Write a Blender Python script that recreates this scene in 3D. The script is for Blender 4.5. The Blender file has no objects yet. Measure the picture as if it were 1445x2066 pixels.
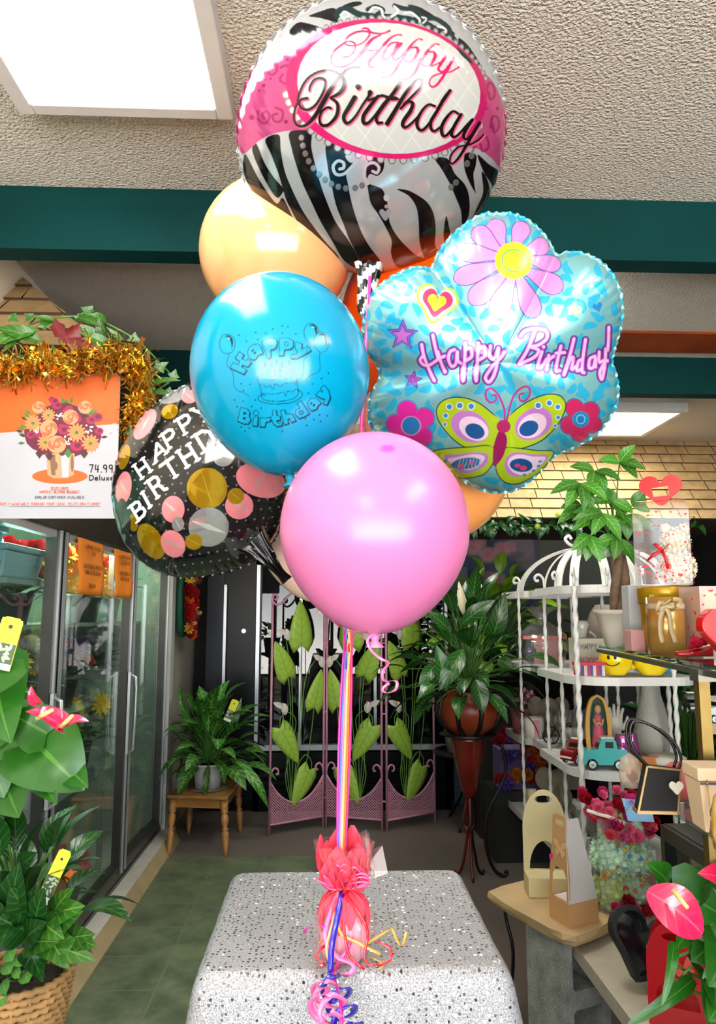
import bpy, bmesh, math, random
import numpy as np
from mathutils import Vector, Matrix, Euler
from mathutils.bvhtree import BVHTree
R = math.radians
random.seed(7)
scn = bpy.context.scene
COL = scn.collection

CAM = Vector((0.0, 0.0, 1.5)); FPX = 1500.0; PITCH = 7.9; YAW = -2.38
cd = bpy.data.cameras.new('camera'); cam = bpy.data.objects.new('camera', cd); COL.objects.link(cam)
cd.sensor_fit = 'VERTICAL'; cd.sensor_height = 36.0; cd.lens = 36.0 * FPX / 2066.0
cd.clip_start = 0.02; cd.clip_end = 300
cam.location = CAM; cam.rotation_euler = (R(90 + PITCH), 0, R(YAW))
scn.camera = cam
ROT = Euler((R(90 + PITCH), 0, R(YAW))).to_matrix()
ROTN = np.array(ROT)

scn.view_settings.view_transform = 'Standard'; scn.view_settings.look = 'None'
scn.view_settings.gamma = 1.0; scn.view_settings.use_curve_mapping = False
scn.view_settings.exposure = 1.05
scn.cycles.max_bounces = 9; scn.cycles.diffuse_bounces = 4; scn.cycles.glossy_bounces = 5
scn.cycles.transparent_max_bounces = 24; scn.cycles.transmission_bounces = 6
scn.cycles.sample_clamp_indirect = 6.0; scn.cycles.caustics_reflective = False; scn.cycles.caustics_refractive = False
scn.cycles.use_denoising = True
W = bpy.data.worlds.new('world'); scn.world = W; W.use_nodes = True
nt = W.node_tree; nt.nodes.clear()
wo = nt.nodes.new('ShaderNodeOutputWorld'); bg = nt.nodes.new('ShaderNodeBackground')
tc = nt.nodes.new('ShaderNodeTexCoord'); sx = nt.nodes.new('ShaderNodeSeparateXYZ')
cr = nt.nodes.new('ShaderNodeValToRGB')
nt.links.new(tc.outputs['Generated'], sx.inputs[0]); mz = nt.nodes.new('ShaderNodeMapRange'); mz.inputs[1].default_value = -1; mz.inputs[2].default_value = 1; nt.links.new(sx.outputs['Z'], mz.inputs[0]); nt.links.new(mz.outputs[0], cr.inputs[0])
e = cr.color_ramp.elements
e[0].position = 0.0; e[0].color = (3.3, 3.05, 2.75, 1)
e[1].position = 1.0; e[1].color = (0.62, 0.80, 1.0, 1)
k = cr.color_ramp.elements.new(0.53); k.color = (0.72, 0.80, .88, 1)
k = cr.color_ramp.elements.new(0.47); k.color = (2.3, 2.2, 2.05, 1)
nt.links.new(cr.outputs[0], bg.inputs[0]); bg.inputs[1].default_value = 3.3
nt.links.new(bg.outputs[0], wo.inputs[0])
def portal(x0, x1, z0, z1, y):
    l = bpy.data.lights.new('daylight_portal', 'AREA'); l.shape = 'RECTANGLE'
    l.size = x1 - x0; l.size_y = z1 - z0; l.cycles.is_portal = True
    o = bpy.data.objects.new('daylight_portal', l); COL.objects.link(o)
    o.location = ((x0 + x1) / 2, y, (z0 + z1) / 2); o.rotation_euler = (R(90), 0, 0)
portal(-1.9, 2.9, 0.35, 2.45, -2.45)

def ray(px, py):
    return ROT @ Vector(((px - 722.5) / FPX, -(py - 1033.0) / FPX, -1.0))
def at(px, py, Y):
    d = ray(px, py); return CAM + d * (Y / d.y)
def atz(px, py, z):                       # z = depth along the view axis
    return CAM + ray(px, py) * z
def onz(px, py, Z):
    d = ray(px, py); return CAM + d * ((Z - CAM.z) / d.z)
def onx(px, py, X):
    d = ray(px, py); return CAM + d * (X / d.x)
def project(P):
    q = (P - np.array(CAM)) @ ROTN
    return 722.5 - FPX * q[:, 0] / q[:, 2], 1033.0 + FPX * q[:, 1] / q[:, 2]

def lin(c):
    c = c / 255.0
    return c / 12.92 if c <= 0.04045 else ((c + 0.055) / 1.055) ** 2.4
def rgb(r, g, b): return (lin(r), lin(g), lin(b))

MATS = {}
def mat(name, c, rough=.5, metal=0., var=.0, vscale=12., bump=0., bscale=60., coat=0., trans=0., alpha=1., emit=None, es=1., sheen=0., sss=0., aniso=0., spec=.5, bdet=3.):
    if name in MATS: return MATS[name]
    m = bpy.data.materials.new(name); m.use_nodes = True; MATS[name] = m
    n = m.node_tree.nodes; L = m.node_tree.links; p = n['Principled BSDF']
    base = rgb(*c)
    p.inputs['Base Color'].default_value = (*base, 1)
    p.inputs['Roughness'].default_value = rough; p.inputs['Metallic'].default_value = metal
    p.inputs['Coat Weight'].default_value = coat; p.inputs['Coat Roughness'].default_value = .06
    p.inputs['Transmission Weight'].default_value = trans; p.inputs['Alpha'].default_value = alpha
    p.inputs['Sheen Weight'].default_value = sheen; p.inputs['Specular IOR Level'].default_value = spec
    if sss:
        p.inputs['Subsurface Weight'].default_value = sss; p.inputs['Subsurface Radius'].default_value = (.03, .02, .015)
    if emit:
        p.inputs['Emission Color'].default_value = (*rgb(*emit), 1); p.inputs['Emission Strength'].default_value = es
    tcn = n.new('ShaderNodeTexCoord')
    nz = n.new('ShaderNodeTexNoise'); nz.inputs['Scale'].default_value = vscale; nz.inputs['Detail'].default_value = 4
    L.new(tcn.outputs['Object'], nz.inputs['Vector'])
    rp = n.new('ShaderNodeValToRGB'); v = max(var, .03)
    rp.color_ramp.elements[0].position = .3; rp.color_ramp.elements[1].position = .7
    rp.color_ramp.elements[0].color = (*[x * (1 - v) for x in base], 1)
    rp.color_ramp.elements[1].color = (*[min(1, x * (1 + v)) for x in base], 1)
    L.new(nz.outputs[0], rp.inputs[0]); L.new(rp.outputs[0], p.inputs['Base Color'])
    if bump:
        b = n.new('ShaderNodeBump'); nb = n.new('ShaderNodeTexNoise')
        nb.inputs['Scale'].default_value = bscale; nb.inputs['Detail'].default_value = bdet
        L.new(tcn.outputs['Object'], nb.inputs['Vector']); L.new(nb.outputs[0], b.inputs['Height'])
        b.inputs['Strength'].default_value = bump; b.inputs['Distance'].default_value = .01
        L.new(b.outputs[0], p.inputs['Normal'])
    return m
def glassy(name, c=(235, 245, 240), opacity=.08, refl=1.0, rough=.02, tint=.0):
    """thin clear sheet: mostly see-through with fresnel reflections"""
    if name in MATS: return MATS[name]
    m = bpy.data.materials.new(name); m.use_nodes = True; MATS[name] = m
    n = m.node_tree.nodes; L = m.node_tree.links; n.clear()
    out = n.new('ShaderNodeOutputMaterial'); tr = n.new('ShaderNodeBsdfTransparent'); gl = n.new('ShaderNodeBsdfGlossy')
    df = n.new('ShaderNodeBsdfDiffuse'); fr = n.new('ShaderNodeFresnel'); mx = n.new('ShaderNodeMixShader'); m2 = n.new('ShaderNodeMixShader')
    nz = n.new('ShaderNodeTexNoise'); nz.inputs['Scale'].default_value = 6; tcn = n.new('ShaderNodeTexCoord')
    L.new(tcn.outputs['Object'], nz.inputs['Vector'])
    mm = n.new('ShaderNodeMath'); mm.operation = 'MULTIPLY'; mm.inputs[1].default_value = opacity * 2
    L.new(nz.outputs[0], mm.inputs[0])
    b = rgb(*c); t = [1 - tint + tint * x for x in b]
    tr.inputs[0].default_value = (*t, 1); df.inputs[0].default_value = (*b, 1); gl.inputs[0].default_value = (1, 1, 1, 1)
    gl.inputs['Roughness'].default_value = rough; fr.inputs['IOR'].default_value = 1.45
    gm = n.new('ShaderNodeNewGeometry'); mr = n.new('ShaderNodeMapRange'); mr.inputs[3].default_value = 1.45; mr.inputs[4].default_value = 1 / 1.45
    L.new(gm.outputs['Backfacing'], mr.inputs[0]); L.new(mr.outputs[0], fr.inputs['IOR'])
    L.new(mm.outputs[0], m2.inputs[0]); L.new(tr.outputs[0], m2.inputs[1]); L.new(df.outputs[0], m2.inputs[2])
    fm = n.new('ShaderNodeMath'); fm.operation = 'MULTIPLY'; fm.inputs[1].default_value = refl; fm.use_clamp = True
    L.new(fr.outputs[0], fm.inputs[0]); L.new(fm.outputs[0], mx.inputs[0])
    L.new(m2.outputs[0], mx.inputs[1]); L.new(gl.outputs[0], mx.inputs[2]); L.new(mx.outputs[0], out.inputs[0])
    return m
def painted(name, rough=.3, coat=0., bump=0., bscale=8., sss=0., metal_gain=1., trans=0., foil=False):
    """colour from the printed artwork stored on the mesh, its alpha = how metallic the foil is"""
    if name in MATS: return MATS[name]
    m = bpy.data.materials.new(name); m.use_nodes = True; MATS[name] = m
    n = m.node_tree.nodes; L = m.node_tree.links; p = n['Principled BSDF']
    a = n.new('ShaderNodeAttribute'); a.attribute_name = 'art'
    L.new(a.outputs['Color'], p.inputs['Base Color'])
    if foil: L.new(a.outputs['Alpha'], p.inputs['Metallic'])
    p.inputs['Roughness'].default_value = rough; p.inputs['Coat Weight'].default_value = coat; p.inputs['Coat Roughness'].default_value = .05
    if sss:
        p.inputs['Subsurface Weight'].default_value = sss; p.inputs['Subsurface Radius'].default_value = (.05, .04, .04)
    if bump:
        tcn = n.new('ShaderNodeTexCoord'); nb = n.new('ShaderNodeTexNoise'); nb.inputs['Scale'].default_value = bscale
        nb.inputs['Detail'].default_value = 2; b = n.new('ShaderNodeBump'); b.inputs['Strength'].default_value = bump; b.inputs['Distance'].default_value = .02
        L.new(tcn.outputs['Object'], nb.inputs['Vector']); L.new(nb.outputs[0], b.inputs['Height']); L.new(b.outputs[0], p.inputs['Normal'])
    return m
def leafmat(name, c, c2, vein=9., rough=.35, veinw=.5, gloss=.5, mottled=0.):
    """leaf colour with midrib and side veins read from the leaf's own coordinates"""
    if name in MATS: return MATS[name]
    m = bpy.data.materials.new(name); m.use_nodes = True; MATS[name] = m
    n = m.node_tree.nodes; L = m.node_tree.links; p = n['Principled BSDF']
    a = n.new('ShaderNodeAttribute'); a.attribute_name = 'leaf'
    s = n.new('ShaderNodeSeparateColor'); L.new(a.outputs['Color'], s.inputs[0])   # r across 0..1 (abs), g along, b random
    def M(op, x=None, y=None, vx=None, vy=None):
        q = n.new('ShaderNodeMath'); q.operation = op
        if x is not None: L.new(x, q.inputs[0])
        elif vx is not None: q.inputs[0].default_value = vx
        if y is not None: L.new(y, q.inputs[1])
        elif vy is not None: q.inputs[1].default_value = vy
        return q.outputs[0]
    t = M('SUBTRACT', s.outputs[1], M('MULTIPLY', s.outputs[0], vy=.22))
    w = M('SINE', M('MULTIPLY', t, vy=vein * 6.283))
    w = M('POWER', M('ABSOLUTE', M('MAXIMUM', w, vy=0.)), vy=3.)
    mid = M('LESS_THAN', s.outputs[0], vy=.06)
    f = M('MULTIPLY', M('MAXIMUM', mid, M('MULTIPLY', w, vy=veinw)), vy=.8)
    if mottled:
        tcn = n.new('ShaderNodeTexCoord'); nz = n.new('ShaderNodeTexNoise'); nz.inputs['Scale'].default_value = 60
        L.new(tcn.outputs['Object'], nz.inputs['Vector'])
        g = M('GREATER_THAN', M('SUBTRACT', nz.outputs[0], M('MULTIPLY', s.outputs[0], vy=.25)), vy=1 - mottled)
        f = M('MAXIMUM', f, M('MULTIPLY', g, vy=.8))
    mx = n.new('ShaderNodeMix'); mx.data_type = 'RGBA'; L.new(f, mx.inputs[0])
    h = n.new('ShaderNodeHueSaturation'); L.new(mx.outputs[2], h.inputs['Color'])
    L.new(M('ADD', M('MULTIPLY', s.outputs[2], vy=.7), vy=.62), h.inputs['Value'])
    mx.inputs[6].default_value = (*rgb(*c), 1); mx.inputs[7].default_value = (*rgb(*c2), 1)
    L.new(h.outputs[0], p.inputs['Base Color']); p.inputs['Roughness'].default_value = rough
    p.inputs['Specular IOR Level'].default_value = gloss
    b = n.new('ShaderNodeBump'); b.inputs['Strength'].default_value = .35; b.inputs['Distance'].default_value = .003
    L.new(f, b.inputs['Height']); L.new(b.outputs[0], p.inputs['Normal'])
    return m

def tag(o, label=None, cat=None, group=None, kind=None):
    if label: o['label'] = label
    if cat: o['category'] = cat
    if group: o['group'] = group
    if kind: o['kind'] = kind
    return o
def thing(name, loc, label, cat, group=None, rz=0.):
    o = bpy.data.objects.new(name, None); o.empty_display_size = .05; COL.objects.link(o)
    o.location = loc; o.rotation_euler = (0, 0, rz)
    return tag(o, label, cat, group)
def world_of(o):
    m = o.matrix_basis.copy()
    while o.parent: o = o.parent; m = o.matrix_basis @ m
    return m
def spline(pts, n=8, closed=False):
    """catmull-rom through points of any dimension"""
    P = [np.array(p, float) for p in pts]
    if len(P) < 3: return [tuple(p) for p in P]
    out = []; N = len(P); rng = range(N if closed else N - 1)
    for i in rng:
        if closed: a, b, c, d = P[(i - 1) % N], P[i], P[(i + 1) % N], P[(i + 2) % N]
        else:
            b, c = P[i], P[i + 1]; a = P[i - 1] if i > 0 else 2 * b - c; d = P[i + 2] if i + 2 < N else 2 * c - b
        for j in range(n):
            t = j / n
            out.append(tuple(.5 * ((2 * b) + (c - a) * t + (2 * a - 5 * b + 4 * c - d) * t * t + (3 * b - a - 3 * c + d) * t ** 3)))
    if not closed: out.append(tuple(P[-1]))
    return out
class MB:
    def __init__(self, M=None):
        self.v = []; self.f = []; self.mi = []; self.leaf = []; self.art = []; self.M = M or Matrix(); self.sm = []
    def V(self, p, lf=None):
        self.v.append(tuple(self.M @ Vector(p))); self.leaf.append(lf or (0., 0., .5, 1.)); return len(self.v) - 1
    def F(self, idx, m=0, s=True): self.f.append(tuple(idx)); self.mi.append(m); self.sm.append(s)
    def box(self, c, s, m=0, M=None, taper=1.):
        c = Vector(c); h = Vector(s) / 2; M = M or Matrix(); b = []
        for z in (-1, 1):
            k = taper if z > 0 else 1.
            for x, y in ((-1, -1), (1, -1), (1, 1), (-1, 1)):
                b.append(self.V(c + M @ Vector((x * h.x * k, y * h.y * k, z * h.z))))
        for q in ((3, 2, 1, 0), (4, 5, 6, 7), (0, 1, 5, 4), (1, 2, 6, 5), (2, 3, 7, 6), (3, 0, 4, 7)):
            self.F([b[i] for i in q], m, False)
        return self
    def bar(self, a, b, w, t, m=0, up=(0, 0, 1)):
        """rectangular bar from a to b; w across (perp. to up), t along up"""
        a = Vector(a); b = Vector(b); d = (b - a).normalized(); u = Vector(up)
        if abs(d.dot(u)) > .98: u = Vector((0, 1, 0))
        s = d.cross(u).normalized(); u = s.cross(d).normalized()
        i = []
        for p in (a, b):
            for x, y in ((-1, -1), (1, -1), (1, 1), (-1, 1)): i.append(self.V(p + s * (x * w / 2) + u * (y * t / 2)))
        for q in ((0, 1, 2, 3), (7, 6, 5, 4), (4, 5, 1, 0), (5, 6, 2, 1), (6, 7, 3, 2), (7, 4, 0, 3)):
            self.F([i[k] for k in q], m, False)
        return self
    def tube(self, pts, r, n=8, m=0, caps=True, closed=False):
        P = [Vector(p) for p in pts]; N = len(P); rs = r if hasattr(r, '__len__') else [r] * N
        if N < 2: return self
        T = []
        for i in range(N):
            a = P[(i - 1) % N] if (closed or i > 0) else P[i]; b = P[(i + 1) % N] if (closed or i < N - 1) else P[i]
            d = b - a; T.append(d.normalized() if d.length > 1e-9 else Vector((0, 0, 1)))
        u = T[0].orthogonal().normalized(); rings = []
        for i in range(N):
            u = (u - T[i] * u.dot(T[i])); u = u.normalized() if u.length > 1e-6 else T[i].orthogonal().normalized()
            w = T[i].cross(u); rings.append([self.V(P[i] + (u * math.cos(2 * math.pi * k / n) + w * math.sin(2 * math.pi * k / n)) * rs[i]) for k in range(n)])
        for i in range(N if closed else N - 1):
            a, b = rings[i], rings[(i + 1) % N]
            for k in range(n): self.F((a[k], a[(k + 1) % n], b[(k + 1) % n], b[k]), m)
        if caps and not closed: self.F(rings[0][::-1], m, False); self.F(rings[-1], m, False)
        return self
    def lathe(self, prof, n=24, m=0, c=(0, 0, 0), sx=1., sy=1., rmod=None, cap=True):
        """profile [(r,z)...] around z through c; rmod(angle, r, z) optional radius change"""
        rings = []
        for r, z in prof:
            ring = []
            for k in range(n):
                a = 2 * math.pi * k / n; q = rmod(a, r, z) if rmod else r
                ring.append(self.V((c[0] + q * math.cos(a) * sx, c[1] + q * math.sin(a) * sy, c[2] + z)))
            rings.append(ring)
        for i in range(len(rings) - 1):
            a, b = rings[i], rings[i + 1]
            for k in range(n): self.F((a[k], a[(k + 1) % n], b[(k + 1) % n], b[k]), m)
        if cap:
            if prof[0][0] > 1e-4: self.F(rings[0][::-1], m)
            if prof[-1][0] > 1e-4: self.F(rings[-1], m)
        return self
    def ball(self, c, r, n=12, m=0, sz=1., sx=1., sy=1.):
        k = max(4, n // 2)
        return self.lathe([(max(1e-5, r * math.sin(math.pi * i / k)), -r * sz * math.cos(math.pi * i / k)) for i in range(k + 1)], n, m, c, sx, sy, cap=False)
    def prism(self, poly, M, t, m=0, mside=None):
        """2D outline (x,y) thickened along local z, placed with matrix M"""
        N = len(poly); a = [self.V(M @ Vector((x, y, 0))) for x, y in poly]; b = [self.V(M @ Vector((x, y, t))) for x, y in poly]
        self.F(a[::-1], m, False); self.F(b, m, False)
        for i in range(N): self.F((a[i], a[(i + 1) % N], b[(i + 1) % N], b[i]), m if mside is None else mside, False)
        return self
    def plate(self, poly, M, t, m=0, holes=None):
        """outline with holes: triangulated both sides plus rims"""
        from mathutils.geometry import tessellate_polygon
        loops = [list(poly)] + [list(h) for h in (holes or [])]
        tri = tessellate_polygon([[Vector((x, y, 0)) for x, y in l] for l in loops])
        flat = [p for l in loops for p in l]
        a = [self.V(M @ Vector((x, y, 0))) for x, y in flat]; b = [self.V(M @ Vector((x, y, t))) for x, y in flat]
        for q in tri: self.F([a[i] for i in q], m, False); self.F([b[i] for i in q[::-1]], m, False)
        o = 0
        for l in loops:
            N = len(l)
            for i in range(N): self.F((a[o + i], a[o + (i + 1) % N], b[o + (i + 1) % N], b[o + i]), m, False)
            o += N
        return self
    def ribbon(self, pts, w, m=0, side=None, twist=0.):
        """flat band through points; side(i) gives the across direction"""
        P = [Vector(p) for p in pts]; N = len(P); prev = None
        for i in range(N):
            d = (P[min(N - 1, i + 1)] - P[max(0, i - 1)]); d = d.normalized() if d.length > 1e-9 else Vector((0, 0, 1))
            s = Vector(side(i)) if callable(side) else Vector(side or (1, 0, 0))
            s = s - d * s.dot(d); s = s.normalized() if s.length > 1e-4 else d.orthogonal().normalized()
            ww = w(i / (N - 1)) if callable(w) else w
            a = self.V(P[i] - s * ww / 2); b = self.V(P[i] + s * ww / 2)
            if prev: self.F((prev[0], prev[1], b, a), m)
            prev = (a, b)
        return self
    def leafm(self, base, tip, up, width, kind='lance', bend=.25, fold=.25, m=0, rows=7, rnd=None, droop=0.):
        """a leaf blade from base to tip; up = the side its face looks to"""
        base = Vector(base); tip = Vector(tip); d = tip - base; L = d.length
        if L < 1e-6: return self
        d.normalize(); u = Vector(up); s = d.cross(u)
        s = s.normalized() if s.length > 1e-3 else d.orthogonal().normalized()
        u = s.cross(d).normalized(); rnd = random.random() if rnd is None else rnd
        cols = (-1, -.55, 0, .55, 1); prev = None
        for i in range(rows + 1):
            t = i / rows
            if kind == 'lance': w = math.sin(math.pi * t ** .8) ** .85
            elif kind == 'oval': w = math.sin(math.pi * min(1, t * .97 + .015)) ** .6
            elif kind == 'heart': w = 1.02 * max(0, 1 - t ** 1.9) ** .85 * min(1, .6 + t * 2.6)
            elif kind == 'blade': w = (1 - t) ** .5 * min(1, .5 + t * 4)
            elif kind == 'round': w = math.sqrt(max(0, 1 - (2 * t - 1) ** 2))
            w = max(w, .015) * width / 2
            row = []
            for c in cols:
                back = (.16 * L * (abs(c)) if kind == 'heart' and t < .35 else 0) * (1 - t / .35)
                p = base + d * (L * t - back) + s * (c * w) + u * (bend * L * math.sin(math.pi * t) + fold * abs(c) * w - droop * L * t * t)
                row.append(self.V(p, (abs(c), t, rnd, 1.)))
            if prev:
                for k in range(4): self.F((prev[k], prev[k + 1], row[k + 1], row[k]), m)
            prev = row
        return self
    def build(self, name, mats, parent=None, world=False, smooth=None, origin=None, art=None, solid=None, bevel=None):
        if not isinstance(mats, (list, tuple)): mats = [mats]
        vs = np.array(self.v, dtype=np.float64).reshape(-1, 3)
        off = None
        if parent is not None and world:
            M = np.array(world_of(parent).inverted()); vs = vs @ M[:3, :3].T + M[:3, 3]
        elif parent is None and len(vs):
            lo, hi = vs.min(0), vs.max(0); off = origin if origin is not None else ((lo[0] + hi[0]) / 2, (lo[1] + hi[1]) / 2, lo[2])
            vs = vs - np.array(off)
        me = bpy.data.meshes.new(name); me.from_pydata(vs.tolist(), [], self.f)
        for x in mats: me.materials.append(x)
        me.polygons.foreach_set('material_index', self.mi)
        sm = self.sm if smooth is None else [smooth] * len(self.f)
        me.polygons.foreach_set('use_smooth', sm)
        if any(l[1] for l in self.leaf):
            a = me.attributes.new('leaf', 'FLOAT_COLOR', 'POINT'); a.data.foreach_set('color', np.array(self.leaf, dtype=np.float32).ravel())
        if art is not None:
            a = me.attributes.new('art', 'FLOAT_COLOR', 'POINT'); a.data.foreach_set('color', np.asarray(art, dtype=np.float32).ravel())
        me.update()
        o = bpy.data.objects.new(name, me); COL.objects.link(o)
        if parent is not None: o.parent = parent
        elif off is not None: o.location = off
        if solid:
            q = o.modifiers.new('thickness', 'SOLIDIFY'); q.thickness = solid; q.offset = 0
        if bevel:
            q = o.modifiers.new('rounding', 'BEVEL'); q.width = bevel; q.segments = 2; q.limit_method = 'ANGLE'; q.harden_normals = False
        return o
def struct(o): o['kind'] = 'structure'; return o
def copy_tree(o, parent=None):
    c = o.copy(); COL.objects.link(c); c.parent = parent
    for ch in [x for x in KIDS.get(o.name, [])]: copy_tree(ch, c)
    return c
KIDS = {}
def register(root):
    """remember the parts of a thing so that it can be copied"""
    for o in [x for x in bpy.data.objects if x.parent == root]:
        KIDS.setdefault(root.name, []).append(o); register(o)
def frame_at(o, x, y, z=None):
    """matrix with origin o and axes x, y (z = x cross y)"""
    x = Vector(x).normalized(); z = Vector(z).normalized() if z is not None else x.cross(Vector(y)).normalized()
    y = z.cross(x).normalized(); M = Matrix((x, y, z)).transposed().to_4x4(); M.translation = Vector(o); return M
def circ(cx, cy, r, n=24, ry=None, a0=0., a1=2 * math.pi, rot=0.):
    ry = r if ry is None else ry; out = []
    full = abs(a1 - a0 - 2 * math.pi) < 1e-6; N = n if full else n + 1
    for i in range(N):
        a = a0 + (a1 - a0) * i / n; x, y = r * math.cos(a), ry * math.sin(a)
        out.append((cx + x * math.cos(rot) - y * math.sin(rot), cy + x * math.sin(rot) + y * math.cos(rot)))
    return out

class Art:
    def __init__(self, X, Y, base, metal=0.):
        self.X = np.asarray(X, float); self.Y = np.asarray(Y, float)
        self.C = np.empty((len(self.X), 4)); self.C[:, :3] = rgb(*base); self.C[:, 3] = metal
        self.ox = self.oy = 0.; self.s = 1.; self.aa = .8
    def frame(self, ox, oy, s): self.ox, self.oy, self.s = ox, oy, s; return self
    def T(self, p): return [(self.ox + a[0] / self.s, self.oy + a[1] / self.s) for a in p]
    def put(self, idx, cov, c, metal, op=1.):
        cov = (np.clip(cov, 0, 1) * op)[:, None]
        new = np.array([*rgb(*c), metal]); self.C[idx] = self.C[idx] * (1 - cov) + new * cov
    def poly(self, pts, c, metal=0., sm=0, op=1.):
        if sm: pts = spline(pts, sm, closed=True)
        P = np.array(self.T(pts)); lo, hi = P.min(0) - 2, P.max(0) + 2
        idx = np.where((self.X > lo[0]) & (self.X < hi[0]) & (self.Y > lo[1]) & (self.Y < hi[1]))[0]
        if not len(idx): return self
        x, y = self.X[idx], self.Y[idx]; ins = np.zeros(len(idx), bool); dist = np.full(len(idx), 1e9)
        N = len(P)
        for i in range(N):
            a, b = P[i], P[(i + 1) % N]
            if abs(b[1] - a[1]) > 1e-9:
                cross = ((a[1] > y) != (b[1] > y)) & (x < (b[0] - a[0]) * (y - a[1]) / (b[1] - a[1]) + a[0]); ins ^= cross
            ab = b - a; l2 = max(1e-9, ab @ ab)
            t = np.clip(((x - a[0]) * ab[0] + (y - a[1]) * ab[1]) / l2, 0, 1)
            dist = np.minimum(dist, (x - a[0] - t * ab[0]) ** 2 + (y - a[1] - t * ab[1]) ** 2)
        sd = np.sqrt(dist) * np.where(ins, 1, -1)
        self.put(idx, .5 + sd / self.aa, c, metal, op); return self
    def stroke(self, pts, w, c, metal=0., sm=6, op=1., off=(0, 0)):
        """w: width in frame pixels or list of widths per point"""
        ws = w if hasattr(w, '__len__') else [w] * len(pts)
        q = [(p[0] + off[0], p[1] + off[1], ws[i]) for i, p in enumerate(pts)]
        if sm and len(q) > 2: q = spline(q, sm)
        P = np.array([(self.ox + a[0] / self.s, self.oy + a[1] / self.s, a[2] / self.s / 2) for a in q])
        lo = P[:, :2].min(0) - P[:, 2].max() - 2; hi = P[:, :2].max(0) + P[:, 2].max() + 2
        I = np.where((self.X > lo[0]) & (self.X < hi[0]) & (self.Y > lo[1]) & (self.Y < hi[1]))[0]
        if not len(I): return self
        sd = np.full(len(I), -1e9); x, y = self.X[I], self.Y[I]
        for i in range(len(P) - 1):
            a, b = P[i], P[i + 1]; rr = max(a[2], b[2]) + 2
            k = np.where((x > min(a[0], b[0]) - rr) & (x < max(a[0], b[0]) + rr) & (y > min(a[1], b[1]) - rr) & (y < max(a[1], b[1]) + rr))[0]
            if not len(k): continue
            ab = b[:2] - a[:2]; l2 = max(1e-9, ab @ ab)
            t = np.clip(((x[k] - a[0]) * ab[0] + (y[k] - a[1]) * ab[1]) / l2, 0, 1)
            d = np.hypot(x[k] - a[0] - t * ab[0], y[k] - a[1] - t * ab[1])
            sd[k] = np.maximum(sd[k], a[2] + t * (b[2] - a[2]) - d)
        self.put(I, .5 + sd / self.aa, c, metal, op); return self
    def ell(self, cx, cy, rx, ry, c, metal=0., rot=0., op=1.):
        return self.poly(circ(cx, cy, rx, 40, ry, rot=R(rot)), c, metal, 0, op)
    def line(self, pts, w, c, metal=0., op=1.): return self.stroke(pts, w, c, metal, 0, op)

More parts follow.
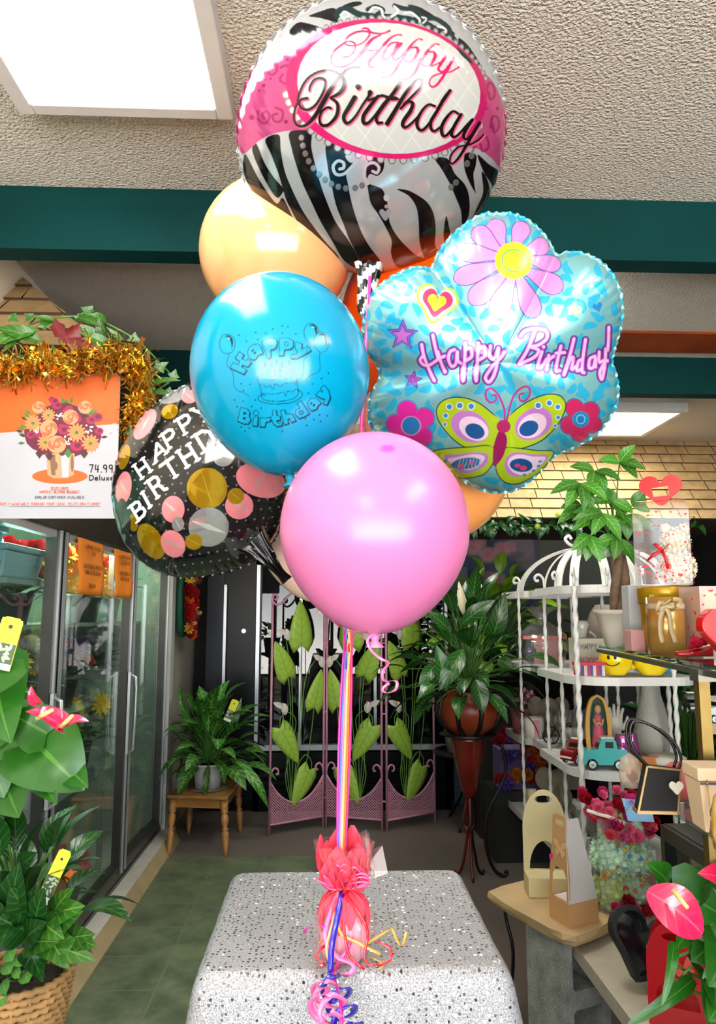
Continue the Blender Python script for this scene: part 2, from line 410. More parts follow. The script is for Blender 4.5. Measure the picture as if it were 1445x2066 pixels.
GL = {
 'A': [[(0, 0), (.35, 1), (.7, 0)], [(.13, .35), (.57, .35)]], 'B': [[(0, 0), (0, 1), (.4, 1), (.58, .88), (.58, .65), (.4, .53), (0, .53)], [(.4, .53), (.65, .4), (.65, .12), (.42, 0), (0, 0)]],
 'C': [[(.65, .82), (.45, 1), (.2, 1), (0, .75), (0, .25), (.2, 0), (.45, 0), (.65, .18)]], 'D': [[(0, 0), (0, 1), (.35, 1), (.65, .75), (.65, .25), (.35, 0), (0, 0)]],
 'E': [[(.6, 1), (0, 1), (0, 0), (.6, 0)], [(0, .52), (.5, .52)]], 'F': [[(.6, 1), (0, 1), (0, 0)], [(0, .52), (.5, .52)]],
 'G': [[(.65, .82), (.45, 1), (.2, 1), (0, .75), (0, .25), (.2, 0), (.5, 0), (.68, .2), (.68, .48), (.4, .48)]], 'H': [[(0, 0), (0, 1)], [(.62, 0), (.62, 1)], [(0, .52), (.62, .52)]],
 'I': [[(.05, 0), (.05, 1)]], 'J': [[(.5, 1), (.5, .2), (.35, 0), (.15, 0), (0, .2)]], 'K': [[(0, 0), (0, 1)], [(.6, 1), (0, .42)], [(.2, .6), (.62, 0)]],
 'L': [[(0, 1), (0, 0), (.55, 0)]], 'M': [[(0, 0), (0, 1), (.38, .3), (.76, 1), (.76, 0)]], 'N': [[(0, 0), (0, 1), (.62, 0), (.62, 1)]],
 'O': [[(.2, 0), (0, .25), (0, .75), (.2, 1), (.5, 1), (.7, .75), (.7, .25), (.5, 0), (.2, 0)]], 'P': [[(0, 0), (0, 1), (.42, 1), (.62, .85), (.62, .6), (.42, .46), (0, .46)]],
 'Q': [[(.2, 0), (0, .25), (0, .75), (.2, 1), (.5, 1), (.7, .75), (.7, .25), (.5, 0), (.2, 0)], [(.42, .25), (.7, -.05)]], 'R': [[(0, 0), (0, 1), (.42, 1), (.62, .85), (.62, .62), (.42, .48), (0, .48)], [(.35, .48), (.65, 0)]],
 'S': [[(.6, .85), (.42, 1), (.15, 1), (0, .85), (0, .65), (.15, .52), (.45, .48), (.62, .35), (.62, .15), (.45, 0), (.15, 0), (0, .15)]], 'T': [[(0, 1), (.64, 1)], [(.32, 1), (.32, 0)]],
 'U': [[(0, 1), (0, .25), (.18, 0), (.46, 0), (.64, .25), (.64, 1)]], 'V': [[(0, 1), (.34, 0), (.68, 1)]], 'W': [[(0, 1), (.22, 0), (.45, .7), (.68, 0), (.9, 1)]],
 'X': [[(0, 1), (.62, 0)], [(.62, 1), (0, 0)]], 'Y': [[(0, 1), (.32, .5), (.64, 1)], [(.32, .5), (.32, 0)]], 'Z': [[(0, 1), (.6, 1), (0, 0), (.6, 0)]],
 '7': [[(0, 1), (.6, 1), (.2, 0)]], '4': [[(.1, 1), (0, .4), (.6, .4)], [(.5, .95), (.42, 0)]], '9': [[(.55, .6), (.3, .45), (.05, .6), (.05, .88), (.3, 1), (.55, .9), (.55, .5), (.5, 0)]],
 '.': [[(.03, 0), (.08, .04)]], "'": [[(.05, 1), (.03, .78)]], ',': [[(.08, .08), (.0, -.15)]], ' ': [],
 'e': [[(.05, .3), (.45, .32), (.4, .55), (.2, .6), (.02, .4), (.02, .15), (.2, 0), (.45, .08)]], 'l': [[(.05, 1), (.05, 0)]], 'u': [[(0, .55), (.02, .12), (.2, 0), (.42, .15), (.45, .55), (.47, 0)]],
 'x': [[(0, .55), (.42, 0)], [(.42, .55), (0, 0)]], 'a': [[(.42, .5), (.2, .55), (0, .3), (.1, 0), (.32, .05), (.42, .5), (.46, 0)]],
}
WID = {'I': .1, 'M': .76, 'W': .9, '.': .1, "'": .1, ' ': .35, 'e': .47, 'l': .1, 'u': .5, 'x': .44, 'a': .48, ',': .1}
def text_strokes(s, gap=.28):
    """strokes in units of cap height, and the total width"""
    x = 0.; out = []
    for ch in s:
        for st in GL.get(ch, []): out.append([(x + a, b) for a, b in st])
        x += WID.get(ch, .65) + gap
    return out, x - gap
def ink(mb, M, strokes, w, m, lift=.0004, sm=0):
    """lay strokes (local x, y) as thin printed lines on the plane of M"""
    for st in strokes:
        if sm and len(st) > 2: st = spline(st, sm)
        for i in range(len(st) - 1):
            a = Vector((*st[i][:2], 0)); b = Vector((*st[i + 1][:2], 0)); d = b - a
            if d.length < 1e-7: continue
            d.normalize(); s = Vector((-d.y, d.x, 0)) * (w / 2); a = a - d * (w * .35); b = b + d * (w * .35)
            q = [mb.V(M @ (p + Vector((0, 0, lift)))) for p in (a - s, b - s, b + s, a + s)]
            mb.F(q, m, False)
def inkpoly(mb, M, pts, m, lift=.0004):
    mb.F([mb.V(M @ Vector((p[0], p[1], lift))) for p in pts], m, False)
CEIL = 2.8
m_ceil = mat('popcorn_stucco', (226, 219, 209), rough=.95, var=.10, vscale=160, bump=1.0, bscale=120, bdet=3)
for nn in m_ceil.node_tree.nodes:
    if nn.type == 'BUMP': nn.inputs['Distance'].default_value = .022
m_teal = mat('teal_beam_paint', (0, 50, 50), rough=.7, spec=.12, var=.12, vscale=5, bump=.15, bscale=30)
m_wall = mat('cream_wall_paint', (224, 216, 198), rough=.85, var=.08, vscale=3, bump=.1, bscale=120)
m_darkwall = mat('dark_green_wall', (30, 34, 32), rough=.7, var=.3, vscale=3)
m_carpet = mat('brown_carpet', (84, 60, 38), rough=1., var=.35, vscale=220, bump=.8, bscale=300, sheen=.3)
m_wood = mat('stained_wood_trim', (150, 62, 14), rough=.45, var=.25, vscale=6, bump=.1, bscale=30)
m_white = mat('white_paint', (225, 225, 220), rough=.5, var=.03)
m_black = mat('black_metal', (10, 11, 14), rough=.35, var=.1)
m_chrome = mat('brushed_aluminium', (190, 195, 198), rough=.22, metal=1., var=.1, vscale=8)
m_darkalu = mat('dark_bronze_aluminium', (70, 68, 64), rough=.35, metal=.7, var=.2, vscale=5)

def tiles(name):
    m = bpy.data.materials.new(name); m.use_nodes = True; n = m.node_tree.nodes; L = m.node_tree.links; p = n['Principled BSDF']
    tcn = n.new('ShaderNodeTexCoord'); mp = n.new('ShaderNodeMapping'); L.new(tcn.outputs['Object'], mp.inputs[0])
    mp.inputs['Location'].default_value = (.0, .12, 0)
    b = n.new('ShaderNodeTexBrick'); b.offset = 0; b.inputs['Scale'].default_value = 1
    b.inputs['Brick Width'].default_value = .305; b.inputs['Row Height'].default_value = .305; b.inputs['Mortar Size'].default_value = .004
    b.inputs['Mortar Smooth'].default_value = .3
    L.new(mp.outputs[0], b.inputs['Vector'])
    nz = n.new('ShaderNodeTexNoise'); nz.inputs['Scale'].default_value = 5; nz.inputs['Detail'].default_value = 8; nz.inputs['Roughness'].default_value = .65
    L.new(tcn.outputs['Object'], nz.inputs[0]); r = n.new('ShaderNodeValToRGB')
    r.color_ramp.elements[0].position = .35; r.color_ramp.elements[0].color = (*rgb(74, 86, 66), 1)
    r.color_ramp.elements[1].position = .72; r.color_ramp.elements[1].color = (*rgb(128, 136, 106), 1)
    L.new(nz.outputs[0], r.inputs[0]); L.new(r.outputs[0], b.inputs['Color1']); L.new(r.outputs[0], b.inputs['Color2'])
    b.inputs['Mortar'].default_value = (*rgb(120, 120, 98), 1)
    L.new(b.outputs['Color'], p.inputs['Base Color']); p.inputs['Roughness'].default_value = .42
    bu = n.new('ShaderNodeBump'); bu.inputs['Strength'].default_value = .4; bu.inputs['Distance'].default_value = .004
    L.new(nz.outputs[0], bu.inputs['Height']); L.new(bu.outputs[0], p.inputs['Normal'])
    return m
m_tile = tiles('green_slate_tiles')

XR, YB, YF, XL = 3.05, 6.45, -2.5, -2.0
fb = MB(); fb.box((.52, 1.97, -.05), (5.1, 9.1, .1), 0); struct(fb.build('floor', m_carpet, origin=(0, 0, 0)))
fb = MB(); fb.box((-.53, 1.2, .004), (.90, 7.42, .008), 0); struct(fb.build('floor', m_tile, origin=(-.68, 3.68, 0)))



fb = MB(); fb.box((.52, 1.97, CEIL + .05), (5.1, 9.1, .1), 0); struct(fb.build('ceiling', m_ceil, origin=(0, 0, 0)))

zb1 = at(0, 500, 2.155).z; yb1 = onz(0, 525, zb1).y
fb = MB(); fb.box((.52, (2.155 + yb1) / 2, (zb1 + CEIL) / 2), (5.1, yb1 - 2.155, CEIL - zb1), 0)
struct(fb.build('trim_1', m_teal, origin=(0, 0, 0)))
zb2 = at(1400, 795, 3.57).z; yb2 = onz(1400, 804, zb2).y
fb = MB(); fb.box((.52, (3.57 + yb2) / 2, (zb2 + CEIL) / 2), (5.1, yb2 - 3.57, CEIL - zb2), 0)
struct(fb.build('trim_2', m_teal, origin=(0, 0, 0)))
fb = MB(); fb.box((2.0, 3.35, CEIL - .006), (2.1, .25, .012), 0)
struct(fb.build('trim_3', m_wood, origin=(0, 0, 0)))

fb = MB(); fb.box((XR + .05, 1.97, 1.4), (.1, 9.1, 2.8), 0); struct(fb.build('wall_right', m_darkwall, origin=(0, 0, 0)))
fb = MB(); fb.box((.52, YB + .05, 1.4), (5.1, .1, 2.8), 0); struct(fb.build('wall_back', m_darkwall, origin=(0, 0, 0)))
fb = MB(); fb.box((XL - .05, 1.97, 1.4), (.1, 9.1, 2.8), 0); struct(fb.build('wall_left', m_wall, origin=(0, 0, 0)))
fb = MB(); fb.box((-1.56, 5.86, 1.4), (.88, 1.18, 2.8), 0)
fb.box((-1.58, 3.3, 2.41), (.84, 3.94, .78), 0)
fb.box((-1.58, 1.03, 1.4), (.84, .1, 2.8), 0)
fb.box((-1.09, 5.32, 1.0), (.03, .11, 2.0), 1)
struct(fb.build('wall_left', [m_wall, m_white], origin=(0, 0, 0)))
fb = MB()
fb.box((.52, YF - .05, .17), (5.1, .1, .34), 0); fb.box((.52, YF - .05, 2.63), (5.1, .1, .34), 0)
struct(fb.build('wall_front', m_wall, origin=(0, 0, 0)))
fb = MB()
for x in (-1.97, -1.0, .1, 1.2, 2.2, 3.0): fb.box((x, YF - .04, 1.4), (.06, .08, 2.14), 0)
for z in (.36, 2.1, 2.44): fb.box((.52, YF - .04, z), (5.0, .08, .05), 0)
struct(fb.build('window_1', m_darkalu, origin=(0, 0, 0)))
fb = MB(); fb.box((-1.07, 3.2, .04), (.1, 4.3, .08), 0)
fb.F([fb.V(p) for p in ((-1.02, 1.05, .08), (-.975, 1.05, 0), (-.975, 5.3, 0), (-1.02, 5.3, .08))], 1, False)
fb.F([fb.V(p) for p in ((-1.02, 1.05, .0), (-.975, 1.05, 0), (-1.02, 1.05, .08))], 1, False)
fb.F([fb.V(p) for p in ((-1.02, 5.3, .0), (-1.02, 5.3, .08), (-.975, 5.3, 0))], 1, False)
struct(fb.build('baseboard_left', [mat('white_kerb', (200, 198, 190), rough=.6, var=.12, vscale=8), mat('beige_vinyl_base', (178, 160, 122), rough=.6, var=.12, vscale=6)], origin=(0, 0, 0)))
fb = MB(); fb.box((-1.10, 5.86, .05), (.03, 1.18, .1), 0)
struct(fb.build('baseboard_back_left', mat('beige_vinyl_base', (178, 160, 122)), origin=(0, 0, 0)))

m_sh = mat('tan_shingle', (176, 146, 100), rough=.8, var=.18, vscale=14, bump=.2, bscale=60)
m_shd = mat('dark_shingle_gap', (70, 50, 34), rough=.9)
def shingles(mb, P0, U, V, rows, width, row_h, clip=None, seed=1):
    """rows of shingles on the plane P0 + U*x + V*h (V points up the slope); clip(h) -> (x0, x1)"""
    rnd = random.Random(seed); Nn = U.cross(V).normalized()
    for i in range(rows):
        h0 = i * row_h; h1 = h0 + row_h * 1.12
        x0, x1 = clip(h0) if clip else (0, width); x = x0 - rnd.random() * .1
        while x < x1:
            w = rnd.uniform(.13, .24); a, b = max(x, x0), min(x + w - .006, x1)
            if b - a > .01:
                xb0, xb1 = a, b
                if clip:
                    c0, c1 = clip(h1); xb0, xb1 = min(max(a, c0), c1), min(max(b, c0), c1)
                q = []
                for (xx, hh, t) in ((a, h0, .014), (b, h0, .014), (xb1, h1, .002), (xb0, h1, .002)):
                    q.append(mb.V(P0 + U * xx + V * hh + Nn * t))
                lo = [mb.V(P0 + U * xx + V * h0) for xx in (a, b)]
                mb.F(q, 0, False); mb.F((lo[0], lo[1], q[1], q[0]), 1, False)
            x += w
zlo = at(1200, 1047, 4.95).z
P0 = Vector((-1.1, 4.95, zlo)); top = Vector((-1.1, 5.38, CEIL)); V = (top - P0); H = V.length; V.normalize()
fb = MB(); fb.F([fb.V(p) for p in (P0, P0 + Vector((4.15, 0, 0)), top + Vector((4.15, 0, 0)), top)], 1, False)
fb.F([fb.V(p) for p in (P0, P0 + Vector((4.15, 0, 0)), Vector((3.05, YB, zlo)), Vector((-1.1, YB, zlo)))], 1, False)
shingles(fb, P0, Vector((1, 0, 0)), V, int(H / .09) + 1, 4.15, .09)
struct(fb.build('trim_4', [m_sh, m_shd], origin=(0, 0, 0)))
a = onz(35, 553, CEIL); b = at(215, 705, 2.32); Lx = -2.0
P0 = Vector((Lx, b.y, b.z)); top = Vector((Lx, a.y, CEIL)); V = top - P0; H = V.length; V.normalize()
fb = MB(); corners = [P0, Vector((b.x, b.y, b.z)), Vector((a.x, a.y, CEIL)), top]
fb.F([fb.V(p) for p in corners], 1, False)
fb.F([fb.V(p) for p in (Vector((b.x, b.y, b.z)), Vector((b.x, 4.9, b.z)), Vector((a.x, 4.9, CEIL)), Vector((a.x, a.y, CEIL)))], 1, False)
fb.F([fb.V(p) for p in (P0, Vector((b.x, b.y, b.z)), Vector((b.x, 4.9, b.z)), Vector((Lx, 4.9, b.z)))], 1, False)
rh = .125
shingles(fb, P0, Vector((1, 0, 0)), V, int(H / rh) + 1, 2, rh, clip=lambda h: (0, max(.02, (b.x - Lx) + (a.x - b.x) * min(1, h / H))), seed=4)
struct(fb.build('trim_5', [m_sh, m_shd], origin=(0, 0, 0)))

def diffuser_mat():
    m = bpy.data.materials.new('light_diffuser'); m.use_nodes = True; n = m.node_tree.nodes; L = m.node_tree.links; p = n['Principled BSDF']
    tcn = n.new('ShaderNodeTexCoord'); mp = n.new('ShaderNodeMapping'); mp.inputs['Location'].default_value = (.18, .28, 0); mp.inputs['Scale'].default_value = (2.2, 3.4, 1)
    g = n.new('ShaderNodeTexGradient'); g.gradient_type = 'SPHERICAL'; r = n.new('ShaderNodeValToRGB')
    L.new(tcn.outputs['Object'], mp.inputs[0]); L.new(mp.outputs[0], g.inputs[0]); L.new(g.outputs[0], r.inputs[0])
    r.color_ramp.elements[0].color = (1.0, .97, .90, 1); r.color_ramp.elements[1].color = (1, .97, .90, 1)
    L.new(r.outputs[0], p.inputs['Emission Color']); p.inputs['Emission Strength'].default_value = 8.5
    p.inputs['Base Color'].default_value = (.9, .9, .9, 1)
    return m
m_diff = diffuser_mat()
m_lframe = mat('white_light_frame', (200, 200, 202), rough=.4)
lx = (-.775, -.243)
def light_panel(x0, x1, y0, y1, label, deep=0):
    cx, cy = (x0 + x1) / 2, (y0 + y1) / 2
    t = thing('ceiling_light', (cx, cy, CEIL), label, 'ceiling light', 'flat ceiling light panels')
    w, l = x1 - x0, y1 - y0
    f = MB()
    for s in (-1, 1):
        f.box((s * (w / 2 - .02), 0, -.03), (.04, l, .06), 0); f.box((0, s * (l / 2 - .02), -.03), (w - .08, .04, .06), 0)
    f.build('light_frame', m_lframe, t, bevel=.004)
    d = MB(); d.box((0, 0, -.04 - deep / 2), (w - .08, l - .08, .03 + deep), 0); d.build('diffuser', m_diff, t)
light_panel(-.775, -.243, .50, 1.74, 'white framed ceiling light panel glowing over the left side near the awning')
light_panel(.36, .89, 4.36, 5.02, 'added ceiling light panel brightening the back of the shop, hidden behind the balloons', .05)  # extra panel added to brighten the back, covered by the balloons
light_panel(1.5, 2.22, 4.36, 5.02, 'wide ceiling light panel glowing just in front of the back shingled awning')
light_panel(.34, .87, 2.72, 3.40, 'added ceiling light panel between the two teal beams, hidden behind the flower balloon', .07)  # added out of sight; deep diffuser lights the ceiling between the beams
light_panel(1.15, 1.68, -.60, .64, 'added unseen ceiling light panel behind the viewer on the right')  # added out of view for more light in the room
light_panel(-.775, -.243, -1.9, -.8, 'added unseen ceiling light panel behind the viewer on the left')  # another unseen panel, added to light the front
DETAIL = 1.0
def basis(c, yaw=0., pitch=0., roll=0.):
    """balloon axes: n faces the viewer, turned by yaw (to the right) and pitch (up)"""
    n = (CAM - c).normalized(); az = math.atan2(n.y, n.x) + R(yaw); el = math.asin(n.z) + R(pitch)
    n = Vector((math.cos(el) * math.cos(az), math.cos(el) * math.sin(az), math.sin(el)))
    u = Vector((0, 0, 1)).cross(n).normalized(); v = n.cross(u).normalized()
    q = Matrix.Rotation(R(roll), 3, n); return q @ u, q @ v, n
def foil(parent, name, c, B, Rf, T, nth, nr, artf, m_front, m_back, crimp=64, wr=.03, seed=1, prof=(2.3, .6), flange=.006, cream=0.):
    """a foil pillow: seam outline Rf(theta) in the plane of B, front printed, back plain"""
    u, v, n = [np.array(x) for x in B]; c0 = np.array(c)
    th = np.linspace(0, 2 * np.pi, nth, endpoint=False); R0 = Rf(th); Rm = R0.mean()
    rs = np.linspace(0, 1, nr + 1)[1:] ** .92
    rng = np.random.default_rng(seed); ph = rng.uniform(0, 6.28, 6); k2 = rng.integers(int(crimp * .3), int(crimp * .7), 3)
    rip = np.abs(np.sin(th * crimp / 2 + .8 * np.sin(3 * th + ph[0]))) + .5 * np.sin(th * k2[0] + ph[1]) + .35 * np.sin(th * k2[1] + ph[2])
    Rw = R0 * (1 + .0036 * np.cos(th * crimp + ph[3]))
    wob = .006 * np.cos(th * crimp + ph[3])
    def grid(sgn, rs, tf):
        S, Th = np.meshgrid(rs, th, indexing='ij'); RR = R0 * (1 + .6 * wob * S ** 26)
        h = tf * T * (1 + ((R0 / Rm) ** .9 - 1) * S ** 1.2) * (1 - S ** prof[0]) ** prof[1]
        env = S ** 13 * np.clip(1 - S, 0, 1) ** .5 * 2.6
        h = h + T * wr * env * rip
        x, y = S * RR * np.cos(Th), S * RR * np.sin(Th)
        P = c0 + x[..., None] * u + y[..., None] * v + (sgn * h)[..., None] * n
        return P.reshape(-1, 3)
    ctr = (c0 + n * T * (1.)).reshape(1, 3)
    Pf = np.vstack([ctr, grid(1, rs, 1.)])
    # flange outside the seam
    fl = np.array([Rw * (1 + flange), Rw * (1 + flange * 2.2 + .004 * np.sin(th * crimp * 1.5))])
    zz = np.array([.0015 * np.sin(th * crimp), .003 * np.sin(th * crimp + .5)])
    Pl = (c0 + (fl * np.cos(th))[..., None] * u + (fl * np.sin(th))[..., None] * v + zz[..., None] * n).reshape(-1, 3)
    Pf = np.vstack([Pf, Pl]); NR = nr + 2
    faces = [np.column_stack([np.zeros(nth, int), 1 + np.arange(nth), 1 + (np.arange(nth) + 1) % nth, np.full(nth, -1)])]
    a = np.arange(nth); b = (a + 1) % nth
    quads = []
    for i in range(NR - 1):
        o0, o1 = 1 + i * nth, 1 + (i + 1) * nth
        quads.append(np.column_stack([o0 + a, o1 + a, o1 + b, o0 + b]))
    # back: coarse
    nb = 14; rb = np.linspace(0, 1, nb + 1)[1:-1][::-1]
    Pb = grid(-1, rb, 1.); o = len(Pf); seam = 1 + (nr - 1) * nth
    P = np.vstack([Pf, Pb, (c0 - n * T).reshape(1, 3)]); last = len(P) - 1
    back = []
    prev = seam
    for i in range(len(rb)):
        o1 = o + i * nth; back.append(np.column_stack([prev + b, o1 + b, o1 + a, prev + a])); prev = o1
    Q = np.vstack(quads + back); tri = np.vstack([np.column_stack([np.zeros(nth, int), 1 + a, 1 + b]), np.column_stack([np.full(nth, last), prev + b, prev + a])])
    X, Y = project(P); art = artf(X, Y)
    if m_back is not None and cream: pass
    me = bpy.data.meshes.new(name)
    L = np.array(world_of(parent).inverted()); Pw = P @ L[:3, :3].T + L[:3, 3]
    nq, ntr = len(Q), len(tri)
    me.vertices.add(len(P)); me.vertices.foreach_set('co', Pw.astype(np.float32).ravel())
    me.loops.add(nq * 4 + ntr * 3); me.loops.foreach_set('vertex_index', np.concatenate([Q.ravel(), tri.ravel()]).astype(np.int32))
    me.polygons.add(nq + ntr)
    st = np.concatenate([np.arange(nq) * 4, nq * 4 + np.arange(ntr) * 3]).astype(np.int32); me.polygons.foreach_set('loop_start', st)
    try: me.polygons.foreach_set('loop_total', np.concatenate([np.full(nq, 4), np.full(ntr, 3)]).astype(np.int32))
    except Exception: pass
    me.polygons.foreach_set('use_smooth', np.ones(nq + ntr, bool))
    mi = np.zeros(nq + ntr, np.int32); mi[len(quads) * nth: nq] = 1; mi[-nth:] = 1
    me.materials.append(m_front); me.materials.append(m_back); me.polygons.foreach_set('material_index', mi)
    me.update(calc_edges=True); me.validate()
    at_ = me.attributes.new('art', 'FLOAT_COLOR', 'POINT'); at_.data.foreach_set('color', art.astype(np.float32).ravel())
    o = bpy.data.objects.new(name, me); COL.objects.link(o); o.parent = parent
    return o
def outline_px(pts, c, B, sm=5):
    """traced outline (pixels) -> R(theta) on the balloon's own plane"""
    u, v, n = B; Q = []
    for p in spline(pts, sm, closed=True):
        d = ray(*p); t = (c - CAM).dot(n) / d.dot(n); q = CAM + d * t - c; Q.append((math.atan2(q.dot(v), q.dot(u)) % (2 * math.pi), q.length))
    Q.sort(); A = np.array(Q); ta = np.concatenate([A[:, 0] - 2 * np.pi, A[:, 0], A[:, 0] + 2 * np.pi]); rr = np.tile(A[:, 1], 3)
    return lambda th: np.interp(th, ta, rr)

def zebra_art(X, Y):
    A = Art(X, Y, (206, 210, 214), .5)
    A.frame(480, 220, 2.627)            # lower half
    BL = (12, 10, 14); bm = .0
    for p in [
        [(35, 240), (60, 270), (100, 350), (150, 430), (205, 500), (235, 470), (262, 510), (300, 590), (350, 640), (345, 712), (260, 690), (170, 580), (85, 460), (30, 330)],
        [(78, 195), (100, 185), (140, 280), (190, 360), (238, 415), (240, 440), (205, 470), (150, 390), (105, 300), (78, 230)],
        [(145, 160), (218, 135), (228, 220), (250, 330), (290, 430), (345, 540), (400, 620), (470, 710), (530, 775), (530, 812), (480, 800), (420, 740), (350, 650), (300, 570), (255, 480), (232, 400), (210, 330), (175, 240)],
        [(275, 120), (385, 118), (390, 200), (412, 300), (440, 400), (472, 490), (520, 600), (590, 700), (640, 790), (640, 850), (560, 800), (500, 700), (440, 600), (392, 500), (345, 400), (310, 300), (285, 210)],
        [(468, 185), (545, 190), (600, 230), (640, 262), (600, 300), (575, 340), (585, 400), (600, 480), (622, 560), (655, 650), (700, 730), (760, 810), (775, 880), (740, 925), (660, 860), (640, 790), (590, 690), (560, 610), (520, 510), (495, 400), (475, 300)],
        [(705, 250), (770, 262), (772, 320), (740, 355), (700, 345), (690, 390), (760, 420), (782, 460), (800, 530), (806, 600), (850, 680), (940, 770), (1000, 800), (940, 832), (850, 840), (812, 770), (815, 700), (790, 640), (745, 560), (705, 500), (690, 430), (680, 330)],
        [(842, 425), (900, 430), (960, 460), (1010, 500), (1040, 560), (1050, 640), (1046, 720), (1070, 765), (1010, 805), (985, 780), (962, 700), (958, 600), (945, 520), (905, 460)],
        [(1105, 565), (1118, 610), (1128, 680), (1100, 715), (1090, 670), (1095, 610)],
        [(1045, 262), (1112, 262), (1150, 340), (1205, 400), (1228, 470), (1226, 560), (1190, 618), (1182, 540), (1150, 460), (1125, 400), (1080, 320)],
        [(1205, 235), (1262, 240), (1262, 300), (1250, 345), (1258, 420), (1262, 450), (1225, 385), (1200, 310)],
        [(1292, 330), (1330, 390), (1332, 480), (1290, 560), (1240, 595), (1268, 520), (1300, 440)],
        [(1270, 240), (1330, 290), (1395, 340), (1392, 420), (1345, 500), (1352, 420), (1300, 330)],
    ]: A.poly(p, BL, bm, 4)
    # white curls printed inside the swirls
    for p, w in (([(640, 262), (600, 310), (560, 345), (520, 345), (505, 305), (530, 275), (560, 285), (560, 312), (540, 318)], 15),
                 ([(690, 395), (668, 350), (680, 300), (720, 285), (748, 310), (738, 338), (715, 330)], 15)):
        A.stroke(p, w, (232, 234, 236), .55)
    A.poly([(600, 225), (645, 262), (600, 285), (570, 250)], (215, 215, 218), .5, 4)
    A.poly([(782, 592), (757, 562), (750, 545), (757, 533), (770, 532), (782, 543), (794, 531), (808, 534), (813, 547), (806, 563)], (175, 178, 190), .4, 4)
    A.ell(788, 517, 10, 10, (190, 192, 200), .5); A.ell(788, 470, 15, 18, (230, 230, 232), .5)
    for x, y in [(337, 153), (345, 195), (358, 237), (376, 277), (400, 315), (430, 347), (462, 375), (497, 397), (533, 413), (573, 421), (622, 418), (658, 405), (1216, 290), (1157, 390), (1130, 415), (1240, 248)]:
        A.ell(x, y, 15, 17, (120, 110, 112), .6); A.ell(x - 1, y - 2, 12, 14, (236, 228, 228), .9)
    # band and label
    A.frame(460, 0, 2.4914)
    PK = (206, 82, 140); DK = (150, 30, 88)
    A.poly([(40, 520), (95, 400), (150, 310), (215, 262), (300, 228), (420, 200), (500, 180), (520, 660), (420, 655), (330, 655), (230, 672), (150, 712), (75, 775), (40, 690)], PK, .45, 3)
    A.poly([(1150, 300), (1240, 325), (1300, 375), (1350, 440), (1395, 560), (1405, 700), (1380, 850), (1330, 800), (1270, 755), (1220, 742), (1100, 720)], (214, 84, 142), .45, 3)
    for p in ([(185, 360), (200, 320), (235, 310), (248, 345), (228, 375), (205, 365), (215, 340)],
              [(265, 340), (300, 330), (310, 380), (290, 420), (262, 400), (275, 375)],
              [(150, 560), (155, 600), (185, 620), (210, 590), (195, 560), (172, 575), (182, 596)],
              [(240, 540), (275, 560), (268, 605), (235, 610), (225, 580), (248, 572)],
              [(1300, 470), (1310, 420), (1335, 430), (1340, 480), (1318, 500), (1312, 465)],
              [(1320, 640), (1330, 590), (1355, 590), (1362, 640), (1340, 665), (1330, 630)],
              [(1230, 760), (1260, 700), (1300, 690), (1310, 740), (1280, 760), (1270, 725)]):
        A.stroke(p, 13, DK, .4, op=.75)
    for x, y, r in ((215, 395, 6), (190, 400, 5), (180, 430, 9), (158, 455, 6), (120, 590, 14), (292, 612, 10), (1298, 545, 6), (1355, 545, 8), (300, 300, 7), (255, 300, 5)): A.ell(x, y, r, r, DK, .4)
    # scallops round the label
    def ring(t, a, b, cx=798, cy=448, rot=8.8):
        x, y = a * math.cos(t), b * math.sin(t); return cx + x * math.cos(R(rot)) - y * math.sin(R(rot)), cy + x * math.sin(R(rot)) + y * math.cos(R(rot))
    for i in range(24):
        x, y = ring(R(18 + i * 6.3), 519, 352); A.ell(x, y, 19, 21, (190, 186, 186), .9); A.ell(x, y + 2, 14, 15, (240, 240, 242), .6)
    A.ell(798, 448, 511, 347, (196, 32, 104), .25, 8.8)
    A.poly([ring(R(a), 511, 347) for a in range(60, 150, 6)] + [ring(R(a), 470, 320, 809, 443) for a in range(150, 59, -6)], (226, 34, 120), .3)
    A.ell(809, 443, 463, 327, (190, 191, 188), .0, 8.8)
    # faint quilt lattice
    k0 = A.C.copy()
    for i in range(-8, 14):
        o = i * 118
        A.line([(330 + o, 60), (330 + o + 640, 900)], 5, (208, 209, 206), 0., .8); A.line([(400 + o, 60), (400 + o - 560, 900)], 5, (208, 209, 206), 0., .8)
    t = R(8.8); Xf, Yf = (A.X - A.ox) * A.s - 809, (A.Y - A.oy) * A.s - 443
    xe, ye = Xf * math.cos(t) + Yf * math.sin(t), -Xf * math.sin(t) + Yf * math.cos(t)
    out = (xe / 458) ** 2 + (ye / 322) ** 2 > 1; A.C[out] = k0[out]
    # Birthday: pink edge first, black over it
    A.frame(580, 130, 6.568)
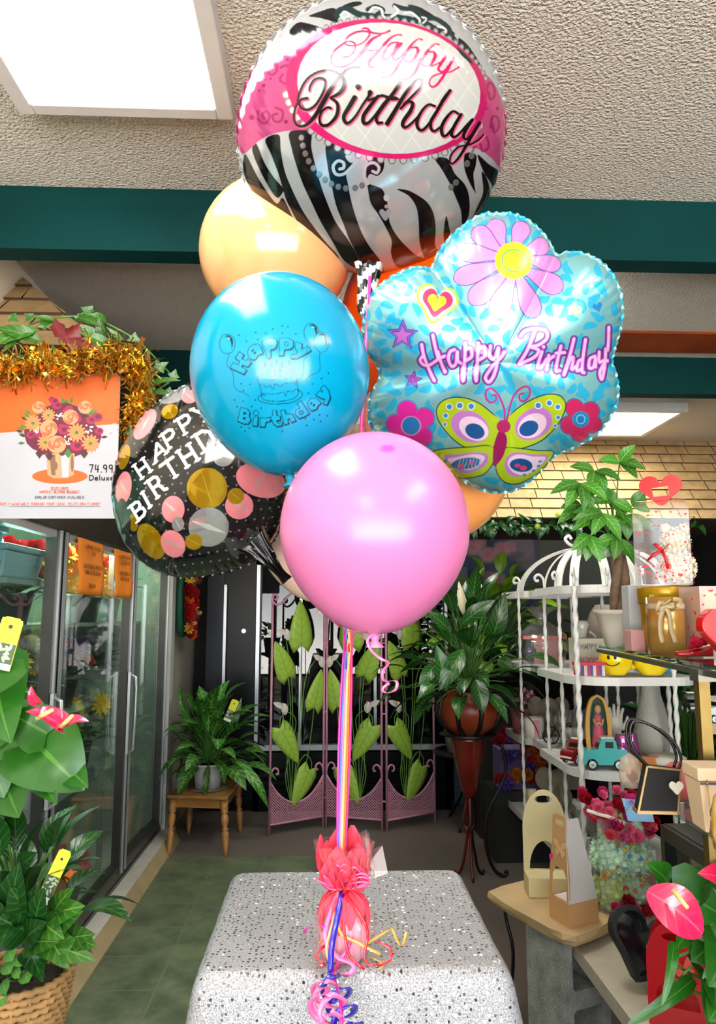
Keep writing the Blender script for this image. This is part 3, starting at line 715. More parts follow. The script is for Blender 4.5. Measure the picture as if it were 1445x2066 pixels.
    S = [
        ([(290, 345), (300, 290), (350, 210), (420, 180), (490, 200), (505, 270), (460, 400), (370, 540), (270, 600), (190, 580), (160, 520), (180, 465), (262, 448)], [26, 30, 34, 34, 36, 36, 36, 38, 36, 34, 32, 34, 38]),
        ([(190, 580), (140, 500), (160, 380), (240, 220), (370, 115), (540, 75), (660, 110), (740, 190), (750, 290), (690, 380), (570, 442)], [26, 30, 32, 32, 32, 32, 36, 52, 60, 52, 30]),
        ([(140, 500), (95, 610), (90, 740), (150, 815), (250, 800), (360, 690), (470, 510), (590, 300), (720, 130), (820, 50), (945, 35)], [28, 30, 32, 36, 44, 56, 66, 60, 36, 36, 42]),
        ([(570, 442), (650, 500), (670, 590), (640, 700), (540, 800), (450, 800), (425, 720), (460, 620), (530, 570), (575, 578)], [30, 40, 50, 50, 44, 40, 34, 34, 32, 34]),
        ([(890, 440), (820, 560), (750, 680), (760, 755), (810, 775), (900, 690), (1000, 530), (1080, 420), (1095, 372)], [66, 62, 54, 48, 42, 36, 34, 46, 70]),
        ([(1075, 475), (1170, 440), (1250, 412), (1330, 430), (1440, 440)], [34, 36, 38, 34, 30]),
        ([(1200, 420), (1090, 560), (1010, 680), (1010, 770), (1070, 775), (1160, 680), (1280, 520), (1400, 380), (1490, 245)], [44, 56, 54, 50, 42, 40, 44, 44, 50]),
    ]
    T2 = [  # in the frame of the right half
        ([(0, 310), (60, 330), (150, 325)], [30, 34, 34]),
        ([(180, 110), (90, 250), (-40, 420), (-130, 560), (-120, 640), (-60, 640)], [56, 52, 48, 44, 42, 38]),
        ([(10, 650), (120, 470), (240, 270), (360, 110), (430, 60), (470, 80), (440, 180), (340, 290), (230, 400)], [64, 58, 52, 34, 26, 26, 30, 36, 40]),
        ([(190, 450), (280, 370), (345, 380), (320, 480), (230, 610), (215, 680), (260, 700), (340, 640), (420, 560)], [36, 36, 44, 56, 54, 46, 38, 34, 34]),
        ([(640, 420), (560, 400), (480, 470), (410, 600), (410, 700), (470, 740), (560, 660), (650, 520), (740, 360), (840, 215)], [34, 34, 38, 46, 44, 40, 40, 44, 50, 46]),
        ([(660, 500), (590, 620), (590, 720), (640, 750), (720, 690), (760, 640)], [44, 46, 42, 36, 30, 30]),
        ([(950, 520), (880, 490), (790, 580), (730, 700), (740, 800), (790, 810), (880, 710), (990, 530)], [34, 34, 44, 48, 44, 38, 38, 40]),
        ([(980, 545), (900, 680), (860, 790), (900, 830), (970, 780), (1060, 680), (1140, 600)], [44, 46, 44, 38, 34, 36, 44]),
        ([(1140, 600), (1060, 720), (1020, 820), (1060, 860), (1120, 810)], [44, 48, 44, 36, 34]),
        ([(1235, 640), (1150, 780), (1060, 940), (960, 1100), (880, 1180), (840, 1160), (860, 1060), (960, 960), (1100, 930), (1220, 870), (1290, 795)], [46, 46, 42, 36, 28, 26, 28, 28, 30, 26, 22]),
    ]
    for off, cc, mm, dw in (((13, 15), (214, 92, 132), .1, 10), ((0, 0), (20, 12, 12), 0., 0)):
        A.frame(580, 130, 6.568)
        for p, w in S: A.stroke(p, [x + dw for x in w], cc, mm, 6, off=off)
        A.stroke([(930, 290), (945, 295), (940, 305)], 62 + dw, cc, mm, 0, off=off)
        A.frame(780, 150, 6.568)
        for p, w in T2: A.stroke(p, [x + dw for x in w], cc, mm, 6, off=off)
    # Happy
    A.frame(660, 40, 5.161); HP = (222, 14, 104)
    for p, w in [
        ([(370, 92), (400, 85), (430, 100), (445, 130), (430, 180), (370, 240), (290, 268), (210, 262), (190, 240), (230, 222), (275, 235), (295, 270), (280, 330), (230, 380), (165, 392)], [14, 16, 20, 22, 16, 13, 12, 12, 12, 14, 16, 20, 20, 16, 22]),
        ([(445, 130), (390, 118), (300, 130), (220, 175), (180, 240), (90, 310), (45, 390), (60, 460), (120, 490), (200, 480), (290, 420), (380, 320), (460, 210), (560, 155)], [18, 18, 20, 18, 16, 18, 20, 18, 16, 20, 28, 34, 26, 16]),
        ([(430, 120), (500, 140), (590, 140), (650, 115)], [18, 18, 14, 22]),
        ([(775, 158), (720, 158), (650, 200), (560, 300), (470, 400), (430, 450), (450, 490), (490, 490)], [16, 14, 22, 30, 32, 28, 18, 16]),
        ([(420, 310), (470, 322), (520, 310)], [12, 12, 12]),
        ([(720, 235), (660, 250), (600, 330), (580, 400), (620, 410), (680, 350), (740, 240)], [14, 16, 28, 32, 22, 18, 20]),
        ([(770, 250), (710, 330), (685, 390), (710, 418), (760, 390), (830, 310)], [28, 26, 22, 18, 14, 12]),
        ([(990, 208), (950, 200), (880, 260), (800, 380), (720, 510), (660, 580), (575, 600)], [16, 12, 22, 28, 26, 18, 16]),
        ([(880, 290), (935, 290), (945, 340), (900, 410), (840, 440), (790, 410), (870, 440), (930, 430), (990, 400)], [14, 20, 30, 24, 16, 12, 12, 12, 12]),
        ([(1165, 258), (1125, 252), (1060, 310), (980, 430), (910, 550), (850, 610), (770, 625)], [16, 12, 22, 28, 26, 18, 16]),
        ([(1060, 335), (1110, 335), (1125, 380), (1080, 460), (1020, 485), (970, 450), (1040, 480), (1120, 470), (1180, 440)], [14, 20, 30, 24, 16, 12, 12, 12, 12]),
        ([(1240, 378), (1190, 450), (1160, 510), (1190, 540), (1240, 510), (1320, 400)], [28, 26, 22, 16, 16, 26]),
        ([(1320, 405), (1240, 540), (1160, 660), (1100, 700), (1065, 660), (1100, 590), (1200, 555), (1290, 540), (1375, 492)], [26, 26, 24, 18, 16, 16, 14, 14, 18]),
    ]: A.stroke(p, [q * 1.25 for q in w], HP, 0.)
    # crown of the balloon
    A.frame(480, 0, 2.627)
    for p in ([(272, 165), (320, 118), (390, 128), (452, 150), (456, 166), (420, 188), (370, 192), (300, 198)], [(375, 85), (430, 62), (515, 42), (530, 118), (480, 108), (430, 95)],
              [(540, 42), (590, 14), (650, 8), (655, 25), (600, 40)], [(180, 275), (200, 222), (228, 222), (236, 248)], [(1168, 200), (1225, 245), (1288, 345), (1250, 335), (1195, 285)],
              [(900, 25), (960, 35), (1030, 75), (1080, 120), (1010, 100), (950, 70)]):
        A.poly(p, BL, 0., 4)
    TG = (14, 44, 48)
    for p, w in (([(525, 85), (540, 55), (590, 50), (640, 75), (700, 85), (760, 88), (840, 92), (920, 105), (980, 118), (1040, 150), (1100, 175), (1135, 182)], 34), ([(690, 50), (730, 35), (770, 55), (740, 75)], 26), ([(830, 30), (880, 45), (930, 50), (975, 90)], 26), ([(1000, 100), (1050, 100), (1110, 140), (1130, 180)], 26), ([(1130, 185), (1160, 225), (1190, 280), (1240, 325)], 24)):
        A.stroke(p, w, TG, .1)
    for p, w in (([(545, 80), (565, 62), (590, 75), (575, 95), (552, 92)], 9), ([(700, 62), (720, 40), (760, 50), (770, 85), (800, 95), (850, 60), (830, 35)], 12), ([(880, 70), (920, 68), (960, 100), (965, 118)], 11), ([(1060, 140), (1095, 150), (1105, 168), (1088, 172)], 11), ([(975, 90), (1000, 100), (980, 125)], 8)):
        A.stroke(p, w, (225, 230, 228), .3)
    for i in range(30):
        t = R(205 + i * 4.6); x, y = ring(t, 519, 354); x = (460 + x / 2.4914 - 480) * 2.627; y = y / 2.4914 * 2.627
        A.ell(x, y, 14, 14, (150, 150, 150), .7); A.ell(x, y + 1, 10, 10, (196, 198, 196), .5)
    A.stroke([((460 + ring(R(a), 509, 345)[0] / 2.4914 - 480) * 2.627, ring(R(a), 509, 345)[1] * 1.0544) for a in range(196, 350, 6)], 10, (190, 40, 108), .2, 0)
    A.C[:, :3] *= .66; return A.C
m_foil = painted('printed_foil', rough=.13, bump=.12, bscale=10, foil=True, coat=.25)
m_foil_soft = painted('printed_satin_foil', rough=.28, bump=.25, bscale=7, foil=True, coat=.2)
m_silverback = mat('silver_foil_back', (190, 190, 195), rough=.18, metal=1., bump=.15, bscale=10)
def tail(parent, pts, w, m, stripes=None):
    """the flat filling neck of a foil balloon, creased"""
    P = [at(*p) for p in spline(pts, 3)]; w = [q[0] for q in spline([(x, 0) for x in w], 3)]; b = MB(); N = len(P); c = 9; prev = None
    for i, p in enumerate(P):
        d = (P[min(N - 1, i + 1)] - P[max(0, i - 1)]).normalized(); s = d.cross(Vector((0, 1, 0))).normalized(); ww = w[i] / FPX * 1.4
        row = []
        for k in range(c):
            t = k / (c - 1) * 2 - 1; row.append(b.V(p + s * t * ww / 2 + Vector((0, -1, 0)) * (.005 * math.sin(k * 2.1 + i * .4) + .008 * (1 - t * t))))
        if prev:
            for k in range(c - 1): b.F((prev[k], prev[k + 1], row[k + 1], row[k]), (1 if stripes and (i * 2 + k * 3 // 2) // 5 % 2 else 0))
        prev = row
    return b.build('filling_neck', m, parent, world=True, solid=.0006)

C_Z = atz(751, 300, 1.56); BZ = basis(C_Z, 7, -21, -6)
zt = thing('foil_balloon', C_Z, 'large round foil balloon with zebra stripes, pink band and Happy Birthday in script', 'balloon', 'balloons of the bouquet')
RZ = .2785
foil(zt, 'printed_skin', C_Z, BZ, lambda th: np.full_like(th, RZ), .145, int(900 * DETAIL), int(300 * DETAIL), zebra_art, m_foil, m_silverback, crimp=66, wr=.02, prof=(2.2, .58))
m_zs = [mat('neck_white', (215, 222, 226), rough=.2, metal=.5), mat('neck_black', (12, 12, 16), rough=.2)]
tail(zt, [(745, 530, 1.45), (744, 552, 1.45), (741, 575, 1.45), (738, 595, 1.45), (736, 615, 1.45), (737, 640, 1.45)], [66, 54, 42, 38, 34, 20], m_zs, stripes=True)

def flower_art(X, Y):
    A = Art(X, Y, (138, 206, 214), .6); A.frame(720, 420, 2.676)
    rnd = random.Random(11); CY = (48, 182, 224)
    cells = []
    for j in range(14):
        for i in range(15):
            x = 40 + i * 128 + (64 if j % 2 else 0) + rnd.uniform(-22, 22); y = 60 + j * 124 + rnd.uniform(-22, 22); cells.append((x, y))
    for x, y in cells:
        a0 = rnd.uniform(0, 6.28); r = rnd.uniform(38, 56)
        for k in range(rnd.choice((2, 3))):
            a = a0 + k * 2.1 + rnd.uniform(-.2, .2); pts = [(x + r * math.cos(a + t) * rnd.uniform(.9, 1.15), y + r * 1.1 * math.sin(a + t) * rnd.uniform(.9, 1.1)) for t in (0, .45, .9, 1.35)]
            A.stroke(pts, [18, 38, 34, 16], CY, .45, 4)
    # darker blue print near the seam on the left lobes
    PU = (92, 42, 140)
    # big daisy
    cx, cy = 848, 283
    pet = [((780, 195), (735, 60), 52), ((860, 190), (905, 75), 48), ((750, 210), (630, 110), 50), ((930, 225), (1035, 195), 48), ((755, 258), (540, 232), 50), ((940, 280), (1100, 310), 44),
           ((760, 310), (525, 385), 52), ((930, 345), (1110, 440), 54), ((790, 360), (610, 510), 56), ((880, 380), (965, 590), 54), ((835, 380), (745, 590), 56)]
    def petal(a, b, w, c, g=0):
        a, b = np.array(a, float), np.array(b, float); d = b - a; L = np.hypot(*d); d /= L; s = np.array([-d[1], d[0]]); a = a - d * 30
        P = []
        for t, k in ((0, .25), (.3, .62), (.6, .98), (.82, .95), (.95, .55)): P.append(a + d * (L + 30) * t + s * (w * k + g))
        P.append(b + d * g)
        for t, k in ((.95, .55), (.82, .95), (.6, .98), (.3, .62), (0, .25)): P.append(a + d * (L + 30) * t - s * (w * k + g))
        A.poly(P, c, .3, 4)
    for a, b, w in pet: petal(a, b, w, PU, 4); petal(a, b, w, (206, 140, 208), -1)
    A.ell(cx, cy, 101, 100, (204, 222, 32), .4); A.ell(cx, cy, 66, 62, (60, 150, 140), .4); A.ell(cx, cy, 60, 56, (206, 224, 36), .4)
    # hearts, stars
    def heart(x, y, r, c, rot=0, mt=.3):
        P = [(0, .95), (-.55, .4), (-1, -.1), (-.98, -.6), (-.6, -.92), (-.2, -.8), (0, -.45), (.2, -.8), (.6, -.92), (.98, -.6), (1, -.1), (.55, .4)]
        q = [(x + r * (a * math.cos(R(rot)) - b * math.sin(R(rot))), y + r * (a * math.sin(R(rot)) + b * math.cos(R(rot)))) for a, b in P]; A.poly(q, c, mt, 4)
    heart(428, 520, 112, (176, 214, 44), 12); heart(430, 517, 98, (190, 232, 226), 12, .6); heart(432, 515, 80, (214, 50, 104), 12); heart(430, 512, 48, (176, 214, 44), 12)
    heart(1186, 556, 30, (222, 224, 90), 5); heart(1186, 555, 20, (160, 210, 205), 5, .5); heart(1302, 535, 26, (26, 130, 200), -20); A.ell(1205, 530, 26, 26, (120, 190, 190), .5, op=.5)
    def star(x, y, r, c, rot=0, k=.45):
        A.poly([(x + (r if i % 2 == 0 else r * k) * math.cos(R(rot - 90 + i * 36)), y + (r if i % 2 == 0 else r * k) * math.sin(R(rot - 90 + i * 36))) for i in range(10)], c, .4)
    star(247, 685, 92, (80, 60, 150), 2); star(247, 686, 80, (150, 110, 200), 2); star(247, 686, 66, (80, 70, 160), 2); star(246, 688, 54, (198, 110, 200), 2)
    star(304, 926, 54, (70, 50, 140), 10); star(304, 926, 42, (190, 90, 190), 10); star(304, 926, 26, (80, 60, 150), 10); star(304, 926, 16, (190, 90, 190), 10)
    # small flowers
    def flow(cx, cy, pr, d, rots, c1, edge, cc, cr_, c3):
        for a in rots: A.ell(cx + d * math.cos(R(a)), cy + d * 1.05 * math.sin(R(a)), pr * 1.12, pr * 1.12, edge, .4)
        for a in rots: A.ell(cx + d * math.cos(R(a)), cy + d * 1.05 * math.sin(R(a)), pr, pr, c1, .35)
        A.ell(cx, cy, cr_ * 1.15, cr_ * 1.1, c3, .4); A.ell(cx, cy, cr_, cr_, cc, .3)
    flow(293, 1175, 52, 82, (-105, -30, 42, 115, 186), (224, 40, 160), (60, 130, 200), (36, 120, 190), 48, (230, 150, 210))
    flow(1210, 1140, 47, 68, (-120, -40, 20, 95, 155), (204, 40, 100), (40, 110, 170), (30, 130, 195), 40, (60, 150, 200))
    A.ell(1210, 1140, 26, 27, (120, 200, 230), .3); A.ell(1210, 1140, 20, 21, (30, 120, 190), .3)
    # butterfly
    GR, OL, LI, PA, NB = (176, 206, 34), (20, 24, 60), (192, 124, 208), (232, 206, 236), (24, 84, 150)
    for P, g in (([(775, 1155), (730, 1110), (650, 1050), (560, 1024), (480, 1035), (438, 1075), (438, 1130), (480, 1200), (540, 1260), (600, 1292), (680, 1290), (745, 1280)], 0),
                 ([(800, 1160), (850, 1100), (920, 1050), (1010, 1012), (1080, 1010), (1120, 1040), (1122, 1090), (1080, 1170), (1000, 1250), (900, 1292), (840, 1300), (808, 1290)], 0),
                 ([(740, 1300), (700, 1284), (620, 1292), (500, 1300), (425, 1312), (400, 1340), (470, 1400), (540, 1450), (620, 1452), (690, 1430), (735, 1370)], 0),
                 ([(806, 1296), (880, 1300), (980, 1312), (1058, 1315), (1040, 1360), (990, 1420), (910, 1470), (850, 1488), (790, 1470), (755, 1410), (770, 1340)], 0)):
        A.stroke(P + [P[0]], 12, OL, .2, 5); A.poly(P, GR, .35, 5)
    def teardrop(cx, cy, rx, ry, rot, c, m=.3): A.ell(cx, cy, rx, ry, c, m, rot)
    for cx, cy, rot in ((612, 1180, 28), (955, 1165, -32)):
        s = -1 if rot > 0 else 1
        teardrop(cx, cy, 108, 80, rot, LI); teardrop(cx + s * -8 + 12 * (rot > 0), cy + 10, 84, 60, rot, (236, 208, 232)); teardrop(cx - 26 * s, cy + 24, 54, 40, rot * .8, NB)
    for x, y, r in ((500, 1072, 14), (556, 1066, 15), (618, 1070, 15), (480, 1120, 12), (476, 1168, 9), (980, 1065, 15), (1040, 1052, 14), (1086, 1073, 13), (1088, 1130, 11), (1072, 1175, 9)):
        A.ell(x, y, r * 1.35, r * 1.35, (226, 216, 240), .2); A.ell(x, y, r, r, (46, 138, 200), .3)
    A.poly([(705, 1330), (640, 1318), (540, 1330), (470, 1336), (520, 1400), (570, 1430), (640, 1420), (700, 1380)], LI, .3, 4)
    A.poly([(692, 1345), (630, 1328), (540, 1345), (490, 1355), (530, 1395), (590, 1415), (650, 1400)], PA, .3, 4)
    A.ell(590, 1378, 80, 30, (30, 110, 170), .4, -8)
    for i in range(7): A.line([(545 + i * 18, 1408), (560 + i * 18, 1355)], 6, (150, 200, 220), .6)
    A.ell(565, 1392, 16, 14, (200, 70, 130)); A.ell(620, 1375, 14, 12, (200, 70, 130))
    A.poly([(800, 1390), (810, 1345), (860, 1318), (960, 1330), (1030, 1332), (1010, 1375), (930, 1430), (860, 1450), (815, 1430)], LI, .3, 4)
    A.poly([(815, 1385), (830, 1345), (880, 1330), (960, 1342), (1022, 1345), (980, 1400), (910, 1440), (850, 1430)], PA, .3, 4)
    A.ell(888, 1388, 62, 36, NB, .4, 5); A.ell(868, 1390, 16, 10, (180, 50, 90)); A.ell(900, 1403, 18, 13, (190, 50, 80))
    for x, y in ((990, 1368), (982, 1392), (955, 1418), (905, 1440), (480, 1365)): A.ell(x, y, 11, 7, (46, 138, 200), .3, -20)
    for P in ([(800, 1150), (795, 1080), (765, 1010), (730, 975), (700, 985), (698, 1025), (725, 1050), (752, 1035), (748, 1010), (728, 1010)],
              [(810, 1150), (825, 1080), (850, 1010), (890, 970), (925, 965), (935, 1000), (915, 1035), (885, 1040), (878, 1010), (900, 1000)]):
        A.stroke(P, 11, (176, 46, 130), .3)
    A.poly([(770, 1200), (800, 1215), (812, 1260), (790, 1340), (745, 1395), (735, 1360), (740, 1280)], (150, 24, 92), .3, 4); A.ell(793, 1178, 38, 35, (172, 40, 104), .3)
    # Happy Birthday!
    A.frame(830, 640, 3.4405)
    T = [([(150, 125), (165, 200), (185, 280)], 1), ([(72, 190), (85, 260), (110, 330), (140, 400), (160, 440)], 1), ([(185, 240), (205, 310), (235, 380)], 1), ([(75, 275), (62, 300), (85, 330), (130, 330), (190, 290), (230, 270)], 1),
         ([(300, 225), (270, 240), (258, 290), (280, 340), (310, 320), (320, 240), (322, 300), (345, 320)], 1),
         ([(375, 180), (372, 280), (362, 440), (355, 380), (375, 290)], 1), ([(372, 230), (410, 215), (420, 270), (385, 300)], 1),
         ([(465, 180), (460, 290), (452, 440), (445, 380), (465, 290)], 1), ([(462, 225), (505, 205), (512, 265), (475, 295)], 1),
         ([(550, 200), (545, 270), (575, 290), (605, 215)], 1), ([(605, 215), (600, 300), (575, 400), (540, 450), (515, 420), (550, 360), (620, 280), (645, 240)], 1),
         ([(860, 90), (835, 160), (800, 240), (750, 320)], 1), ([(760, 130), (790, 95), (860, 80), (935, 95), (940, 150), (880, 195), (830, 205), (885, 230), (850, 280), (750, 325)], 1),
         ([(908, 240), (885, 310), (880, 350), (905, 345), (940, 290)], 1), ([(918, 205), (919, 206), (920, 207)], 1), ([(955, 265), (945, 320), (940, 365), (955, 300), (990, 270)], 1), ([(1040, 200), (1015, 300), (1005, 370), (1030, 370)], 1), ([(1005, 250), (1065, 245)], 0),
         ([(1130, 150), (1105, 250), (1060, 400), (1100, 300), (1125, 280), (1115, 360), (1145, 340)], 1),
         ([(1210, 155), (1195, 260), (1185, 370), (1200, 385)], 1), ([(1190, 290), (1160, 310), (1150, 370), (1185, 360)], 1), ([(1275, 270), (1240, 290), (1235, 350), (1265, 345), (1280, 280), (1280, 345)], 1),
         ([(1305, 240), (1305, 310), (1335, 300)], 1), ([(1350, 220), (1345, 320), (1325, 430), (1310, 380), (1350, 300)], 1), ([(1372, 70), (1370, 150), (1365, 230)], 0), ([(1362, 300), (1362, 305)], 0)]
    for w, c in ((50, (66, 24, 104)), (36, (160, 66, 182)), (19, (236, 180, 224))):
        for p, s in T: A.stroke(p, w, c, .25, 6 if s else 0)
    A.C[:, :3] *= .8; return A.C
C_F = atz(996, 718, 1.45); BF = basis(C_F, 4, -7, 0)
F_OUT = [(700, 35), (760, 36), (830, 35), (900, 58), (960, 98), (1010, 148), (1050, 208), (1075, 255), (1130, 241), (1200, 243), (1270, 268), (1330, 308), (1380, 368), (1410, 430), (1428, 500), (1430, 580), (1420, 650), (1392, 750), (1375, 830), (1392, 880),
         (1408, 960), (1402, 1040), (1378, 1100), (1342, 1160), (1297, 1215), (1200, 1275), (1110, 1312), (1060, 1340), (1000, 1405), (930, 1470), (850, 1518), (760, 1530), (680, 1515), (600, 1480), (530, 1430), (430, 1350), (310, 1300), (200, 1275),
         (120, 1220), (78, 1160), (68, 1090), (78, 1010), (105, 960), (128, 905), (115, 850), (62, 780), (43, 720), (40, 640), (50, 560), (73, 490), (108, 440), (160, 396), (210, 365), (270, 335), (330, 320), (380, 324), (412, 316), (432, 262), (470, 205), (520, 148), (580, 98), (640, 58)]
F_OUT = [(720 + x / 2.676, 420 + y / 2.676) for x, y in F_OUT]
ft = thing('foil_balloon', C_F, 'blue flower shaped foil balloon with a big daisy, butterfly and Happy Birthday', 'balloon', 'balloons of the bouquet')
foil(ft, 'printed_skin', C_F, BF, outline_px(F_OUT, C_F, BF), .105, int(960 * DETAIL), int(300 * DETAIL), flower_art, m_foil_soft, m_silverback, crimp=84, wr=.035, seed=5, prof=(2.0, .62), flange=.008)

def slab(ch):
    """slab serif capitals: strokes with serifs in a unit box (y up)"""
    g = {'H': [((.18, .05), (.18, .95)), ((.78, .05), (.78, .95)), ((.18, .5), (.78, .5))], 'A': [((.15, .05), (.48, .95)), ((.52, .95), (.85, .05)), ((.28, .36), (.7, .36))],
         'P': [((.2, .05), (.2, .95)), [(.2, .92), (.6, .92), (.78, .82), (.78, .6), (.6, .48), (.2, .48)]], 'Y': [((.1, .95), (.5, .5)), ((.9, .95), (.5, .5)), ((.5, .5), (.5, .05))],
         'B': [((.2, .05), (.2, .95)), [(.2, .92), (.55, .92), (.72, .82), (.72, .64), (.55, .52), (.2, .52)], [(.55, .52), (.78, .42), (.8, .2), (.62, .08), (.2, .08)]], 'I': [((.5, .05), (.5, .95))],
         'R': [((.2, .05), (.2, .95)), [(.2, .92), (.58, .92), (.74, .82), (.74, .64), (.58, .52), (.2, .52)], [(.52, .5), (.66, .4), (.72, .15), (.88, .1)]], 'T': [((.5, .05), (.5, .95)), ((.1, .92), (.9, .92))],
         'D': [((.2, .05), (.2, .95)), [(.2, .92), (.55, .92), (.82, .72), (.82, .28), (.55, .08), (.2, .08)]]}
    s = {'H': [(.18, .05), (.18, .95), (.78, .05), (.78, .95)], 'A': [(.15, .05), (.85, .05)], 'P': [(.2, .05), (.12, .93)], 'Y': [(.5, .05), (.12, .95), (.88, .95)], 'B': [(.12, .05), (.12, .95)],
         'I': [(.5, .05), (.5, .95)], 'R': [(.2, .05), (.12, .95)], 'T': [(.5, .05)], 'D': [(.12, .05), (.12, .95)]}
    return g[ch], s[ch]
def black_art(X, Y):
    A = Art(X, Y, (10, 10, 13), .0); A.frame(220, 540, 2.5804)
    rnd = random.Random(3)
    for j in range(-3, 26):
        for i in range(-3, 26):
            x = 60 + i * 46 + j * 12; y = 640 + j * 46 - i * 6
            A.ell(x, y, 5.5, 5.5, (110, 110, 114), .4)
    GO, PI_, SI = (196, 152, 12), (232, 138, 146), (180, 182, 186)
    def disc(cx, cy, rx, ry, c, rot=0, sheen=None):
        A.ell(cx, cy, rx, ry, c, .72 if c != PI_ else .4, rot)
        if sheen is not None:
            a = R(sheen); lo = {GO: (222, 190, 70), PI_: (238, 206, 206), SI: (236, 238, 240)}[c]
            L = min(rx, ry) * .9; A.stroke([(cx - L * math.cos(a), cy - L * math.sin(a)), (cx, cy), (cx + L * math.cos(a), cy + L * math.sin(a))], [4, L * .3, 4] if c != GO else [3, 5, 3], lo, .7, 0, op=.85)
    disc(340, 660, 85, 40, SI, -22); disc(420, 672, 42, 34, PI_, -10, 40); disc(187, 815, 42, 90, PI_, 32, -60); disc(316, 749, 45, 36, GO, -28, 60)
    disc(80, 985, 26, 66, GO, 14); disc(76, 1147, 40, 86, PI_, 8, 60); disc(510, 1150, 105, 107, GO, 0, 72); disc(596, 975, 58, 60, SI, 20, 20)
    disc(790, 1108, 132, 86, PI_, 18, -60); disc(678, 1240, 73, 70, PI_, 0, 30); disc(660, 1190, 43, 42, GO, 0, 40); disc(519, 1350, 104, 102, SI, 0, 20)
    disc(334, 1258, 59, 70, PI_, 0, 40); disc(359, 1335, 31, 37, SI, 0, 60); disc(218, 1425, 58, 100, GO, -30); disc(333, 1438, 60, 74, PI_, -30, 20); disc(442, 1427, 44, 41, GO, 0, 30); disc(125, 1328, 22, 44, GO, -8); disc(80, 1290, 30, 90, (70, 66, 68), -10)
    # words, each letter placed by its lower left corner, across and up vectors (crop pixels of a closer view)
    A.frame(230, 780, 6.568); WH = (222, 226, 226)
    def letters(seq):
        for ch, o, ax, up, w in seq:
            f = lambda p: (o[0] + ax[0] * p[0] + up[0] * p[1], o[1] + ax[1] * p[0] + up[1] * p[1])
            st, se = slab(ch)
            for s in st: A.stroke([f(p) for p in s], w * .84, WH, .1, 0)
            al = math.hypot(*ax)
            for p in se: A.stroke([f((p[0] - .13, p[1])), f((p[0] + .13, p[1]))], w * .55, WH, .1, 0)
    up1 = (-104, -186)
    letters([('H', (345, 1250), (190, -150), (-120, -190), 42), ('A', (520, 1045), (210, -180), (-60, -210), 42), ('P', (700, 860), (200, -150), (-110, -210), 46), ('P', (910, 665), (210, -140), (-120, -215), 46), ('Y', (1120, 520), (200, -120), (-115, -215), 46)])
    letters([('B', (300, 1815), (170, -150), (-120, -215), 46), ('I', (400, 1680), (170, -150), (-115, -215), 50), ('R', (550, 1510), (190, -150), (-150, -240), 50), ('T', (720, 1280), (210, -150), (-140, -230), 50), ('H', (940, 1100), (230, -150), (-140, -230), 54), ('D', (1170, 900), (240, -160), (-150, -240), 54), ('A', (1400, 740), (220, -150), (-140, -230), 50)])
    return A.C
m_blackfoil = painted('printed_black_foil', rough=.1, bump=.1, bscale=9, foil=True, coat=.8)
C_K = atz(424, 962, 1.52); BK = basis(C_K, -22, -8, 0)
K_OUT = [(25, 1200), (30, 1080), (60, 960), (105, 880), (175, 780), (250, 705), (340, 645), (430, 600), (540, 575), (660, 590), (760, 640), (850, 730), (905, 850), (935, 990), (940, 1120), (915, 1260), (880, 1380), (820, 1465), (760, 1520), (690, 1556), (560, 1592), (400, 1612), (300, 1590), (200, 1540), (110, 1450), (60, 1350)]
K_OUT = [(220 + x / 2.5804, 540 + y / 2.5804) for x, y in K_OUT]
kt = thing('foil_balloon', C_K, 'black foil balloon with gold, pink and silver dots behind the blue balloon', 'balloon', 'balloons of the bouquet')
m_bk = mat('black_foil_back', (10, 10, 14), rough=.15, metal=.3, bump=.2, bscale=10)
foil(kt, 'printed_skin', C_K, BK, outline_px(K_OUT, C_K, BK), .10, int(760 * DETAIL), int(240 * DETAIL), black_art, m_blackfoil, m_bk, crimp=60, wr=.045, seed=9, flange=.006)
tail(kt, [(505, 1085, 1.36), (525, 1105, 1.36), (545, 1130, 1.36), (565, 1155, 1.37), (580, 1172, 1.38)], [70, 46, 30, 18, 24], m_bk)

def latex(name, label, px, py, z, rx, ry, color, tilt=(0, 0), artf=None, nseg=48, nring=36, rough=.16, knot=True, trans=.0, sss=.25, matname=None):
    c = atz(px, py, z); a = rx / FPX * z; stretch = ry / rx
    t = thing(name, c, label, 'balloon', 'balloons of the bouquet')
    M = Matrix.Translation(c) @ Euler((R(tilt[0]), R(tilt[1]), 0)).to_matrix().to_4x4()
    prof = []
    for i in range(nring + 1):
        th = math.pi * (1 - i / nring); s, co = math.sin(th), math.cos(th)
        r = a * s * (1 - .10 * max(0, -co) ** 2 * 1.0); zz = a * co * (stretch * (1 + .05 * max(0, -co)))
        prof.append((max(r, a * .02), zz))
    b = MB(M); b.lathe(prof, nseg)
    if artf is None: m = m_latex(matname or ('latex_' + '_'.join(str(x) for x in color)), color, rough, sss); art = None
    else:
        m = painted('printed_latex_' + str(color[0]), rough=rough, sss=sss, coat=0.); X, Y = project(np.array(b.v)); art = artf(X, Y)
    b.build('skin', m, t, world=True, art=art)
    if knot:
        k = MB(M); zb = -a * stretch * 1.05
        k.lathe([(a * .03, 0), (a * .055, -a * .05), (a * .04, -a * .09), (a * .10, -a * .15), (a * .095, -a * .155)], 12, c=(0, 0, zb + a * .02))
        k.build('knot', mat('knot_' + '_'.join(str(x) for x in color), tuple(int(x * .85) for x in color), rough=.3), t, world=True)
    t['c0'] = 0; del t['c0']
    return t, M @ Vector((0, 0, -a * stretch * 1.16))
def m_latex(name, color, rough, sss):
    return mat(name, color, rough=rough, var=.02, vscale=4, coat=.3, sss=sss)
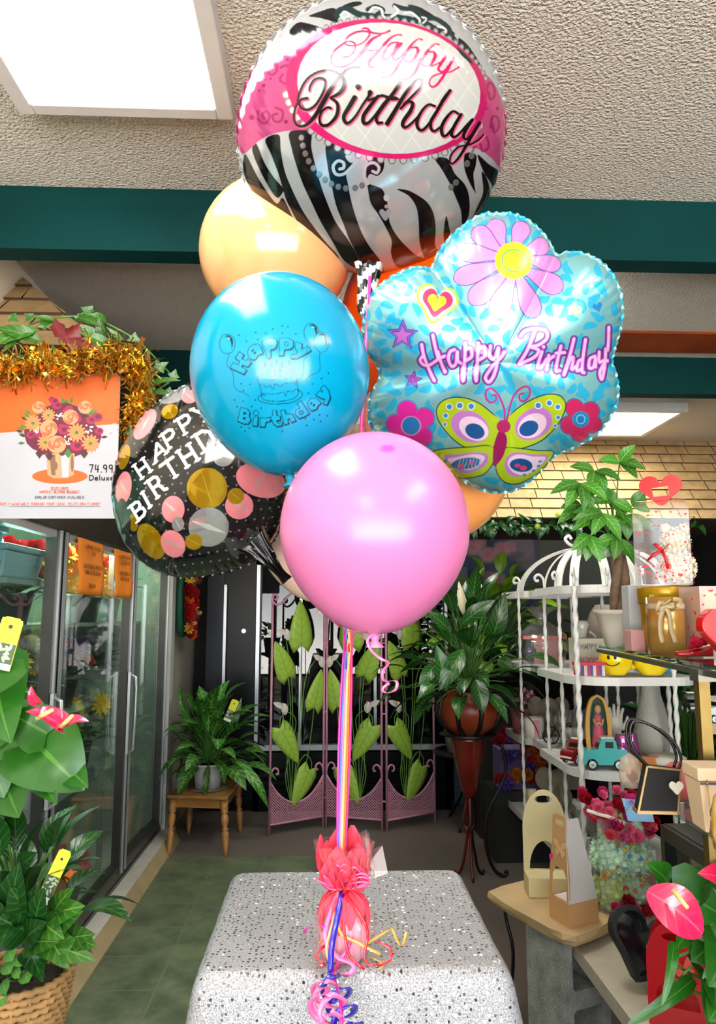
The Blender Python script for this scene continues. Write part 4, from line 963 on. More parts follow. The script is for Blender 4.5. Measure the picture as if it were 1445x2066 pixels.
def pink_art(X, Y):
    A = Art(X, Y, (214, 118, 172)); A.ell(782, 905, 17, 9, (240, 90, 170)); A.ell(782, 905, 10, 5, (235, 70, 160)); return A.C
def blue_art(X, Y):
    A = Art(X, Y, (0, 138, 178)); A.frame(420, 640, 5.558); IN = (10, 36, 46); A.aa = 1.0
    def st(p, w=6, sm=5, c=IN): A.stroke(p, w, c, 0, sm)
    def cl(p, w=7, sh=True, sm=0):
        if sh: A.stroke([(x + 6, y + 8) for x, y in p + [p[0]]], w + 5, IN, 0, sm)
        A.poly(p, (0, 140, 180), 0, sm) if not sm else A.poly(p, (0, 140, 180), 0, sm)
        A.stroke(p + [p[0]], w, IN, 0, sm)
    # letters of Happy
    cl([(352, 385), (400, 420), (345, 500), (358, 505), (385, 525), (440, 470), (480, 510), (440, 555), (385, 535), (400, 640), (390, 635), (245, 570), (280, 515), (310, 530), (335, 490), (300, 460)])
    A.poly([(352, 385), (485, 510), (400, 638), (245, 568)], (0, 140, 180)); cl([(352, 385), (400, 425), (375, 465), (430, 490), (440, 465), (485, 508), (445, 558), (385, 535), (378, 560), (432, 590), (402, 640), (245, 568), (285, 505), (335, 535), (355, 495), (305, 460)])
    cl([(440, 390), (470, 330), (540, 300), (585, 320), (612, 405), (560, 425), (530, 470), (480, 470), (450, 430)], sm=3); A.ell(500, 375, 18, 10, IN, rot=-60); A.ell(525, 400, 16, 13, IN, rot=-40)
    cl([(600, 270), (660, 245), (740, 232), (775, 270), (765, 330), (735, 360), (700, 370), (705, 435), (665, 455)], sm=3); A.ell(697, 300, 24, 20, (0, 140, 180)); A.stroke(circ(697, 300, 22, 14), 9, IN, 0, 0)
    cl([(800, 232), (890, 228), (955, 265), (955, 330), (920, 360), (855, 365), (845, 430), (797, 432)], sm=0); A.stroke(circ(878, 298, 22, 14), 9, IN, 0, 0)
    cl([(985, 275), (1050, 295), (1050, 360), (1120, 325), (1155, 375), (1060, 430), (990, 465), (925, 460), (940, 410), (985, 420), (1000, 390), (975, 340)])
    # Birthday
    cl([(365, 1010), (440, 1030), (470, 1070), (460, 1105), (480, 1150), (450, 1195), (400, 1195), (330, 1165)], sm=0); A.ell(410, 1078, 20, 14, IN); A.ell(405, 1135, 18, 14, IN)
    cl([(512, 1120), (562, 1115), (552, 1220), (498, 1215)]); cl(circ(538, 1075, 30, 14), sh=False)
    cl([(585, 1125), (625, 1130), (700, 1125), (710, 1160), (650, 1175), (635, 1230), (578, 1228)])
    cl([(720, 1050), (765, 1045), (770, 1105), (810, 1110), (805, 1155), (765, 1160), (790, 1190), (830, 1180), (830, 1215), (770, 1225), (725, 1190), (720, 1155), (700, 1150), (705, 1110), (725, 1105)])
    cl([(810, 1050), (855, 1035), (875, 1090), (940, 1080), (985, 1160), (935, 1180), (910, 1130), (890, 1150), (905, 1190), (855, 1205)])
    cl([(995, 965), (1040, 935), (1135, 1080), (1080, 1115), (1020, 1135), (975, 1090), (980, 1040), (1030, 1020)], sm=0); A.stroke(circ(1045, 1070, 20, 14), 10, IN, 0, 0)
    cl([(1110, 960), (1150, 910), (1210, 905), (1270, 960), (1235, 990), (1215, 1030), (1160, 1050), (1125, 1010)], sm=0); A.ell(1158, 965, 16, 9, IN, rot=-50); A.ell(1188, 985, 16, 12, IN, rot=-50)
    cl([(1205, 870), (1245, 825), (1290, 840), (1260, 795), (1300, 760), (1350, 820), (1370, 900), (1335, 985), (1290, 970), (1310, 920), (1260, 905)], sm=0)
    # little balloons with strings
    for cx, cy, rx, ry, rot in ((215, 300, 88, 110, 0), (1160, 175, 85, 108, -8), (1270, 280, 82, 115, -5)):
        A.ell(cx, cy, rx + 3, ry + 3, IN, 0, rot); A.ell(cx, cy, rx - 4, ry - 4, (0, 140, 180), 0, rot)
        st([(cx - 20, cy - 80), (cx + 10, cy - 88), (cx + 45, cy - 50), (cx + 55, cy + 10), (cx + 48, cy + 50)], [10, 22, 30, 16, 4])
        A.ell(cx + 18, cy - 62, 14, 6, (120, 200, 220), 0, 30)
    st([(235, 415), (215, 480), (215, 540), (260, 590), (285, 660), (290, 760), (330, 820), (400, 850), (465, 890)])
    st([(1255, 395), (1250, 470), (1258, 560), (1235, 615), (1160, 650), (1110, 680), (1098, 718)]); st([(1130, 285), (1110, 340), (1110, 430), (1075, 490), (1070, 620), (1030, 690), (1005, 710)])
    # cake
    st([(640, 620), (580, 655), (555, 700), (575, 770)], 7); st([(640, 620), (760, 600), (900, 600), (975, 620), (1000, 700), (1000, 760)], 7)
    st([(595, 692), (700, 705), (830, 700), (920, 680), (970, 655)]); st([(580, 760), (600, 870), (598, 900), (660, 935), (800, 942), (940, 920), (1005, 870), (1015, 830), (1000, 760)], 7)
    st([(575, 760), (620, 755), (650, 785), (700, 765), (715, 800), (735, 805), (745, 755), (780, 755), (810, 775), (860, 745), (920, 745), (950, 730), (985, 755), (985, 710), (1005, 740)])
    st([(598, 850), (615, 880), (620, 850), (640, 880), (650, 855), (720, 865), (780, 860), (810, 845), (850, 840), (870, 885), (890, 830), (950, 835), (990, 800), (1010, 830)])
    st([(590, 870), (560, 900), (580, 940), (680, 968), (800, 972), (940, 955), (1040, 900), (1055, 850), (1010, 815)], 8)
    for x, y0, y1 in ((640, 560, 650), (718, 575, 660), (775, 535, 615), (840, 568, 650), (915, 545, 630)):
        A.stroke([(x, y0), (x + 6, y1)], 20, IN, 0, 0); A.stroke([(x, y0), (x + 6, y1)], 9, (90, 190, 210), 0, 0); st([(x - 6, y0 - 12), (x - 14, y0 - 35), (x - 6, y0 - 58), (x + 4, y0 - 30), (x - 2, y0 - 10)], 8)
    rnd = random.Random(5)
    for x, y in ((345, 198), (430, 268), (560, 250), (535, 172), (645, 180), (725, 130), (832, 97), (895, 108), (832, 180), (985, 188), (370, 745), (470, 752), (395, 825), (295, 928), (393, 940), (530, 930), (490, 1000), (595, 1018), (325, 1005), (372, 1232), (462, 1246), (413, 1280), (833, 1280), (1250, 1098), (1337, 1105), (1185, 1150), (1262, 1168), (1107, 1213), (1092, 1140), (1125, 852), (1172, 748), (1272, 690), (1350, 630)):
        A.ell(x, y, 9, 9, IN)
    return A.C
LB = []
LB.append(latex('latex_balloon', 'glossy pink balloon in front, lowest of the bouquet, plain', 756, 1069, 1.15, 190, 198, (244, 146, 208), artf=pink_art, nseg=160, nring=100, rough=.27))
LB.append(latex('latex_balloon', 'turquoise balloon printed with a birthday cake and Happy Birthday', 566, 752, 1.30, 179, 200, (0, 162, 206), tilt=(0, -6), artf=blue_art, nseg=900, nring=420, rough=.17))
LB.append(latex('latex_balloon', 'pale peach balloon behind the zebra and turquoise balloons', 556, 512, 1.72, 152, 152, (208, 154, 104), rough=.16))
LB.append(latex('latex_balloon', 'vivid orange balloon mostly hidden between the zebra and flower balloons', 850, 652, 1.88, 163, 182, (255, 84, 10), rough=.2))
LB.append(latex('latex_balloon', 'orange peach balloon peeping out below the blue flower balloon', 905, 945, 1.78, 124, 136, (248, 164, 92), rough=.16))
LB.append(latex('latex_balloon', 'light coral balloon, a thin strip between turquoise and flower balloons', 842, 846, 2.2, 110, 122, (255, 150, 140), rough=.2))
LB.append(latex('latex_balloon', 'blush balloon showing behind the lower left of the pink balloon', 652, 1068, 1.74, 134, 142, (246, 208, 190), rough=.2))
ZT = .96
def sequins():
    m = bpy.data.materials.new('sequin_fabric'); m.use_nodes = True; n = m.node_tree.nodes; L = m.node_tree.links; p = n['Principled BSDF']
    tcn = n.new('ShaderNodeTexCoord'); mp = n.new('ShaderNodeMapping'); L.new(tcn.outputs['UV'], mp.inputs[0])
    v = n.new('ShaderNodeTexVoronoi'); v.inputs['Scale'].default_value = 115; v.inputs['Randomness'].default_value = .45
    L.new(mp.outputs[0], v.inputs['Vector'])
    lt = n.new('ShaderNodeMath'); lt.operation = 'LESS_THAN'; lt.inputs[1].default_value = .27; L.new(v.outputs['Distance'], lt.inputs[0])
    # each sequin lies at its own angle
    wn = n.new('ShaderNodeTexWhiteNoise'); L.new(v.outputs['Position'], wn.inputs['Vector'])
    g = n.new('ShaderNodeNewGeometry'); sub = n.new('ShaderNodeVectorMath'); sub.operation = 'SUBTRACT'; sub.inputs[1].default_value = (.5, .5, .5); L.new(wn.outputs['Color'], sub.inputs[0])
    sc = n.new('ShaderNodeVectorMath'); sc.operation = 'SCALE'; sc.inputs['Scale'].default_value = .8; L.new(sub.outputs[0], sc.inputs[0])
    ad = n.new('ShaderNodeVectorMath'); ad.operation = 'ADD'; L.new(g.outputs['Normal'], ad.inputs[0]); L.new(sc.outputs[0], ad.inputs[1])
    no = n.new('ShaderNodeVectorMath'); no.operation = 'NORMALIZE'; L.new(ad.outputs[0], no.inputs[0])
    # knitted mesh ground with glitter thread
    nz = n.new('ShaderNodeTexNoise'); nz.inputs['Scale'].default_value = 420; nz.inputs['Detail'].default_value = 2; L.new(mp.outputs[0], nz.inputs[0])
    b = n.new('ShaderNodeBump'); b.inputs['Strength'].default_value = .6; b.inputs['Distance'].default_value = .003; L.new(nz.outputs[0], b.inputs['Height'])
    mn = n.new('ShaderNodeMix'); mn.data_type = 'VECTOR'; L.new(lt.outputs[0], mn.inputs[0]); L.new(b.outputs[0], mn.inputs[4]); L.new(no.outputs[0], mn.inputs[5]); L.new(mn.outputs[1], p.inputs['Normal'])
    r = n.new('ShaderNodeValToRGB'); r.color_ramp.elements[0].position = .35; r.color_ramp.elements[0].color = (*rgb(122, 122, 124), 1); r.color_ramp.elements[1].position = .65; r.color_ramp.elements[1].color = (*rgb(192, 195, 202), 1); L.new(nz.outputs[0], r.inputs[0])
    mc = n.new('ShaderNodeMix'); mc.data_type = 'RGBA'; L.new(lt.outputs[0], mc.inputs[0]); L.new(r.outputs[0], mc.inputs[6]); mc.inputs[7].default_value = (.6, .6, .63, 1); L.new(mc.outputs[2], p.inputs['Base Color'])
    mm = n.new('ShaderNodeMath'); mm.operation = 'MAXIMUM'; mm.inputs[1].default_value = .2; L.new(lt.outputs[0], mm.inputs[0]); L.new(mm.outputs[0], p.inputs['Metallic'])
    rr = n.new('ShaderNodeMapRange'); rr.inputs[3].default_value = .42; rr.inputs[4].default_value = .2; L.new(lt.outputs[0], rr.inputs[0]); L.new(rr.outputs[0], p.inputs['Roughness'])
    return m
m_seq = sequins()
tx0, tx1, ty0, ty1 = -.186, .276, 1.222, 1.663
tbl = thing('display_table', ((tx0 + tx1) / 2, (ty0 + ty1) / 2, 0), 'small square table hidden under the silver sequin cloth', 'table')
w, d = tx1 - tx0 - .02, ty1 - ty0 - .02
b = MB(); b.box((0, 0, ZT - .02), (w, d, .03)); b.build('tabletop', m_wood, tbl)
for sx_ in (-1, 1):
    for sy_ in (-1, 1):
        b = MB(); b.box((sx_ * (w / 2 - .03), sy_ * (d / 2 - .03), (ZT - .035) / 2), (.04, .04, ZT - .035)); b.build('leg', m_wood, tbl)
def cloth():
    cx, cy = (tx0 + tx1) / 2, (ty0 + ty1) / 2; W2, D2 = (tx1 - tx0) / 2, (ty1 - ty0) / 2
    N = 256; verts = []; uvs = []; rows = []
    def sq(t, hw, hd, rad):
        # point of a rounded rectangle at parameter t
        per = [(hw, -hd + rad), (hw, hd - rad), (hw - rad, hd), (-hw + rad, hd), (-hw, hd - rad), (-hw, -hd + rad), (-hw + rad, -hd), (hw - rad, -hd)]
        a = 2 * math.pi * t; x, y = math.cos(a), math.sin(a); k = 1 / max(abs(x) / 1, abs(y) / 1); x, y = x * k * hw, y * k * hd
        ex, ey = abs(x) - (hw - rad), abs(y) - (hd - rad)
        if ex > 0 and ey > 0:
            l = math.hypot(ex, ey); f = rad / l if l > 0 else 1
            x = math.copysign(hw - rad + ex * f, x); y = math.copysign(hd - rad + ey * f, y)
        return x, y
    levels = [('top', s) for s in (0.001, .25, .5, .75, .94)] + [('edge', .0), ('edge', .5)] + [('drop', z) for z in (.01, .04, .08, .13, .2, .28, .38, .5, .62, .75, .88, .955)]
    for kind, s in levels:
        row = []
        for i in range(N):
            t = i / N
            if kind == 'top': x, y = sq(t, W2 * s, D2 * s, .002 + .02 * s); z = ZT + .004; uv = (x, y)
            elif kind == 'edge': q = .995 + .01 * s; x, y = sq(t, W2 * q, D2 * q, .02); z = ZT + .004 - .004 * s; uv = (x, y)
            else:
                a = 2 * math.pi * t; fl = .075 * s ** .8 + .012; x, y = sq(t, W2 + fl * .9, D2 + fl, .022 + .10 * s)
                fold = (.5 + .5 * math.sin(a * 9 + 1.3)) * .022 * min(1, s * 2.5) + .010 * math.sin(a * 17) * min(1, s * 3)
                corner = abs(math.sin(2 * a)) ** 6 * .05 * min(1, s * 1.6)
                l = math.hypot(x, y); k = (l + fold + corner) / l; x *= k; y *= k; z = ZT + .002 - s
                # unroll the cloth for the weave
                if abs(x) / W2 > abs(y) / D2: uv = (math.copysign(W2 + s, x), y)
                else: uv = (x, math.copysign(D2 + s, y))
            verts.append((x, y, z)); uvs.append(uv); row.append(len(verts) - 1)
        rows.append(row)
    F = []
    for a, b in zip(rows[:-1], rows[1:]):
        for i in range(N): F.append((a[i], b[i], b[(i + 1) % N], a[(i + 1) % N]))
    F.append(tuple(rows[0]))
    me = bpy.data.meshes.new('sequin_tablecloth'); me.from_pydata(verts, [], F); me.materials.append(m_seq)
    ul = me.uv_layers.new(name='UVMap'); 
    for pl in me.polygons:
        pl.use_smooth = True
        for li in pl.loop_indices: ul.data[li].uv = uvs[me.loops[li].vertex_index]
    o = bpy.data.objects.new('sequin_tablecloth', me); COL.objects.link(o); o.location = (cx, cy, 0)
    q = o.modifiers.new('s', 'SUBSURF'); q.levels = q.render_levels = 1
    return tag(o, 'silver sequin cloth draped over the small square table', 'tablecloth')
cloth()
ztop = ZT + .005
wc = onz(694, 1925, ztop); wt = thing('balloon_weight', wc, 'balloon weight wrapped in pink tissue and clear film standing on the sequin cloth', 'balloon weight')
m_tis = mat('pink_tissue', (250, 70, 96), rough=.7, var=.12, vscale=30, trans=.0)
m_body = mat('pink_pleated_cup', (236, 170, 190), rough=.35, var=.05)
m_cello = glassy('clear_pink_film', (255, 190, 200), opacity=.08, refl=1.2, rough=.06, tint=.1)
b = MB(); rr = lambda a, r, z: r * (1 + .05 * math.cos(a * 14))
b.lathe([(.034, 0), (.036, .01), (.037, .05), (.033, .072), (.02, .09), (.009, .1)], 84, rmod=rr); b.build('cup', m_body, wt)
b = MB(); rnd = random.Random(2)
for i in range(26):
    a = i / 26 * 6.283; r = .016 + rnd.random() * .018; h = .13 + rnd.random() * .045
    if math.sin(a) > .2: h += .015
    b.leafm((0, 0, .092), (r * math.cos(a) * 1.2, r * math.sin(a), h), (math.cos(a), math.sin(a), 0), .03 + rnd.random() * .02, 'oval', bend=.08, fold=.5)
for i in range(14):
    a = i / 14 * 6.283; b.leafm((.006 * math.cos(a), .006 * math.sin(a), .1), (.039 * math.cos(a), .039 * math.sin(a), .055 - rnd.random() * .02), (math.cos(a), math.sin(a), .5), .022, 'oval', bend=.2, fold=.3)
b.build('tissue', m_tis, wt)
b = MB()
def crink(a, r, z): return r * (1 + .09 * math.sin(a * 7 + z * 40) + .06 * math.sin(a * 13 + 2))
b.lathe([(.038, .003), (.042, .03), (.041, .06), (.03, .085), (.009, .1), (.02, .112), (.034, .135), (.042, .16), (.044, .17)], 90, rmod=crink, cap=False, sx=1.05)
for (x, z, h) in ((.034, .13, .185), (.056, .125, .165), (.03, .14, .19), (-.03, .14, .175)):
    q = [b.V(p) for p in ((x * .2, 0, .1), (x + .014, -.012, z), (x + .006, -.004, h), (x * .7, .01, h - .012))]; b.F(q, 0, False)
b.build('clear_wrap', m_cello, wt)

def satin(name, c): return mat('ribbon_' + name, c, rough=.28, var=.06, vscale=40, coat=.4, spec=.8)
RB = {'hot pink': (248, 60, 150), 'light pink': (250, 120, 180), 'magenta': (214, 20, 160), 'red': (228, 24, 44), 'orange': (246, 110, 24), 'peach': (240, 180, 120), 'blue': (60, 110, 220), 'royal blue': (44, 30, 180), 'gold': (206, 166, 72), 'black': (14, 14, 16)}
neck = wc + Vector((-.006, -.012, .105))
def curl(p0, p1, turns, rad, n=60, phase=0., ax=None, taper=.0):
    """points of a curled ribbon spiralling from p0 to p1"""
    p0, p1 = Vector(p0), Vector(p1); d = (p1 - p0); L = d.length; d.normalize(); u = d.orthogonal().normalized() if ax is None else (Vector(ax) - d * Vector(ax).dot(d)).normalized(); w = d.cross(u); out = []
    for i in range(n + 1):
        t = i / n; a = phase + t * turns * 6.283; r = rad * min(1, t * 5) * (1 - taper * t)
        out.append(p0 + d * L * t + u * r * math.cos(a) + w * r * math.sin(a))
    return out
def ribbon_thing(key, label, runs, w=.004):
    b = MB()
    for pts in runs: b.ribbon([tuple(p) for p in spline([tuple(q) for q in pts], 3)] if len(pts) < 25 else pts, w, 0, side=(1, .15, 0))
    o = b.build('curling_ribbon', satin(key.replace(' ', '_'), RB[key]), solid=.0004); tag(o, label, 'ribbon', 'ribbons tying the balloons to the weight'); return o
def strand(px_list, Y0=None):
    return [at(px, py, Y) for px, py, Y in px_list]
yw = wc.y - .012
knots = [k for _, k in LB]
def down(k, dx, x1=None, mid=0.):
    a = Vector(k); g = at(704 + dx * 500, 1275, wc.y + .10 + abs(dx)); e = neck + Vector((dx * .25, 0, 0)); out = [a]
    if a.z > g.z: out += [a.lerp(g, .4) + Vector((0, .04, 0)), a.lerp(g, .8) + Vector((0, .03, 0))]
    out.append(g)
    for t in (.2, .45, .7, .9, 1.):
        p = g.lerp(e, t); p.x += dx * .35 * math.sin(math.pi * t); out.append(p)
    return out
ribbon_thing('light pink', 'light pink ribbon from the pink balloon, its other end curling below the balloon', [down(knots[0], -.004), [knots[0] + Vector((.03, 0, .03)), at(745, 1285, 1.13), at(748, 1310, 1.13), at(770, 1330, 1.12), at(784, 1338, 1.13), at(772, 1356, 1.14), at(776, 1374, 1.13), at(800, 1374, 1.12), at(798, 1392, 1.12), at(780, 1398, 1.13), at(772, 1390, 1.14), at(786, 1378, 1.14)]], .0045)
ribbon_thing('blue', 'blue ribbon running down the bundle from the turquoise balloon', [down(knots[1], -.008)], .005)
ribbon_thing('magenta', 'magenta ribbon on the left of the bundle below the pink balloon', [down(knots[6], -.014), curl(neck, wc + Vector((-.05, -.03, .035)), 1.2, .016)], .006)
ribbon_thing('hot pink', 'hot pink ribbon on the right of the bundle below the pink balloon', [down(Vector(C_Z) + Vector((-.01, -.08, -.32)), .010), curl(neck, wc + Vector((.0, -.06, -.06)), 1.6, .014)], .0065)
ribbon_thing('orange', 'orange ribbon in the bundle with a short curled end', [down(knots[3], .004), curl(neck, wc + Vector((-.045, -.02, .03)), .8, .012)], .0028)
ribbon_thing('peach', 'peach ribbon crossing in front of the wrapped weight', [down(knots[2], .0), [neck, wc + Vector((-.02, -.045, .06)), wc + Vector((-.028, -.05, .03)), wc + Vector((-.02, -.06, .004))]], .004)
ribbon_thing('red', 'red ribbon curling round the foot of the weight', [down(knots[5], .007), [neck, wc + Vector((.02, -.04, .08)), wc + Vector((.036, -.045, .05)), wc + Vector((.03, -.05, .015)), wc + Vector((.045, -.055, .006)), wc + Vector((.07, -.05, .012)), wc + Vector((.068, -.05, .03)), wc + Vector((.05, -.045, .036))], [neck, wc + Vector((.0, -.05, .05)), wc + Vector((.008, -.055, .02)), wc + Vector((.03, -.06, .003))], [wc + Vector((-.03, -.04, .03)), wc + Vector((-.045, -.05, .02)), wc + Vector((-.03, -.055, .008)), wc + Vector((-.05, -.05, .003))]], .004)
ribbon_thing('gold', 'gold ribbon zigzagging out to the right across the cloth', [down(knots[4], .0045), [neck, wc + Vector((-.01, -.045, .055)), wc + Vector((.02, -.045, .035)), wc + Vector((.055, -.05, .02))], [wc + Vector((.03, -.02, .02)), at(770, 1885, wc.y - .01), at(790, 1874, wc.y), at(800, 1895, wc.y - .01), at(812, 1908, wc.y - .02), at(820, 1880, wc.y - .02)], [wc + Vector((.04, -.03, .008)), wc + Vector((.06, -.045, .004)), wc + Vector((.05, -.06, .003))]], .0045)
fy = 1.19
ribbon_thing('royal blue', 'royal blue ribbon in tight curls hanging over the front table edge', [[neck + Vector((.004, .0, 0)), wc + Vector((-.012, -.046, .07)), wc + Vector((-.02, -.05, .03)), wc + Vector((-.022, -.07, .004))] , curl(wc + Vector((-.022, -.07, .004)), at(715, 2110, 1.09), 4.2, .018, 90)], .009)
ribbon_thing('light pink', 'light pink ribbon with a round curl hanging over the front table edge', [[neck, wc + Vector((-.03, -.045, .05)), wc + Vector((-.015, -.05, .02)), wc + Vector((.012, -.062, .012)), wc + Vector((.008, -.072, .003)), wc + Vector((-.02, -.075, .002))], curl(at(668, 1985, 1.14), at(655, 2060, 1.1), 2.2, .024, 70, ax=(1, 0, 0)), curl(at(652, 2006, 1.14), at(672, 2045, 1.1), 1.6, .018, 50, ax=(1, 0, 0))], .0075)
ribbon_thing('magenta', 'thin magenta ribbon end hanging straight over the front table edge', [[neck, wc + Vector((-.02, -.05, .03)), wc + Vector((-.018, -.07, .004)), at(683, 2000, 1.13), at(689, 2040, 1.1), at(690, 2075, 1.08), at(690, 2110, 1.06)]], .004)
b = MB(); rnd = random.Random(6)
for i in range(9):
    a = rnd.uniform(-.5, 3.6); l = rnd.uniform(.025, .045); dx, dz = math.cos(a) * l, abs(math.sin(a)) * l * .9 + .005
    p = [neck + Vector(q) for q in ((0, 0, 0), (dx * .5 - .008, -.012, dz * .6), (dx, -.018, dz), (dx + .012, -.01, dz * .5), (dx * .4, -.006, 0), (0, -.004, 0))]
    b.ribbon(spline([tuple(x) for x in p], 6), .006, 0, side=(0, 1, .3))
b.build('bow', satin('light_pink', RB['light pink']), wt, world=True, solid=.0004)
m_stem = mat('green_stem', (74, 120, 44), rough=.5, var=.2)
m_soil = mat('potting_soil', (40, 28, 20), rough=1., var=.4, vscale=60, bump=.6, bscale=90)
L_ivy = leafmat('ivy_leaf', (42, 92, 24), (110, 150, 60), 5, veinw=.35)
L_dark = leafmat('dark_green_leaf', (18, 62, 18), (56, 112, 40), 7, veinw=.4, rough=.3)
L_anth = leafmat('anthurium_leaf', (34, 92, 20), (76, 132, 46), 4, veinw=.1, rough=.3)
L_agl = leafmat('aglaonema_leaf', (40, 104, 30), (140, 180, 90), 6, veinw=.75, rough=.35, mottled=.48)
L_lily = leafmat('peace_lily_leaf', (26, 76, 24), (96, 142, 66), 8, veinw=.5, rough=.25)
L_bright = leafmat('yellow_green_leaf', (108, 152, 30), (170, 196, 80), 6, veinw=.4)
L_money = leafmat('money_tree_leaf', (52, 118, 28), (130, 176, 80), 6, veinw=.4)
L_screen = leafmat('painted_metal_leaf', (166, 204, 78), (132, 176, 56), 6, veinw=.6, rough=.45)
L_spath = leafmat('anthurium_bloom', (220, 30, 80), (236, 84, 120), 5, veinw=.15, rough=.22, gloss=.9)
L_maple = leafmat('red_maple_leaf', (96, 10, 18), (140, 40, 36), 4, veinw=.4, rough=.5)
def dirv(a, e): return Vector((math.cos(a) * math.cos(e), math.sin(a) * math.cos(e), math.sin(e)))
def foliage(b, c, n, L, W, kind, e0, e1, inner=(.02, .06), rnd=None, droop=.25, stems=None, stem_r=.002, hgt=0., a0=0., a1=6.2832, sc=(1, 1, 1), lvar=.3, bend=.12, fold=.25, rows=6):
    """leaves on arching stalks around c; e0..e1 elevation range"""
    rnd = rnd or random.Random(1); c = Vector(c)
    for i in range(n):
        t = (i + .5) / n; a = a0 + (a1 - a0) * ((i * .61803) % 1.0) + rnd.uniform(-.15, .15); e = e0 + (e1 - e0) * t + rnd.uniform(-.1, .1)
        d = dirv(a, e); d = Vector((d.x * sc[0], d.y * sc[1], d.z * sc[2])); q = rnd.uniform(*inner)
        base = c + d * q + Vector((0, 0, hgt * t)); l = L * (1 - lvar * rnd.random())
        d2 = (d + Vector((0, 0, -droop * rnd.uniform(.5, 1.3)))).normalized(); tip = base + d2 * l
        up = (Vector((0, 0, 1)) - d2 * d2.z); up = up if up.length > .05 else Vector((math.cos(a), math.sin(a), 0))
        up = up.normalized() + Vector((rnd.uniform(-.4, .4), rnd.uniform(-.4, .4), 0))
        b.leafm(base, tip, up, W * rnd.uniform(.75, 1.15), kind, bend=bend, fold=fold, rows=rows, rnd=rnd.random(), droop=.12)
        if stems is not None:
            mid = (c + base) / 2 + Vector((0, 0, .15 * (base - c).length)); stems.tube(spline([tuple(c), tuple(mid), tuple(base)], 3), stem_r, 5)
def pot(b, r0, r1, h, n=28, lip=.008, rmod=None, wall=.004):
    """open pot: outside, rim, inside"""
    b.lathe([(r0, 0), (r0 + (r1 - r0) * .5, h * .5), (r1, h - lip * 1.5), (r1 + lip * .6, h - lip * 1.4), (r1 + lip * .6, h), (r1 - wall, h), (r1 - wall * 2, h - .02), (r0 * .9, h * .3)], n, rmod=rmod)
def blossom_mesh(key, c, kind='rose', r=.03):
    nm = 'blossom_' + key
    if nm in bpy.data.meshes: return bpy.data.meshes[nm]
    m = mat(nm, c, rough=.6, var=.18, vscale=60); cm = mat('flower_centre', (226, 180, 40), rough=.7); b = MB(); rnd = random.Random(hash(len(key)) % 99 + 3)
    if kind == 'rose':
        for k, (cnt, rr, el, w) in enumerate(((4, .35, 1.25, .5), (5, .6, .95, .75), (6, .85, .6, .95), (7, 1.0, .25, 1.0))):
            for i in range(cnt):
                a = i / cnt * 6.283 + k * .7; d = dirv(a, el); b.leafm(Vector((0, 0, -.2 * r)), d * r * rr + Vector((0, 0, r * .15)), (math.cos(a) * -.6, math.sin(a) * -.6, 1), r * w * 1.1, 'round', bend=-.18, fold=.3, rows=4)
    elif kind == 'daisy':
        for i in range(14):
            a = i / 14 * 6.283; b.leafm((0, 0, 0), dirv(a, .25 + .2 * (i % 2)) * r * 1.2, (0, 0, 1), r * .42, 'lance', bend=.05, rows=4)
        b.ball((0, 0, .1 * r), r * .32, 8, 1, sz=.6)
    elif kind == 'puff':
        for i in range(46):
            d = Vector((rnd.gauss(0, 1), rnd.gauss(0, 1), rnd.gauss(0, 1))).normalized(); b.leafm(d * r * .3, d * r, d.orthogonal(), r * .5, 'round', bend=.1, rows=3)
    o = b.build('tmp', [m, cm]); me = o.data; bpy.data.objects.remove(o); me.name = nm; me.use_fake_user = True
    return me
def blossom(parent, key, c, kind, r, loc, face=(0, -1, .5), name='blossom', s=1.):
    me = blossom_mesh(key, c, kind, r); o = bpy.data.objects.new(name, me); COL.objects.link(o); o.parent = parent
    M = world_of(parent).inverted() if parent else Matrix(); q = Vector(face).to_track_quat('Z', 'Y')
    o.matrix_basis = M @ (Matrix.Translation(Vector(loc)) @ q.to_matrix().to_4x4() @ Matrix.Scale(s, 4)); return o
XG = -1.12
m_pane = glassy('door_glass', (190, 220, 205), opacity=.02, refl=1.0, rough=.0, tint=.12)
m_inside = mat('cooler_interior', (176, 196, 178), rough=.5, var=.1)
m_alu = mat('polished_aluminium', (205, 210, 214), rough=.3, metal=.6, var=.06)
m_shelf = mat('pale_shelf', (150, 175, 170), rough=.4)
ck = thing('flower_cooler', (XG - .4, 3.2, 0), 'long walk-up flower cooler with sliding glass doors along the left wall', 'cooler')
b = MB(); b.box((XG - .03, 3.19, 1.945), (.14, 4.18, .19), 0); b.box((XG - .04, 3.19, .09), (.12, 4.18, .02), 0); b.box((XG + .005, 3.19, 1.86), (.03, 4.18, .022), 1)
b.box((XG - .02, 3.19, .115), (.07, 4.18, .03), 0)
b.build('outer_frame', [m_darkalu, m_alu], ck, world=True)
b = MB(); b.box((-1.96, 3.19, 1.02), (.03, 4.18, 1.9)); b.box((-1.56, 1.12, 1.02), (.8, .03, 1.9)); b.box((-1.56, 5.25, 1.02), (.8, .03, 1.9)); b.box((-1.56, 3.19, .06), (.8, 4.18, .06)); b.box((-1.56, 3.19, 1.98), (.8, 4.18, .06))
b.build('interior_lining', m_inside, ck, world=True)
